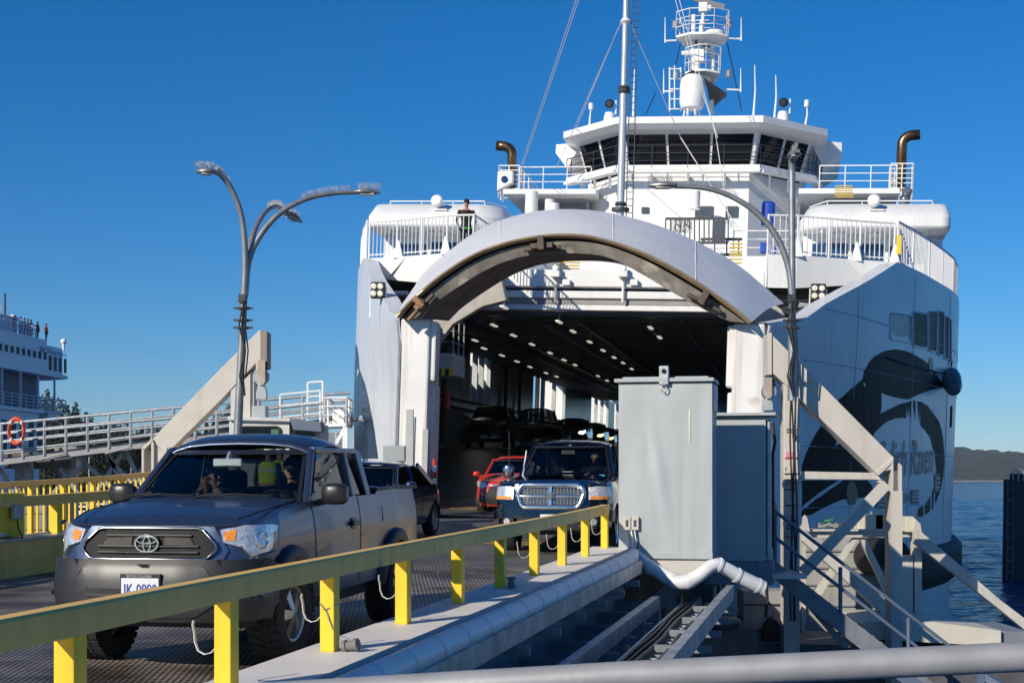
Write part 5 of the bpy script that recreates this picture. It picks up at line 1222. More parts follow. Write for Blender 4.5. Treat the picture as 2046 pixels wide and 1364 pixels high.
t = thing('pier_crosshead', 'dark concrete crosshead joining the two piers under the gangway', 'beam', P(90,930,47.4)); MB().box(P(85,920,47.4), (2.1,.9,.5)).build('beam', mat('dark_concrete', (.14,.12,.10), .9, vary=.3), t)
t = thing('block_wall', 'stained stone block wall glimpsed through the yellow balusters', 'wall', P(40,1100,36))
mb = MB()
for i in range(3):
    for j in range(3): mb.box(P(20+32*i,1010+32*j,36)+V((0,.02*((i*j)%2),0)), (.37,.5,.37))
mb.build('blocks', CONC, t, bev=.02)
t = thing('life_ring', 'orange life ring hung on the gangway rail', 'life ring', P(33,860,43.7))
M = Matrix.Translation(P(33,861,43.7)) @ Matrix.Rotation(R(90),4,'X') @ Matrix.Diagonal((.62,1,1,1))
mb = MB(); rows = [[M @ V(((.36+.075*cos(b*pi/4))*cos(a*pi/12), (.36+.075*cos(b*pi/4))*sin(a*pi/12), .075*sin(b*pi/4))) for b in range(9)] for a in range(25)]; mb.grid(rows).build('ring', ORANGE, t, smooth=60)
mb = MB()
for k in range(4): mb.lathe([(.085,-.04),(.085,.04)], M @ Matrix.Rotation(R(45+90*k),4,'Z') @ Matrix.Translation((.36,0,0)) @ Matrix.Rotation(R(90),4,'X'), 10)
mb.build('band', WHITE2, t)
# boarding platform beside the ship
YB = 43.0
t = thing('boarding_platform', 'white railed boarding platform against the left side of the ferry', 'platform', P(672,900,YB))
pp(MB(), [(640,846),(692,844),(692,851),(640,853)], YB, 1.6).build('floor', WHITE2, t); pp(MB(), [(664,818),(688,816),(688,845),(664,845)], YB+.6, .6).build('locker', WHITE2, t, bev=.02)
mb = MB(); fr = [P(649,846,YB), P(692,846,YB), P(692,846,YB)+V((0,1.5,0)), P(649,846,YB)+V((0,1.5,0)), P(649,846,YB)]; railing(mb, fr, .75, 3, .03, .6); railing(mb, [P(560,856,YB+1), P(640,848,YB+1)], 1.0, 3, .03, .8); railing(mb, [P(615,850,YB+2), P(645,848,YB+2)], 1.3, 3, .035, .5); mb.build('railing', RW, t)
mb = MB(); mb.bar(P(650,853,YB), P(650,1010,YB), .14); mb.bar(P(690,853,YB), P(672,885,YB), .1); mb.bar(P(690,853,YB), P(690,1010,YB), .14); mb.build('leg', WHITE2, t)
MB().lathe([(.3,-.5),(.3,.3)], Matrix.Translation(P(662,885,YB+.4)), 14).build('drum', WHITE2, t, smooth=40)
# grey boxes on the ship's ramp edge
t = thing('deck_cabinet', 'low pale grey cabinet standing before the left bow jamb behind the sedan', 'cabinet', P(788,960,34.0)); MB().box(P(788,906,34), (.5,.4,.36)).build('case', GREYP, t, bev=.015); MB().box(P(788,940,34), (.44,.3,.42)).build('stand', GREYP, t)
t = thing('guide_post', 'slim grey box post beside the left bow jamb', 'post', P(819,1000,35)); MB().box(P(819,890,35), (.17,.2,1.7)).build('post', mat('post_grey', (.5,.5,.48), .5), t, bev=.01)
t = thing('warning_post', 'red and white striped thin post at the left of the car deck entrance', 'post', P(868,1030,34.8), 0)
for k in range(9): MB().tube([P(868+(k%2)*.5,1030-k*12.5,34.8), P(868,1030-k*12.5-12.5,34.8)], .045, 8).build('stripe', REDP if k % 2 == 0 else WHITE2, t)
# ------------------------------------------------------------------ second ferry at the left
FD = V((.077,.997,0)).normalized(); FR = V((FD.y,-FD.x,0))
A2 = math.atan2(-FD.x, FD.y)
Y2 = 146.; c0 = P(140, 955, Y2)
t = thing('distant_ferry', 'blue-shaded passenger ferry moored at the far left beyond the gangway', 'ferry', c0+V((0,0,-6)), A2)
TM2 = TM[t.name]; TI2 = TM2.inverted()
def LP(px, py, lat=0.):                      # point of the photograph on the ferry's near side plane (local x = lat), as local coordinates
    m = TI2.to_3x3(); d = m @ V(((px-CX)/F, 1, (HY-py)/F)); o = TI2 @ V((0,0,0)); k = (lat-o.x)/d.x; return o+d*k
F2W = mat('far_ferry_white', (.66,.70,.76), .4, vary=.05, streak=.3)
def deck(z0, z1, s1, over=0., taper=0., inx=0.): # rounded-end deck block in local coordinates, near side at x = -inx
    pts = [V((-inx+over,-45,z0)), V((-inx+over,s1-2-taper,z0)), V((-inx-2.5,s1-.3,z0)), V((-8-inx,s1,z0)), V((-14,s1-.3,z0)), V((-17+inx-over,s1-2,z0)), V((-17+inx-over,-45,z0))]
    return MB().prism(pts, (0,0,z1-z0))
zt = [LP(90, y).z for y in (688,747,768,815,905)]
zA = LP(131,698).z; zB = LP(138,752).z; zC = LP(110,822).z
deck(zB, zA, 0).build('upper_house', F2W, t, False); deck(zB-.35, zB, .6, .3).build('deck_edge', F2W, t, False)
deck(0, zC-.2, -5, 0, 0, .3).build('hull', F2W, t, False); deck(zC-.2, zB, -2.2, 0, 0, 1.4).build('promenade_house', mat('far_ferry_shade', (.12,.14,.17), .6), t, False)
deck(zC-.3, zC, -4.6, .1).build('promenade_deck', F2W, t, False)
mb = MB(); railing(mb, [V((.1,-45,zC)), V((.1,-6,zC)), V((-3,-4.6,zC))], 1.2, 4, .04, 1.6); mb.build('promenade_rail', F2W, t, False)
for k in range(9): MB().bar((.0,-3-4*k-1,zC), (.0,-3-4*k-1,zB), .16).build('stanchion', F2W, t, False)
hA = zA-zB
for k in range(30):
    s = -1.0-1.25*k; tall = k < 4; z1 = zA-hA*(.36 if tall else .30); z0 = zB+hA*(.10 if tall else .46)
    MB().box2((.0, s-.62, z0), (.04, s, z1)).build('window', FARWIN, t, False)
for k in range(14):
    s = -6.3-2.0*k; MB().box2((-.30, s-1.1, zC-3.9), (-.26, s, zC-1.2)).build('saloon_window', FARWIN, t, False)
MB().prism([V((-3.2,-4.6,zC-.9)),V((-.4,-2.2,zC-.9)),V((-.4,-4.6,zC-.9))], (0,0,.9)).box2((-3,-7,zC-.1),(-.2,-.5,zC+.05)).build('bridge_wing', F2W, t, False)
mb = MB(); railing(mb, [V((-.2,-6,zC)), V((-.2,-.6,zC)), V((-3,-.6,zC))], 1.2, 2, .05, 1.5); mb.build('wing_rail', F2W, t, False)
writing('ship_lettering', 'BCFerries', mat('far_blue_lettering', (.03,.08,.25), .5), t, (.06,-7.6,zA-hA*.30), (0,1,0), (0,0,hA*.2), False, width=6.4, nrm=.03)
deck(zA, zA+.5, -3.5, -.05, 0, .1).build('bulwark', F2W, t, False)
zD = zA+.5; deck(zD, zD+1.5, -8.5, -1.3).build('top_house', F2W, t, False); deck(zD+1.5, zD+1.65, -7.6, -1.1).build('top_deck', F2W, t, False)
mb = MB(); railing(mb, [V((-.2,-45,zD)), V((-.2,-8,zD)), V((-4,-7.2,zD))], 1.1, 3, .05, 1.4, .35, .03); railing(mb, [V((-2.2,-45,zD+1.65)), V((-2.2,-11,zD+1.65)), V((-6,-9.5,zD+1.65))], 1.3, 3, .05, 1.4, .35, .03); mb.build('top_railing', F2W, t, False)
p = LP(26,638,-6); MB().ball((p.x,p.y,p.z+.0), (.46,.46,.5), 16, 10).lathe([(.42,-.9),(.44,-.1)], Matrix.Translation(p), 12).build('radome', WHITE2, t, False, smooth=50)
p = LP(127,682,-1); MB().ball((p.x,p.y,p.z), .3, 14, 8).lathe([(.14,-.9),(.16,-.2)], Matrix.Translation(p), 10).build('satellite_dome', WHITE2, t, False, smooth=50)
mb = MB(); p = LP(10,640,-5); mb.tube([p+V((0,0,-2)), p+V((0,0,2.6))], .09, 6); mb.build('aerial', DKGREY, t, False)
# ------------------------------------------------------------------ steel dolphin at the far right
t = thing('mooring_dolphin', 'dark steel mooring dolphin with a ladder standing in the water at the right edge', 'mooring dolphin', P(2040,1163,86))
DK = mat('wet_dark_steel', (.035,.035,.04), .6, vary=.4, vs=1.2, dirt=(.09,.075,.06), ds=.9, dt=.6)
pp(MB(), [(2009,957),(2052,957),(2052,1175),(2006,1175)], 86, .35).build('fender_face', DK, t)
pp(MB(), [(2024,946),(2200,946),(2200,1060),(2024,1060)], 86.4, .6).build('cap', DK, t); pp(MB(), [(2060,1060),(2200,1060),(2200,1175),(2040,1175)], 89, 3).build('pile', BLACK, t)
mb = MB()
for x in (2013, 2024): mb.bar(P(x,960,85.9), P(x-1,1160,85.9), .06)
for k in range(8): mb.bar(P(2013,975+k*24,85.9), P(2024,975+k*24,85.9), .08)
mb.build('ladder', mat('ladder_steel', (.13,.13,.14), .5), t)
mb = MB()
for x in (2029, 2040): c = P(x,950,86); mb.tube([c+V((-.15,0,-.3)), c+V((-.15,0,.25)), c+V((0,0,.4)), c+V((.15,0,.25)), c+V((.15,0,-.3))], .04, 6)
mb.build('mooring_hoop', GALV, t)
# ------------------------------------------------------------------ people
SKIN = mat('skin', (.52,.30,.21), .55, vary=.1, vs=8)
def clothes(name, bands):
    """body material: colours by height above the feet in object space"""
    m = bpy.data.materials.new(name); m.use_nodes = True; n = m.node_tree.nodes; l = m.node_tree.links; b = n['Principled BSDF']; b.inputs['Roughness'].default_value = .8
    tc = n.new('ShaderNodeTexCoord'); sx = n.new('ShaderNodeSeparateXYZ'); l.new(tc.outputs['Object'], sx.inputs[0])
    mr = n.new('ShaderNodeMath'); mr.operation = 'DIVIDE'; mr.inputs[1].default_value = 2; l.new(sx.outputs['Z'], mr.inputs[0])
    r = n.new('ShaderNodeValToRGB'); r.color_ramp.interpolation = 'CONSTANT'; e = r.color_ramp.elements
    e[0].position = 0; e[0].color = tuple(bands[0][1])+(1,)
    e.remove(e[1])
    for z, c in bands[1:]: k = e.new(z/2); k.color = tuple(c)+(1,)
    l.new(mr.outputs[0], r.inputs[0]); l.new(r.outputs[0], b.inputs['Base Color']); return m
def limb(mb, pts, rs, n=10):
    mb.tube(pts, rs, n); 
    for p, r in zip(pts, rs): mb.ball(p, r*.99, n, 6)
def torso(mb, secs, n=16):
    rows = [[V((cx+rx*cos(2*pi*k/n), cy+ry*sin(2*pi*k/n), z)) for k in range(n+1)] for z, rx, ry, cx, cy in secs]
    mb.grid(rows); mb.f.append(tuple(len(mb.v)-n-1+k for k in range(n))); mb.f.append(tuple(len(mb.v)-len(secs)*(n+1)+k for k in reversed(range(n))))
def hand(mb, w, d, side, r=.0085, curl=.9):
    """palm, four bent fingers and a thumb from wrist w along direction d (facing down)"""
    d = V(d).normalized(); u = V((side,0,0)) if abs(d.x) < .8 else V((0,1,0)); u = (u-d*u.dot(d)).normalized(); nrm = d.cross(u)
    mb.tube([w, w+d*.045, w+d*.09], [.026,.036,.032], 10)
    for k, L in enumerate((.068,.078,.073,.058)):
        b = w+d*.085+u*(.027-.018*k); p = [b, b+d*L*.45, b+(d*cos(curl)+nrm*sin(curl))*L*.4+d*L*.45, b+(d*cos(curl)+nrm*sin(curl))*L*.4+d*L*.45+(d*cos(2*curl)+nrm*sin(2*curl))*L*.3]
        mb.tube(p, [r*1.1,r,r*.95,r*.8], 7)
    b = w+d*.03+u*.03; mb.tube([b, b+u*.03+d*.02, b+u*.045+d*.05, b+u*.045+nrm*.012+d*.075], [.013,.0115,.010,.008], 7)
def head_mesh(mb, c, yaw=0, pitch=0, s=1.):
    M = Matrix.Translation(c) @ Matrix.Rotation(yaw,4,'Z') @ Matrix.Rotation(pitch,4,'X')
    prof = []
    for i in range(13):
        a = pi*i/12; z = -cos(a)*.118; r = sin(a)
        row = []
        for k in range(17):
            b = 2*pi*k/16; x = .078*r*cos(b); y = .096*r*sin(b)
            if z < -.03: x *= 1-.25*min(1,(-z-.03)/.08); y *= 1-.12*(1 if y > 0 else 0)
            if y < 0 and abs(x) < .03 and -.03 < z < .02: y -= .014*(1-abs(x)/.03)
            if y < 0 and .012 < abs(x) < .05 and .005 < z < .035: y += .008
            row.append(M @ (V((x, y, z))*s))
        prof.append(row)
    mb.grid(prof); nz = M @ (V((0,-.108,-.018))*s); mb.ball(nz, (.013*s,.016*s,.02*s), 8, 6)
    for e in (-1, 1): mb.ball(M @ (V((e*.08,.012,-.005))*s), (.014*s,.025*s,.034*s), 8, 6)
    mb.tube([M @ (V((-.022,-.088,-.062))*s), M @ (V((0,-.096,-.06))*s), M @ (V((.022,-.088,-.062))*s)], .007*s, 6)
    return M
def person(lab, loc, rz, H=1.78, body=None, pose='stand', group=None, cap=None, hair=None, vest=None, vox=.014, arms=None, lean=0., seated=False):
    """faces local -y; one continuous body, clothing as children"""
    t = thing('person', lab, 'person', loc, rz, group); k = H/1.78; mb = MB(); s = lambda x, y, z: V((x*k, y*k, z*k))
    hipz = .92
    L = lean
    torso(mb, [(.84*k,.15*k,.105*k,0,0),(.95*k,.165*k,.115*k,0,0),(1.08*k,.148*k,.105*k,0,-.01*k-L*.1),(1.25*k,.175*k,.12*k,0,-.02*k-L*.25),(1.38*k,.185*k,.115*k,0,-.01*k-L*.4),(1.46*k,.13*k,.085*k,0,-L*.5),(1.49*k,.07*k,.06*k,0,-L*.52)])
    limb(mb, [s(0,-L*.5,1.46), s(0,-.015-L*.55,1.56)], [.062*k,.056*k])
    M = head_mesh(mb, s(0,-.03-L*.62,1.65), 0, R(14) if pose != 'stand' or L else R(4), k)
    for e in (-1, 1):
        if seated: limb(mb, [s(e*.09,0,.90), s(e*.11,-.44,.93), s(e*.11,-.47,.5)], [.09*k,.065*k,.05*k])
        else:
            f = .03 if e > 0 else -.05
            limb(mb, [s(e*.09,0,.9), s(e*.105,f,.48), s(e*.11,f+.03,.09)], [.095*k,.062*k,.047*k]); limb(mb, [s(e*.11,f+.04,.05), s(e*.12,f-.14,.035)], [.045*k,.035*k])
        A = (arms or {}).get(e) or [(.20,0,1.41),(.25,.02,1.14),(.24,-.06,.90)]
        pts = [s(e*x, y-L*.4*(z-.9)/.5, z) for x, y, z in A]
        limb(mb, pts, [.058*k,.047*k,.034*k]); d = pts[-1]-pts[-2]; hand(mb, pts[-1], d, -e if True else e, .0095*k)
    o = mb.build('body', body, t, False, smooth=80); rm_ = o.modifiers.new('merge', 'REMESH'); rm_.mode = 'VOXEL'; rm_.voxel_size = vox; rm_.use_smooth_shade = True
    if cap is not None:
        c = MB(); rows = []
        for i in range(7):
            a = pi*.5*i/6; rows.append([M @ (V((.086*cos(a)*cos(b*pi/8), .104*cos(a)*sin(b*pi/8)+.004, .028+.098*sin(a)))*k) for b in range(17)])
        c.grid(rows); c.add([M @ (V(p)*k) for p in ((-.07,-.07,.034),(-.05,-.16,.02),(0,-.178,.018),(.05,-.16,.02),(.07,-.07,.034),(0,-.09,.05))], [(0,1,2,5),(5,2,3,4)])
        c.build('cap', cap, t, False, smooth=60, sol=.006)
    if hair is not None:
        c = MB(); rows = []
        for i in range(8):
            a = pi*.62*i/7-.12*pi*0; rows.append([M @ (V((.087*cos(pi*.5-a if False else a*.0)*sin(max(.05,a))*cos(b*pi/8)*1., .105*sin(max(.05,a))*sin(b*pi/8)+.012, .125*cos(a)))*k) for b in range(17)])
        c.grid(rows).build('hair', hair, t, False, smooth=60, sol=.01)
    if vest is not None:
        c = MB(); rows = [[s((rx+.02)*cos(b*pi/10), cy+(ry+.02)*sin(b*pi/10), z) for b in range(21)] for z, rx, ry, cy in ((.86,.165,.115,0),(1.08,.165,.115,-.01-L*.1),(1.25,.185,.125,-.02-L*.25),(1.40,.185,.115,-.01-L*.4),(1.47,.10,.08,-L*.5))]
        c.grid(rows).build('vest', vest, t, False, smooth=60)
    return t
BLK = (.008,.008,.010)
ofb = clothes('deckhand_black', [(0,(.01,.01,.01)),(.1,(.010,.011,.016)),(.9,BLK),(.93,(.10,.5,.08)),(.965,BLK),(1.5,(.45,.24,.16))])
p0 = FM @ V((-5.95, 9.0, DZ))
pz = SU(930, 495, 9.2); foot = FM @ V((pz.x, 9.35, DZ))
person('deckhand in black jacket and cap standing at the bow railing, looking down', foot, R(12), 1.86, ofb, cap=mat('black_cap', (.012,.012,.014), .8), vox=.016, lean=.08,
       arms={-1: [(.20,0,1.41),(.27,.03,1.15),(.25,-.10,.93)], 1: [(.20,0,1.41),(.28,.02,1.16),(.23,-.12,.95)]})
hv = clothes('crew_clothes', [(0,(.01,.01,.012)),(.1,(.012,.014,.03)),(.9,(.02,.03,.08)),(1.5,(.45,.26,.18))])
VEST = clothes('hi_vis_vest', [(0,(.55,.75,.03)),(1.0,(.6,.6,.55)),(1.06,(.75,.20,.03)),(1.10,(.55,.75,.03)),(1.3,(.6,.6,.55)),(1.36,(.55,.75,.03))])
for px, Y, lab in ((536,27.4,'worker in lime hi-vis vest, left of the two seen through the pickup windscreen'),(559,27.9,'worker in lime hi-vis vest, right of the two seen through the pickup windscreen')):
    X = (px-CX)*Y/F; person(lab, (X, Y, zd(Y)), R(160), 1.8, hv, vest=VEST, cap=mat('white_cap', (.6,.6,.58), .7), vox=.02, group='crew in hi-vis vests on the ramp')
cols = [((.02,.02,.03),'dark jacket'),((.5,.48,.45),'pale shirt'),((.05,.2,.45),'blue jacket'),((.35,.3,.3),'grey coat'),((.02,.02,.02),'black jacket'),((.02,.02,.025),'black hoodie'),((.5,.12,.08),'red top')]
where = ['leftmost at','second from the left at','in the middle group at','between others at','near the middle of','left of the white dome at','rightmost before the white dome at']
for i, ((c, nm), px) in enumerate(zip(cols, (30,42,50,57,63,76,93))):
    q = LP(px, 672, -.7); wq = TM2 @ V((-.75, q.y, zD))
    bm_ = clothes('passenger_clothes', [(0,(.03,.03,.05)),(.9,c),(1.5,(.45,.27,.19))])
    person('passenger in %s %s the rail of the distant ferry' % (nm, where[i]), wq, R(70), 1.72, bm_, hair=mat('dark_hair', (.02,.014,.01), .7), vox=.035, group='passengers on the distant ferry')
# ------------------------------------------------------------------ vehicles: x forward (front at 0), y to the left, z up from the ground
TRIM = mat('grey_bumper_plastic', (.016,.017,.019), .5, vary=.1, vs=6)
TYRE = mat('tyre_rubber', (.018,.018,.018), .85, vary=.3, vs=20)
ALLOY = mat('alloy', (.50,.47,.42), .35, .8, vary=.1)
LENS = mat('headlamp_chrome', (.80,.81,.83), .22, .55, vary=.35, vs=30, bump=.25, bs=60, coat=1)
AMBER = mat('amber_lens', (.85,.28,.03), .15, vary=.3, vs=30, coat=1)
GLS = glass('car_glass', (.60,.70,.72), .62)
GLD = glass('tinted_car_glass', (.2,.22,.24), .4)
INT = mat('cabin_trim', (.02,.021,.024), .7, vary=.2)
PLATEW = mat('plate_white', (.72,.74,.76), .4, vary=.05); PBLUE = mat('plate_blue', (.03,.06,.35), .4, vary=0)
def paint(name, c, metal=.5, rough=.28): return mat(name, c, rough, metal, vary=.04, coat=1, spec=.5)
class Car:
    def __init__(c, name, lab, loc, rz, m, g, pitch=0., group=None, cat='car'):
        M = Matrix.Translation(loc) @ Matrix.Rotation(rz,4,'Z') @ Matrix.Rotation(pitch,4,'Y')
        c.t = thing(name, lab, cat, M=M, group=group); c.m = m; c.g = g
        o = g['out']; c.o = o; c.S = [0.]
        for a, b in zip(o, o[1:]): c.S.append(c.S[-1]+math.hypot(b[0]-a[0], b[1]-a[1]))
    def xy(c, s):
        s = abs(s); i = 0
        sx = [(q, p[0]) for q, p in zip(c.S, c.o)]; sy = [(q, p[1]) for q, p in zip(c.S, c.o)]
        return lerp(sx, s), lerp(sy, s)
    def pt(c, s, z):
        x, y = c.xy(s); k = lerp(c.g['prof'], z); f = max(0, 1+x/.9)
        x = x - lerp(c.g['rake'], z)*f
        if x < -c.g['L']*.5: x += lerp(c.g.get('rrake', [(0,0),(1,0)]), z)*max(0, 1-(x+c.g['L'])/.8)
        return V((x, math.copysign(y*k, s) if s else 0., z))
    def fn(c, s, z):
        e = .02; p = c.pt(s, z); du = c.pt(s+e, z)-c.pt(s-e, z); dz = c.pt(s, z+e)-c.pt(s, z-e)
        n = du.cross(dz); n = n.normalized() if n.length > 1e-9 else V((1,0,0))
        out = V((max(0, p.x+.6)*1.2+(.05 if p.x > -.3 else 0), p.y, 0))
        if n.dot(out) < 0: n = -n
        return p, n
    def s_of_x(c, x):
        for i, (a, b) in enumerate(zip(c.o, c.o[1:])):
            if i and b[0] <= x <= a[0] and a[0] > b[0]: return c.S[i]+(c.S[i+1]-c.S[i])*(a[0]-x)/(a[0]-b[0])
        return c.S[-1]
    def zlow(c, x):
        z = lerp(c.g['sill'], x)
        for xa in c.g['axles']:
            d = abs(x-xa); r = c.g['arch']
            if d < r: z = max(z, c.g['rw']+math.sqrt(r*r-d*d)*.96-.02)
        return z
    def body(c, name='body'):
        g = c.g; Smax = c.S[-1]; ss = set(i*Smax/70 for i in range(71))
        for xa in g['axles']:
            for k in range(25): ss.add(c.s_of_x(xa+g['arch']*(-1.0+2*k/24)))
        for s in c.S: ss.add(s)
        c.ss = ss = sorted(ss); mb = MB(); rows = []
        for s in [-x for x in reversed(ss[1:])]+ss:
            x, y = c.xy(s); z0 = c.zlow(x); z1 = lerp(g['top'], x); rows.append([c.pt(s, z0+(z1-z0)*j/12) for j in range(13)])
        mb.grid(rows); top = []
        for s in ss:
            x, y = c.xy(s)
            if g['cowl'] < x or x < g['deck']: 
                z1 = lerp(g['top'], x); a = c.pt(s, z1); cr = lerp(g['crown'], x)
                top.append((x, [V((a.x+g.get('nose',0)*(1-(1-2*k/16)**2)*max(0,1+x/.5)*0, a.y*(1-2*k/16), z1+cr*(1-abs(1-2*k/16)**2.6))) for k in range(17)]))
        f = [r for x, r in top if x > g['cowl']]; r_ = [r for x, r in top if x < g['deck']]
        if f: mb.grid(f)
        if r_: mb.grid(r_)
        o = mb.build(name, c.m, c.t, False, smooth=38); c.b = o
        # wheel wells and underside
        w = MB(); ymax = max(p[1] for p in c.o)
        for xa in g['axles']:
            for sd in (-1, 1):
                a = [(xa+g['arch']*cos(pi*k/14), g['rw']+g['arch']*.96*sin(pi*k/14)-.02) for k in range(15)]
                w.grid([[V((x, sd*ymax*.99, z)) for x, z in a], [V((x, sd*ymax*.45, z)) for x, z in a]]); w.add([V((x, sd*ymax*.47, z)) for x, z in a], [tuple(range(15))])
        w.box((-g['L']/2, 0, .40), (g['L']*.93, ymax*1.7, .12)); w.build('underbody', BLACK, c.t, False, smooth=40); return o
    def patch(c, poly, name, m, off=.012, base=0., ds=.06, parent=None, mirror=False, smooth=40):
        o = None
        for sd in ((1, -1) if mirror else (1,)):
            o = wrap(MB(), [(sd*s, z) for s, z in poly], c.fn, off, ds, base, .07).build(name, m, parent or c.t, False, smooth=smooth)
        return o
    def wheels(c, rim_r, style='five', width=.25, lug=0, rm=None):
        g = c.g; rw = g['rw']; ty = g['track']
        proto = None
        for xa in g['axles']:
            for sd in (1, -1):
                M = Matrix.Translation((xa, sd*ty, rw)) @ Matrix.Rotation(R(g.get('steer', 0)) if xa == g['axles'][0] else 0, 4, 'Z') @ Matrix.Rotation(R(-90*sd), 4, 'X')
                h = width/2; mb = MB()
                mb.lathe([(rim_r,-h*.8),(rim_r*1.12,-h),(rw*.93,-h*.95),(rw*.99,-h*.7),(rw,-h*.3),(rw,h*.3),(rw*.99,h*.7),(rw*.93,h*.95),(rim_r*1.12,h),(rim_r,h*.8)], M, 40, False)
                if lug:
                    for k in range(lug):
                        a = 2*pi*k/lug
                        for zz, da, ln in ((h*.72,0,.07),(-h*.72,.5,.07),(h*.25,.3,.055),(-h*.25,.8,.055)):
                            mm = M @ Matrix.Rotation(a+da*2*pi/lug, 4, 'Z') @ Matrix.Translation((rw*.995, 0, zz)) @ Matrix.Rotation(.5 if abs(zz) < h*.5 else 0, 4, 'X')
                            mb.box((0,0,0), (.022, .7*2*pi*rw/lug, ln), M=mm)
                        mb.box((0,0,0), (.07,.018,.012), M=M @ Matrix.Rotation(a,4,'Z') @ Matrix.Translation((rw*.9,0,h*.95)))
                w = mb.build('wheel', TYRE, c.t, False, smooth=30)
                mb = MB(); R0 = rim_r
                mb.lathe([(R0,-h*.6),(R0*1.06,h*.72),(R0*1.04,h*.86),(R0*.95,h*.8),(R0*.9,h*.25),(R0*.86,h*.0)], M, 32, False)
                n = {'five': 5, 'six': 6, 'ten': 10}[style]
                for k in range(n):
                    mm = M @ Matrix.Rotation(2*pi*k/n, 4, 'Z'); w0, w1 = (.13,.2) if n < 8 else (.07,.1)
                    q = [(R0*.16,-w0*R0),(R0*.93,-w1*R0*1.25),(R0*.93,w1*R0*1.25),(R0*.16,w0*R0)]
                    mb.prism([mm @ V((x, y, h*.55+.05*(1-x/R0)*(1 if n < 8 else .3))) for x, y in q], (mm.to_3x3() @ V((0,0,-.05))))
                mb.lathe([(R0*.24,h*.4),(R0*.24,h*.72),(R0*.2,h*.85),(R0*.08,h*.88)], M, 16)
                mb.build('rim', rm or ALLOY, w, False, smooth=35)
                d = MB(); d.lathe([(.02,-h*.1),(R0*.9,-h*.1)], M, 24); d.build('brake_disc', BLACK, w, False)
    def greenhouse(c, A, roof_m=None, side=None, gl=None, sgl=None, rear=True, visor=True):
        """A: wb (base x, half width, z), wt (top), rt (roof rear), rb (rear base); side: pillar list"""
        (x0, y0, z0), (x1, y1, z1), (x2, y2, z2), (x3, y3, z3) = A; m = roof_m or c.m
        n = 10; rows = []
        for i in range(n+1):
            t = i/n; x = x1+(x2-x1)*t; yy = y1+(y2-y1)*t; zz = z1+(z2-z1)*t + c.g.get('rh', .06)*sin(pi*min(1, t*1.15+.02))**.7
            rows.append([V((x-.0, yy*k, zz-.075*abs(k)**6+.03*(1-k*k))) for k in [-1,-.985,-.95,-.88,-.7,-.4,0,.4,.7,.88,.95,.985,1]])
        r = MB().grid(rows).build('roof', m, c.t, False, smooth=60, sol=.02)
        bw = c.g.get('bow', .10)
        def ws(xa, ya, za, xb, yb, zb, sgn, e=.0):
            rows = []
            for j in range(7):
                t = j/6; rows.append([V((xa+(xb-xa)*t+sgn*bw*(1-k*k), (ya+(yb-ya)*t)*k, za+(zb-za)*t)) for k in [i/6-1 for i in range(13)]])
            return rows
        MB().grid(ws(x0-bw, y0-.05, z0-.02, x1-bw*.5+.02, y1-.06, z1-.01, 1)).build('windscreen', gl or GLS, c.t, False, smooth=60)
        mb = MB(); e = ws(x0-bw, y0-.05, z0-.02, x1-bw*.5+.02, y1-.06, z1-.01, 1)
        mb.grid([[p+V((.012,0,.004)) for p in e[6]], [p+V((.09,0,-.035)) for p in e[6]]]); 
        for k in (0, 12): mb.grid([[r_[k]+V((.006,0,.004)) for r_ in e], [r_[k].lerp(r_[k-1 if k else 1], .25)+V((.008,0,.004)) for r_ in e]])
        mb.grid([[p+V((.008,0,.006)) for p in e[0]], [p.lerp(q, .35)+V((.008,0,.006)) for p, q in zip(e[0], e[1])]])
        mb.build('screen_border', GLOSSK, c.t, False)
        mb = MB()
        for sd in (1, -1):
            mb.bar((x0-bw-.04, sd*(y0-.015), z0-.05), (x1-.06, sd*(y1-.02), z1-.005), .075, .055, (0,sd,0))
            for (xa, xb, wd_) in side['pillars']:
                t = (xb-x1)/(x2-x1) if x2 != x1 else 0; yr = y1+(y2-y1)*min(1, max(0, t)); zr = z1+(z2-z1)*min(1, max(0, t))
                zb_ = lerp(c.g['top'], xa); mb.bar((xa, sd*(y0+(y3-y0)*(xa-x0)/(x3-x0)), zb_-.03), (xb, sd*yr, zr-.0), wd_, .06, (0,sd,0))
        mb.build('pillar', m, c.t, False, bev=.012)
        if rear: MB().grid(ws(x3, y3-.04, z3, x2, y2-.05, z2, -1)).build('rear_window', sgl or GLD, c.t, False, smooth=60)
        for sd in (1, -1):
            for q in side['panes']:
                pts = []
                for x, z in q:
                    t = min(1, max(0, (z-z0)/(z1-z0))); yb = y0+(y3-y0)*(x-x0)/(x3-x0); pts.append(V((x, sd*(yb+(y1-yb)*t-.012), z)))
                MB().grid([[(pts[0]*(1-i/5)+pts[1]*(i/5))*(1-j/4)+(pts[3]*(1-i/5)+pts[2]*(i/5))*(j/4) for i in range(6)] for j in range(5)]).build('side_window', sgl or GLS, c.t, False, smooth=80)
        return r
    def mirror(c, x, y, z, s=(.10,.22,.17), m=None):
        for sd in (1, -1):
            mb = MB(); M = Matrix.Translation((x, sd*y, z)); rows = []
            for i in range(6):
                t = -1+2*i/5; k = (1-abs(t)**5*.35); sg = lambda q: math.copysign(abs(q)**.55, q); rows.append([M @ V((s[0]*sg(cos(a*pi/8))*(1-.4*t**4), sd*s[1]*.5*t, s[2]*.5*sg(sin(a*pi/8))*k)) for a in range(17)])
            mb.grid(rows).add(rows[0], [tuple(range(16))]).add(rows[-1], [tuple(range(16))]); mb.bar((x-.02, sd*(y-s[1]*.4), z-s[2]*.35), (x-.02, sd*(y-s[1]*1.0), z-s[2]*.5), .05, .05)
            mb.build('wing_mirror', m or GLOSSK, c.t, False, smooth=50)
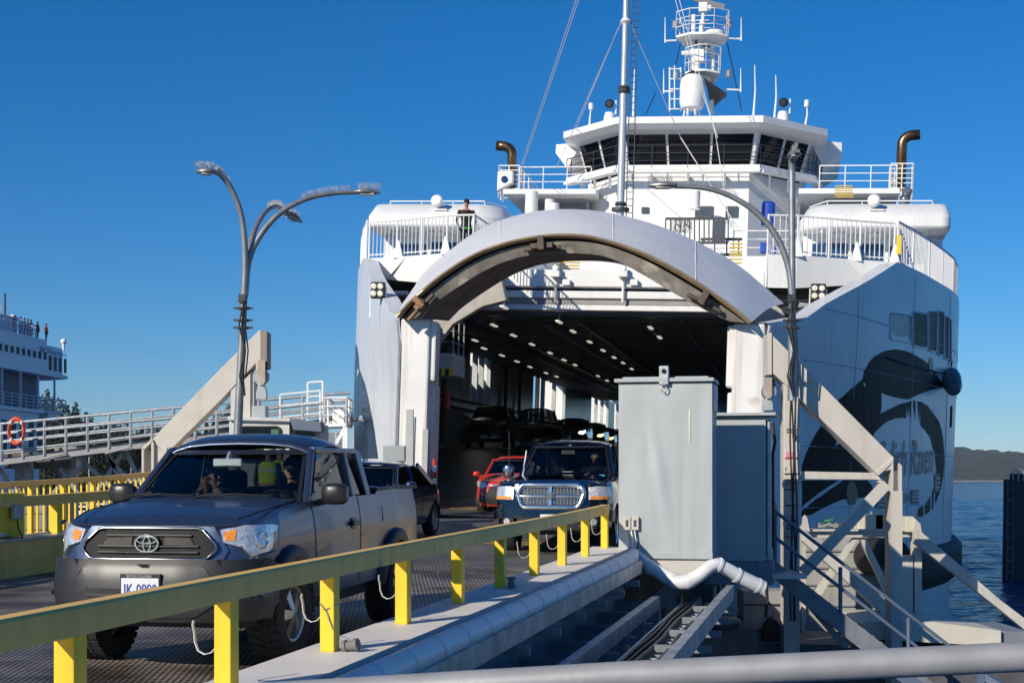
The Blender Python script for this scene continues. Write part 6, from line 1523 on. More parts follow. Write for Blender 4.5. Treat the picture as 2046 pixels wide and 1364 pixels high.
    def cabin(c, seats, zs=.75, dash=None, wheel=None):
        mb = MB(); g = c.g
        for x, y in seats:
            mb.box((x, y, zs-.12), (.5,.5,.2)); mb.box((x-.3, y, zs+.22), (.14,.48,.55), M=Matrix.Rotation(R(-12),4,'Y')); mb.box((x-.38, y, zs+.60), (.10,.26,.18))
        mb.build('seat', INT, c.t, False, bev=.05)
        if dash: MB().prism([V((dash[0],-dash[1],dash[2])), V((dash[0]-.55,-dash[1],dash[2]-.03)), V((dash[0]-.62,-dash[1],dash[2]-.2)), V((dash[0]-.5,-dash[1],dash[2]-.5)), V((dash[0],-dash[1],dash[2]-.5))], (0,2*dash[1],0)).build('dashboard', mat('dash_plastic', (.035,.04,.042), .6), c.t, False, bev=.03)
        if wheel:
            M = Matrix.Translation(wheel) @ Matrix.Rotation(R(-62),4,'Y'); pts = [M @ V((.19*cos(a*pi/10), .19*sin(a*pi/10), 0)) for a in range(21)]
            MB().tube(pts, .016, 8).bar(M @ V((-.18,0,0)), M @ V((.18,0,0)), .04,.03).bar(M @ V((0,-.18,0)), M @ V((0,.18,0)), .04,.03).build('steering_wheel', INT, c.t, False, smooth=60)
def rect(s0, s1, z0, z1): return [(s0,z0),(s1,z0),(s1,z1),(s0,z1)]
def heading(a): return math.atan2(-cos(R(a)), -sin(R(a)))
# ---- the grey pickup in front
fw = V((-sin(R(10.3)), -cos(R(10.3)), 0)); lf = V((-fw.y, fw.x, 0))
root = V((-2.774, 11.27, 0)); root.z = zd(11.9)
G1 = dict(L=5.29, rw=.385, arch=.475, axles=(-.90,-4.15), track=.765, steer=-4,
    out=[(0,0),(-.005,.30),(-.03,.50),(-.08,.64),(-.16,.74),(-.30,.805),(-.6,.85),(-1.3,.85),(-2.5,.845),(-3.6,.845),(-4.2,.865),(-5.1,.845),(-5.27,.80),(-5.29,.55)],
    prof=[(.3,.95),(.48,.985),(.72,1.0),(1.0,1.0),(1.14,.985),(1.26,.955),(1.36,.93)], rake=[(.3,.06),(.5,.0),(.75,.02),(.86,.07),(1.0,.10),(1.1,.14),(1.2,.2)],
    top=[(0,1.075),(-.10,1.10),(-.3,1.145),(-.6,1.195),(-.9,1.23),(-1.2,1.255),(-1.5,1.275),(-3.62,1.29),(-3.66,1.335),(-5.2,1.335),(-5.29,1.30)], sill=[(0,.50),(-.3,.46),(-1.4,.46),(-3.6,.46),(-4.7,.52),(-5.29,.6)],
    cowl=-1.42, deck=-9, crown=[(0,.0),(-.1,.025),(-.3,.05),(-1.4,.055)], rh=.11, bow=.18)
TP = mat('slate_blue_metallic', (.105,.14,.215), .36, .85, vary=.05, coat=.25)
tc_ = Car('pickup_truck', 'slate grey pickup with two people aboard, driving down the ramp in front', root, math.atan2(fw.y, fw.x), TP, G1, R(.6), None, 'pickup')
tc_.body()
TA = ((-1.27,.80,1.285),(-2.0,.665,1.715),(-3.28,.68,1.715),(-3.52,.74,1.31))
tc_.greenhouse(TA, side=dict(pillars=((-2.93,-2.88,.075),(-3.5,-3.27,.13)), panes=(((-1.70,1.28),(-2.88,1.29),(-2.84,1.68),(-2.15,1.68)),((-3.0,1.29),(-3.42,1.30),(-3.24,1.66),(-2.95,1.67)))), sgl=glass('side_car_glass', (.5,.55,.6), .35))
mb = MB()
for sd in (1, -1): mb.bar((-2.02, sd*.668, 1.712), (-3.3, sd*.682, 1.705), .06, .05); mb.prism([V((-1.45,sd*.80,1.27)),V((-1.72,sd*.80,1.27)),V((-1.76,sd*.785,1.36)),V((-1.66,sd*.79,1.34))], (0,-.03*sd,0))
mb.build('roof_rail', TP, tc_.t, False, bev=.015)
mb = MB(); 
MB().grid([[V((-1.22+.15*(1-k*k)-.05, .80*k, 1.292-.02*abs(k))) for k in [i/5-1 for i in range(11)]], [V((-1.36+.15*(1-k*k), .80*k, 1.282)) for k in [i/5-1 for i in range(11)]]]).build('cowl', TRIM, tc_.t, False)
for y0, y1, nm in ((.55,-.05,0),(-.12,-.66,0)): MB().tube([V((-1.14,y1,1.315)), V((-1.18,(y0+y1)/2,1.335)), V((-1.24,y0,1.32))], .012, 6).tube([V((-1.13,y1,1.315)), V((-1.18,y1+.2,1.345))], .014, 6).build('wiper', GLOSSK, tc_.t, False)
# bed
mb = MB(); mb.box((-4.45,0,.78), (1.6,1.4,.04)); 
for sd in (1, -1): mb.box((-4.45,sd*.69,1.05), (1.62,.04,.55)); mb.box((-4.46,sd*.745,1.335), (1.62,.13,.03))
mb.box((-3.66,0,1.04), (.05,1.4,.55)); mb.box((-5.25,0,1.02), (.07,1.5,.6)); mb.box((-3.6,0,1.0),(.06,1.55,.6)); mb.build('bed', TRIM, tc_.t, False, bev=.01)
MB().box((-3.56,0,.92), (.04,1.5,.75)).build('cab_back', TP, tc_.t, False)
# front end
tc_.patch([(-.88,.42),(.88,.42),(1.12,.52),(1.12,.80),(.93,.86),(.55,.84),(-.55,.84),(-.93,.86),(-1.12,.80),(-1.12,.52)], 'bumper', TRIM, .075, 0)
tc_.patch([(-.50,.60),(.50,.60),(.60,.66),(.45,.80),(-.45,.80),(-.60,.66)], 'bumper_insert', mat('satin_bumper_paint', (.038,.038,.04), .4, .3, vary=.05), .082, .06)
tc_.patch([(-.46,.545),(.46,.545),(.52,.60),(.44,.645),(-.44,.645),(-.52,.60)], 'lower_intake', BLACK, .088, .07)
tc_.patch(rect(-.44,.44,.585,.605), 'intake_bar', TRIM, .10, .08); tc_.patch([(-.40,.46),(.40,.46),(.55,.53),(-.55,.53)], 'skid_lip', mat('satin_bumper_paint', (.085,.085,.09)), .085, .07)
fx = [(-.47,.865),(-.42,.855),(.42,.855),(.47,.865),(.535,.94),(.52,.98),(.42,1.075),(.38,1.085),(-.38,1.085),(-.42,1.075),(-.52,.98),(-.535,.94)]
tc_.patch([(-.58,.845),(.58,.845),(.62,.93),(.50,1.105),(-.50,1.105),(-.62,.93)], 'grille_surround', TP, .02, -.02)
gs = tc_.patch(fx, 'grille', mat('grille_plastic', (.008,.008,.009), .6, spec=.25), .03, -.02)
mb = MB(); q = [tc_.fn(s, z)[0]+tc_.fn(s, z)[1]*.04 for s, z in dens(fx, 6)]; mb.tube(q+[q[0]], .012, 8, False).build('grille_frame', mat('smoked_chrome', (.35,.34,.36), .18, 1., vary=.1), tc_.t, False, smooth=60)
for sd in (1, -1): tc_.patch([(sd*.13,.965),(sd*.37,.965),(sd*.33,1.015),(sd*.13,1.02)], 'grille_mesh', mat('grille_mesh', (.022,.018,.014), .6, .2, vary=.9, vs=60), .04, .03)
mb = MB()
for z, w in ((.955,.40),(1.03,.34),(.91,.40)): mb.tube([tc_.fn(-w+2*w*i/8, z)[0]+tc_.fn(-w+2*w*i/8, z)[1]*.04 for i in range(9)], .011, 6)
mb.build('grille_bar', TRIM, tc_.t, False, smooth=60)
# three-ellipse emblem
c, n = tc_.fn(0, .975); c = c+n*.055; mb = MB()
def ell(cy, cz, a, b, r): mb.tube([c+V((0, cy+a*cos(k*pi/14), cz+b*sin(k*pi/14))) for k in range(29)], r, 6, False)
ell(0,0,.092,.064,.010); ell(0,.026,.078,.026,.007); ell(0,-.006,.03,.055,.007); mb.build('emblem', CHROME, tc_.t, False, smooth=60)
MB().lathe([(.1,0),(.1,.03)], Matrix.Translation(c+V((-.045,0,0))) @ Matrix.Diagonal((1,1,.7,1)) @ Matrix.Rotation(R(90),4,'Y'), 24).build('emblem_base', GLOSSK, tc_.t, False, smooth=40)
for sd in (1, -1):
    hl = tc_.patch([(sd*.575,.99),(sd*.55,1.08),(sd*.74,1.112),(sd*1.02,1.118),(sd*1.15,1.105),(sd*1.13,1.01),(sd*1.02,.92),(sd*.80,.885),(sd*.72,.95)], 'headlight', LENS, .028, -.02)
    wrap(MB(), [(sd*.59,1.0),(sd*.575,1.06),(sd*.665,1.08),(sd*.66,1.0)], tc_.fn, .032, .06, .02).build('indicator', AMBER, hl, False); wrap(MB(), [(sd*1.12,1.01),(sd*1.142,1.07),(sd*1.09,1.06),(sd*1.06,.955)], tc_.fn, .032, .06, .02).build('side_marker', AMBER, hl, False)
    q, n = tc_.fn(sd*.90, 1.0); MB().lathe([(.015,-.015),(.05,.0),(.06,.022),(.068,.02)], Matrix.Translation(q+n*.012) @ n.to_track_quat('Z','Y').to_matrix().to_4x4(), 18, False).build('reflector', CHROME, hl, False, smooth=50)
    fg = tc_.patch([(sd*.80,.56),(sd*1.0,.56),(sd*1.03,.70),(sd*.82,.70)], 'fog_recess', GLOSSK, .08, .05); q, n = tc_.fn(sd*.91, .625); MB().lathe([(.02,.0),(.05,.0),(.055,.02)], Matrix.Translation(q+n*.085) @ n.to_track_quat('Z','Y').to_matrix().to_4x4(), 18).build('fog_lamp', mat('fog_lens', (.12,.12,.13), .15), fg, False, smooth=40)
    tc_.patch([(sd*.76,.845),(sd*1.10,.86),(sd*1.14,.91),(sd*.82,.885)], 'valance', mat('primer_grey', (.16,.165,.17), .5), .03, 0)
q, n = tc_.fn(0, .665)
c = q+n*.095; MB().box(c+V((-.01,0,-.005)), (.02,.325,.20)).build('plate_frame', GLOSSK, tc_.t, False, bev=.005)
pl = MB().box(c+V((.004,0,-.012)), (.008,.30,.145)).build('licence_plate', PLATEW, tc_.t, False, bev=.003)
writing('plate_number', 'JK-0890', PBLUE, pl, c+V((.01,-.135,-.065)), (0,1,0), (0,0,.085), False, width=.27, nrm=.003)
writing('plate_motto', 'BRITISH COLUMBIA', mat('plate_grey', (.5,.5,.5), .4), pl, c+V((.01,-.10,.068)), (0,1,0), (0,0,.018), False, width=.2, nrm=.006)
# fender flares, doors, handles, lettering
for xa in G1['axles']:
    for sd in (1, -1):
        rows = []
        for k in range(23):
            a = pi*(-.06+1.12*k/22); ro_, ri_ = [], []
            x = lambda r: xa+r*cos(a)
            z = lambda r: max(.40, .385+r*.96*sin(a)-.02)
            f = lambda r: tc_.fn(sd*tc_.s_of_x(min(-.02, max(-5.28, x(r)))), z(r))
            rows.append([f(.60)[0]+V((0,sd*.004,0)), f(.585)[0]+V((0,sd*.045,0)), f(.53)[0]+V((0,sd*.065,0)), f(.468)[0]+V((0,sd*.06,0)), f(.46)[0]+V((0,-sd*.03,0))])
            for r_, rr in zip(range(5), (.60,.585,.53,.468,.46)): rows[-1][r_].x = x(rr); rows[-1][r_].z = z(rr)
        MB().grid(rows).build('fender_flare', TRIM, tc_.t, False, smooth=50)
S = tc_.s_of_x
for sd in (1, -1):
    d = tc_.patch([(sd*S(-1.60),.50),(sd*S(-2.86),.50),(sd*S(-2.92),1.275),(sd*S(-1.52),1.255)], 'door', TP, .005, -.002)
    q, n = tc_.fn(sd*S(-2.68), 1.04); MB().box(q+n*.03, (.2,.03,.045)).box(q+n*.008, (.14,.02,.10)).build('handle', GLOSSK, d, False, bev=.01)
    tc_.patch([(sd*S(-2.90),.50),(sd*S(-3.50),.52),(sd*S(-3.56),1.28),(sd*S(-2.95),1.275)], 'door', TP, .005, -.002)
    tc_.patch([(sd*S(-3.72),1.02),(sd*S(-3.86),1.02),(sd*S(-3.86),1.16),(sd*S(-3.72),1.16)], 'fuel_flap', TP, .005, -.002)
q = tc_.fn(S(-1.72), .57)[0]+V((0,.012,0)); writing('side_lettering', 'TACOMA', GLOSSK, tc_.t, q, (-1,0,0), (0,0,.075), False, width=.48, nrm=.003)
q = [tc_.fn(s, lerp(G1['top'], tc_.xy(s)[0]))[0]+V((0,0,.006)) for s in (S(-.22), S(-.5), S(-.9), S(-1.35))]
mb = MB()
for sd in (1, -1): mb.tube([V((-.20,sd*.66,1.165)), V((-.5,sd*.72,1.213)), V((-1.0,sd*.745,1.258)), V((-1.36,sd*.745,1.288))], .006, 5)
mb.tube([tc_.pt(s, 1.118)+V((.004,0,0)) for s in [-.75+.15*i for i in range(11)]], .007, 5)
mb.build('bonnet_seam', BLACK, tc_.t, False)
mb = MB()
for sd in (1, -1): mb.grid([[V((x, sd*(y0+dy), z+dz)) for dy, dz in ((-.07,.0),(0,.022),(.07,.0))] for x, y0, z in ((-.25,.30,1.18),(-.6,.36,1.235),(-1.0,.42,1.275),(-1.2,.44,1.298))])
pass
tc_.mirror(-1.72, .97, 1.33, (.08,.22,.185), GLOSSK)
tc_.wheels(.215, 'five', .265, 34)
tc_.cabin(((-2.45,.36),(-2.45,-.36)), .84, (-1.5,.72,1.25), (-2.02,.36,1.19))
MB().box((-1.72,0,1.60), (.03,.26,.07)).tube([V((-1.78,0,1.69)), V((-1.72,0,1.63))], .02, 6).build('rear_view_mirror', mat('mirror_glass', (.4,.45,.45), .1, .5), tc_.t, False, bev=.01)
MB().tube([V((-.35,-.86,1.12)), V((-.42,-.86,1.14))], .015, 6).build('aerial_base', GLOSSK, tc_.t, False)
MB().box((-.55,0,.42), (.5,.9,.12)).tube([V((-.7,.75,.40)), V((-.7,-.75,.40))], .05, 8).box((-.2,0,.44), (.2,1.0,.1)).build('front_axle', BLACK, tc_.t, False)
# ---- the dark blue pickup
f2 = 11.0
G2 = dict(L=5.8, rw=.40, arch=.49, axles=(-1.0,-4.55), track=.86, steer=0,
    out=[(0,0),(-.0,.40),(-.03,.65),(-.09,.82),(-.2,.94),(-.45,1.0),(-1.4,1.0),(-4,1.0),(-5.7,.98),(-5.8,.9)],
    prof=[(.35,.95),(.6,.985),(.85,1.0),(1.05,.99),(1.2,.96),(1.35,.92)], rake=[(.35,.02),(.6,.0),(.9,.03),(1.1,.06),(1.3,.12)],
    top=[(0,1.19),(-.15,1.21),(-.6,1.235),(-1.55,1.27),(-4.0,1.33),(-5.8,1.36)], sill=[(0,.42),(-.4,.45),(-4,.45),(-5.8,.55)], cowl=-1.5, deck=-4.1, crown=[(0,0),(-.2,.05),(-1.4,.09)], rh=.07, bow=.16)
RP2 = paint('dark_navy_paint', (.004,.006,.018), .2, .15)
pr = V((.645, 24.9, 0)); pr.z = zd(25.4)-.02
rc = Car('pickup_truck', 'dark navy pickup with a big chrome grille waiting on the ramp', pr, heading(f2), RP2, G2, R(1.2), None, 'pickup')
rc.body(); rc.greenhouse(((-1.5,.86,1.30),(-2.25,.70,1.84),(-3.9,.70,1.84),(-4.15,.78,1.36)), side=dict(pillars=((-2.95,-2.9,.08),(-4.1,-3.85,.14)), panes=(((-1.9,1.31),(-2.9,1.32),(-2.88,1.80),(-2.4,1.80)),((-3.0,1.33),(-3.95,1.35),(-3.8,1.78),(-3.0,1.80)))))
gf = [(-.44,.80),(.44,.80),(.50,.86),(.56,1.02),(.53,1.13),(.46,1.165),(-.46,1.165),(-.53,1.13),(-.56,1.02),(-.50,.86)]
rc.patch(gf, 'grille', BLACK, .03, 0)
mb = MB(); q = [rc.fn(*p)[0]+rc.fn(*p)[1]*.05 for p in dens(gf, 5)]; mb.tube(q+[q[0]], .05, 8, False)
mb.bar(rc.fn(0,.82)[0]+V((.06,0,0)), rc.fn(0,1.15)[0]+V((.06,0,0)), .05, .05, (1,0,0)); mb.tube([rc.fn(-.53+1.06*i/8, .985)[0]+rc.fn(-.53+1.06*i/8,.985)[1]*.05 for i in range(9)], .035, 8)
mb.build('grille_frame', CHROME, rc.t, False, smooth=50)
mb = MB()
for k in range(10):
    z = .835+.032*k
    if abs(z-.985) > .03: mb.tube([rc.fn(-.5+1.0*i/8, z)[0]+rc.fn(-.5+1.0*i/8, z)[1]*.035 for i in range(9)], .008, 4)
for k in range(17):
    y = -.46+.0575*k; mb.bar(rc.fn(y,.83)[0]+V((.03,0,0)), rc.fn(y,1.14)[0]+V((.03,0,0)), .012)
mb.build('grille_mesh', CHROME, rc.t, False)
c = rc.fn(0,1.0)[0]+V((.1,0,0)); mb = MB(); mb.prism([c+V((0,y,z)) for y, z in ((-.05,.06),(.05,.06),(.03,-.03),(0,-.07),(-.03,-.03))], (.02,0,0))
for sd in (1,-1): mb.tube([c+V((.01,sd*(.03+.035*sin(a*.5)),.05-.03*a*.5+.02*sin(a))) for a in range(6)], .014, 6)
mb.build('animal_head_badge', CHROME, rc.t, False, smooth=50)
for sd in (1, -1):
    h = rc.patch([(sd*.64,.93),(sd*.64,1.13),(sd*.80,1.15),(sd*1.08,1.13),(sd*1.10,1.02),(sd*1.04,.93)], 'headlight', LENS, .03, 0)
    wrap(MB(), [(sd*.66,.935),(sd*.68,.985),(sd*1.03,.985),(sd*1.02,.935)], rc.fn, .036, .06, .02).build('indicator', AMBER, h, False)
    rc.patch([(sd*.62,.53),(sd*.80,.53),(sd*.80,.63),(sd*.62,.63)], 'fog_recess', GLOSSK, .10, .05); q, n = rc.fn(sd*.71,.58); MB().lathe([(.02,0),(.05,.0),(.06,.02)], Matrix.Translation(q+n*.10) @ n.to_track_quat('Z','Y').to_matrix().to_4x4(), 14).build('fog_lamp', LENS, rc.t, False)
rc.patch([(-.85,.62),(-1.16,.56),(-1.16,.74),(-.9,.78),(.9,.78),(1.16,.74),(1.16,.56),(.85,.62),(.45,.66),(-.45,.66)], 'bumper', RP2, .08, 0); rc.patch([(-.75,.44),(.75,.44),(.8,.5),(.45,.62),(-.45,.62),(-.8,.5)], 'lower_bumper', BLACK, .09, 0); rc.patch([(-.85,.50),(-.5,.50),(-.5,.52),(-.85,.52)], 'bumper_strip', CHROME, .1, .06, mirror=True)
c = rc.fn(0,.62)[0]+V((.11,0,0)); pl = MB().box(c, (.012,.31,.15)).build('licence_plate', PLATEW, rc.t, False); writing('plate_number', '101', PBLUE, pl, c+V((.01,-.06,-.05)), (0,1,0), (0,0,.09), False, width=.2, nrm=.004)
rc.patch([(-.66,.455),(-.54,.455),(-.54,.50),(-.66,.50)], 'tow_hook', CHROME, .14, .06, mirror=True)
for sd in (1, -1): rc.patch([(sd*rc.s_of_x(-1.65),.55),(sd*rc.s_of_x(-2.9),.55),(sd*rc.s_of_x(-2.95),1.29),(sd*rc.s_of_x(-1.6),1.25)], 'door', RP2, .005, -.002); rc.patch([(sd*rc.s_of_x(-2.98),.55),(sd*rc.s_of_x(-3.95),.6),(sd*rc.s_of_x(-4.0),1.31),(sd*rc.s_of_x(-3.0),1.29)], 'door', RP2, .005, -.002)
mb = MB(); mb.grid([[V((x, y, 1.245+.035*(-x)+dz-.02)) for y, dz in ((-.50,.06),(-.44,.10),(.44,.10),(.50,.06))] for x in (-.5,-.9,-1.4)]); mb.build('bonnet_bulge', RP2, rc.t, False, smooth=60)
rc.mirror(-2.0, 1.1, 1.38, (.07,.2,.24), mat('smoked_chrome', (.35,.34,.36))); rc.wheels(.25, 'five', .28, 0, CHROME); rc.cabin(((-2.7,.4),(-2.7,-.4)), .95, (-1.7,.8,1.29), (-2.2,.4,1.22))
MB().box((-1.95,0,1.72), (.03,.24,.07)).build('rear_view_mirror', GLOSSK, rc.t, False); MB().tube([V((-1.5,-.75,1.3)), V((-1.72,-.72,1.75))], .012, 5).build('pillar_trim', WHITE2, rc.t, False); MB().box((-1.6,.05,1.33), (.1,.18,.1)).build('dash_monitor', GREYP, rc.t, False); MB().box((-1.45,.62,1.315), (.06,.2,.02)).build('dash_card', mat('cyan_card', (.05,.4,.6), .5), rc.t, False)
MB().tube([V((-1.2,-.93,1.25)), V((-1.28,-.95,2.1))], .006, 5).build('aerial', GLOSSK, rc.t, False)
# ---- generic cars
def geo(L, W, H, hood, belt, cab, sedan=True, nose=.72):
    w = W/2; z = belt
    return dict(L=L, rw=.32 if H < 1.6 else .36, arch=.385 if H < 1.6 else .43, axles=(-L*.19,-L*.79), track=w-.12,
        out=[(0,0),(-.02,w*.35),(-.08,w*.62),(-.2,w*.82),(-.42,w*.95),(-.8,w),(-L*.6,w),(-L*.85,w*.97),(-L+.25,w*.88),(-L+.05,w*.6),(-L,0)],
        prof=[(.2,.93),(.45,.985),(.65,1.0),(.85,.985),(z,.955),(z+.2,.9)], rake=[(.2,.05),(.45,0),(.6,.03),(hood,.16),(z,.3)], rrake=[(.2,.05),(.6,0),(z,.15)],
        top=[(0,hood-.06),(-.25,hood),(-L*.2,hood+.12),(-cab[0],z),(-cab[3],z+.02),(-L,z-.05 if sedan else z)], sill=[(0,.24),(-L,.28)], cowl=-cab[0]+.05, deck=-cab[3]-.02, crown=[(0,.02),(-.4,.06),(-1.2,.06)], rh=.06, bow=.14)
def car(name, lab, loc, rz, m, L, W, H, hood, belt, cab, sedan=True, group=None, cat='car', lights=None, detail=True, grill=None):
    g = geo(L, W, H, hood, belt, cab, sedan); c = Car(name, lab, loc, rz, m, g, R(1.5), group, cat); c.body(); w = W/2
    c.greenhouse(((-cab[0],w*.86,belt),(-cab[1],w*.66,H-.09),(-cab[2],w*.66,H-.10),(-cab[3],w*.80,belt+.03)),
        side=dict(pillars=((-(cab[0]+cab[3])*.5,-(cab[1]+cab[2])*.5-.05,.07),(-cab[3]+.02,-cab[2],.12)), panes=(((-cab[0]-.38,belt),(-(cab[0]+cab[3])*.5,belt),(-(cab[1]+cab[2])*.5,H-.13),(-cab[1]-.1,H-.13)),((-(cab[0]+cab[3])*.5-.05,belt),(-cab[3]+.12,belt+.03),(-cab[2],H-.14),(-(cab[1]+cab[2])*.5-.06,H-.13)))), sgl=GLD)
    c.mirror(-cab[0]-.35, w+.08, belt+.06, (.1,.18,.13), m)
    for sd in (1, -1):
        h = c.patch([(sd*w*.62,hood-.14),(sd*w*.70,hood-.05),(sd*(w*1.1+.12),hood-.0),(sd*(w*1.1+.1),hood-.1),(sd*w*.85,hood-.19)], 'headlight', (LENS if not lights else mat('lit_'+lights[0], (.9,.9,.9), .2, vary=0, emit=lights[1], es=lights[2])), .02, 0)
        if detail: c.patch([(sd*w*.72,.36),(sd*w*.95,.36),(sd*w*.95,.52),(sd*w*.75,.48)], 'fog_recess', GLOSSK, .02, 0); q, n = c.fn(sd*w*.84,.42); MB().lathe([(.02,0),(.04,0),(.05,.02)], Matrix.Translation(q+n*.02) @ n.to_track_quat('Z','Y').to_matrix().to_4x4(), 12).build('fog_lamp', LENS, c.t, False)
    c.patch([(-w*.62,.28),(w*.62,.28),(w*.70,.40),(w*.55,hood-.14),(-w*.55,hood-.14),(-w*.70,.40)] if not grill else grill, 'grille', BLACK, .015, 0)
    c.patch([(-w*.52,hood-.13),(w*.52,hood-.13),(w*.6,hood-.09),(-w*.6,hood-.09)], 'grille_bar', CHROME, .025, 0)
    q = c.fn(0, .5)[0]; MB().box(q+V((.03,0,0)), (.01,.3,.14)).build('licence_plate', PLATEW, c.t, False)
    for sd in (1, -1): 
        a, b = -(cab[0]+.25), -(cab[0]+cab[3])*.5
        c.patch([(sd*c.s_of_x(a),.34),(sd*c.s_of_x(b),.34),(sd*c.s_of_x(b),belt-.03),(sd*c.s_of_x(a+.05),belt-.05)], 'door', m, .004, -.002); c.patch([(sd*c.s_of_x(b-.03),.34),(sd*c.s_of_x(-L*.69),.36),(sd*c.s_of_x(-cab[3]+.2),belt-.03),(sd*c.s_of_x(b-.03),belt-.03)], 'door', m, .004, -.002)
    c.wheels(.21, 'ten', .21, 0); c.cabin(((-cab[1]-.35,.36),(-cab[1]-.35,-.36)), .62, (-cab[0]-.15,w*.75,belt), (-cab[0]-.62,.36,belt))
    return c
RED = paint('bright_red_paint', (.62,.035,.012), .1, .25)
p = V((-.10, 36.6, 0)); p.z = -.93
rh = car('hatchback', 'bright red hatchback rolling off the car deck beside the navy pickup', p, heading(6), RED, 4.0, 1.72, 1.46, .86, .95, (.95,1.75,3.3,3.75), False)
rh.patch([(.50,.30),(.62,.30),(.64,.62),(.56,.62)], 'bumper_slash', GLOSSK, .02, 0, mirror=True)
NAVY = paint('navy_sedan_paint', (.010,.02,.07), .4, .18)
w_ = V((-1.60, 29.35, 0)); fv = V((-sin(R(12.5)), -cos(R(12.5)), 0)); lv = V((-fv.y, fv.x, 0)); q = w_+fv*3.63-lv*.80; q.z = zd(27)
car('sedan', 'dark blue sedan half hidden behind the bed of the grey pickup', q, math.atan2(fv.y, fv.x), NAVY, 4.6, 1.82, 1.47, .88, .98, (1.25,2.05,3.35,4.05))
BLKP = paint('black_paint', (.006,.006,.007), .2, .2); DKGP = paint('dark_grey_paint_metallic', (.09,.09,.10), .6, .25); SIL = paint('dark_silver_paint', (.35,.36,.38), .7, .25)
def deckz(px, Y): 
    q = FI @ V(((px-CX)*Y/F, Y, 0)); return (FM @ V((q.x, q.y, floor_z(q.y)))).z
def inside(name, lab, px, Y, m, dims, lights=None, cat='car', grill=None):
    return car(name, lab, V(((px-CX)*Y/F, Y, deckz(px, Y))), heading(9), m, *dims, lights=lights, detail=False, grp_=None) if False else car(name, lab, V(((px-CX)*Y/F, Y, deckz(px, Y))), heading(9), m, *dims, True, None, cat, lights, False, grill)
inside('pickup_truck', 'dark full-size pickup parked on the car deck, farthest left', 966, 66.5, DKGP, (5.6,2.03,1.95,1.22,1.33,(1.5,2.2,3.9,4.2)), None, 'pickup', [(-.55,.72),(.55,.72),(.6,1.08),(-.6,1.08)])
inside('off_road_car', 'boxy silver-grey off-road car with an upright windscreen parked on the car deck', 1057, 69, SIL, (4.6,1.9,1.95,1.15,1.28,(1.4,1.62,4.2,4.5)), None, 'car', [(-.45,.70),(.45,.70),(.45,1.0),(-.45,1.0)])
inside('sedan', 'black car on the deck slope right behind the navy pickup', 1070, 54, BLKP, (4.5,1.8,1.47,.9,1.0,(1.2,2.0,3.2,4.0)))
inside('estate_car', 'dark estate car with a cool white headlamp lit, deep on the car deck', 1132, 73, DKGP, (4.6,1.85,1.62,.98,1.08,(1.2,1.95,3.9,4.4)), ('cool_lamp', (.75,.85,1), 6))
inside('estate_car', 'black car with warm headlamps lit behind the one with cool white lamps', 1172, 82, BLKP, (4.6,1.85,1.62,.98,1.08,(1.2,1.95,3.9,4.4)), ('warm_lamp', (1,.62,.22), 6))
inside('hatchback', 'black car with amber lamps, third in the lit queue on the car deck', 1196, 90, BLKP, (4.2,1.8,1.55,.95,1.05,(1.1,1.85,3.4,3.9)), ('amber_lamp', (1,.5,.15), 4))
inside('hatchback', 'silver car at the right end of the queue, cut off by the grey cabinet', 1222, 96, SIL, (4.2,1.8,1.6,.95,1.05,(1.1,1.85,3.4,3.9)))
# ---- people in the pickups
TT = TM[tc_.t.name]
def sit(car_, x, y, lab, body, zoff, **k):
    M = TM[car_.t.name]; p = M @ V((x, y, zoff)); return person(lab, p, math.atan2(fw.y, fw.x)+R(90), 1.75, body, seated=True, **k)
dj = clothes('passenger_dark', [(0,(.012,.013,.02)),(1.5,(.35,.2,.14))]); dr = clothes('driver_shirt', [(0,(.02,.02,.022)),(1.30,(.05,.04,.035)),(1.5,(.42,.25,.18))])
sit(tc_, -2.42, .36, 'pickup driver in a dark cap behind the steering wheel', dr, -.09, cap=mat('dark_cap', (.02,.02,.022), .8), vox=.014, arms={-1: [(.2,0,1.41),(.27,-.22,1.22),(.16,-.42,1.26)], 1: [(.2,0,1.41),(.27,-.2,1.2),(.15,-.42,1.22)]})
sl = clothes('sleeve_dark', [(0,(.012,.013,.02)),(1.235,(.012,.013,.02)),(1.24,(.02,.022,.03))])
ps = sit(tc_, -2.42, -.36, 'pickup passenger drinking from a paper cup with one arm raised', dj, -.09, cap=mat('dark_cap', (.02,.02,.022), .8), vox=.011, arms={-1: [(.2,0,1.41),(.34,-.25,1.27),(.10,-.40,1.40)], 1: [(.2,0,1.41),(.26,-.18,1.18),(.07,-.26,1.47)]})
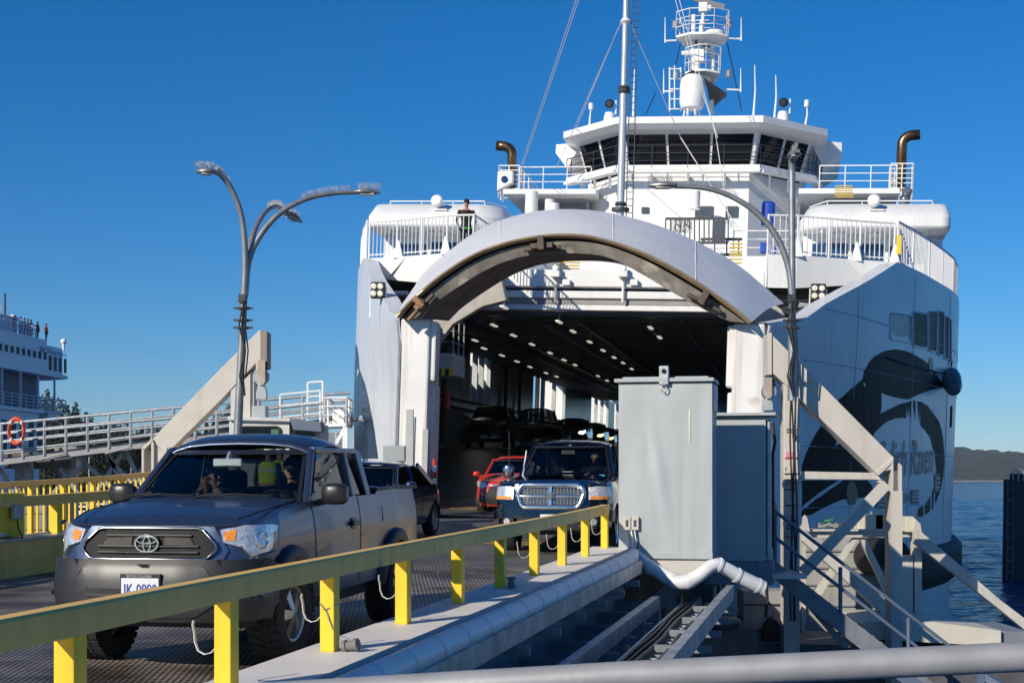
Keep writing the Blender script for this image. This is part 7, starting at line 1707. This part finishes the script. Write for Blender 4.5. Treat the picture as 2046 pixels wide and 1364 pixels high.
# bare forearms of the passenger belong to the same skin: short sleeves end at the elbow
mb = MB(); k = 1.75/1.78; limb(mb, [V((-.31,-.28,1.29))*k, V((-.10,-.40,1.40))*k], [.046,.034]); hand(mb, V((-.10,-.40,1.40))*k, (.8,-.35,.35), -1, .0098); limb(mb, [V((.24,-.2,1.24))*k, V((.07,-.26,1.47))*k], [.044,.034]); hand(mb, V((.07,-.26,1.47))*k, (-.35,-.2,.9), 1, .0098)
mb.build('bare_forearm', SKIN, ps, False, smooth=70)
MB().tube([V((-.165,-.37,1.35))*k, V((-.13,-.385,1.365))*k], .041, 12).build('wrist_watch', GLOSSK, ps, False, smooth=40)
q = TM[ps.name] @ (V((-.02,-.28,1.50))*k)
t = thing('paper_cup', 'orange paper cup held to the mouth of the pickup passenger', 'cup', q); MB().lathe([(.028,-.05),(.038,.05),(.041,.055),(.038,.065)], Matrix.Rotation(R(15),4,'X'), 16).build('cup', mat('orange_cup', (.6,.2,.06), .6), t, False, smooth=40)
def sit2(y, lab, body):
    p = TM[rc.t.name] @ V((-2.65, y, .02)); return person(lab, p, heading(f2)+R(90), 1.75, body, seated=True, vox=.02, hair=mat('grey_hair', (.12,.11,.10), .8), arms={-1: [(.2,0,1.41),(.27,-.22,1.22),(.16,-.42,1.26)], 1: [(.2,0,1.41),(.27,-.2,1.2),(.15,-.42,1.22)]})
sit2(.40, 'driver of the navy pickup behind its windscreen', clothes('driver_dark', [(0,(.02,.02,.03)),(1.48,(.42,.25,.18))]))
sit2(-.40, 'passenger of the navy pickup, dim behind the windscreen', clothes('rider_dark', [(0,(.03,.03,.04)),(1.48,(.3,.19,.14))]))
# ------------------------------------------------------------------ sea haze
hm = bpy.data.materials.new('sea_haze'); hm.use_nodes = True; n = hm.node_tree.nodes; l = hm.node_tree.links; n.clear()
o_ = n.new('ShaderNodeOutputMaterial'); v_ = n.new('ShaderNodeVolumePrincipled'); v_.inputs['Color'].default_value = (.80,.88,1,1); v_.inputs['Density'].default_value = .00006; v_.inputs['Anisotropy'].default_value = .0
l.new(v_.outputs[0], o_.inputs['Volume'])
hz_ = MB().box2((-3700,-80,-7),(3700,3800,160)).build('haze', hm); struct(hz_, 'stuff')
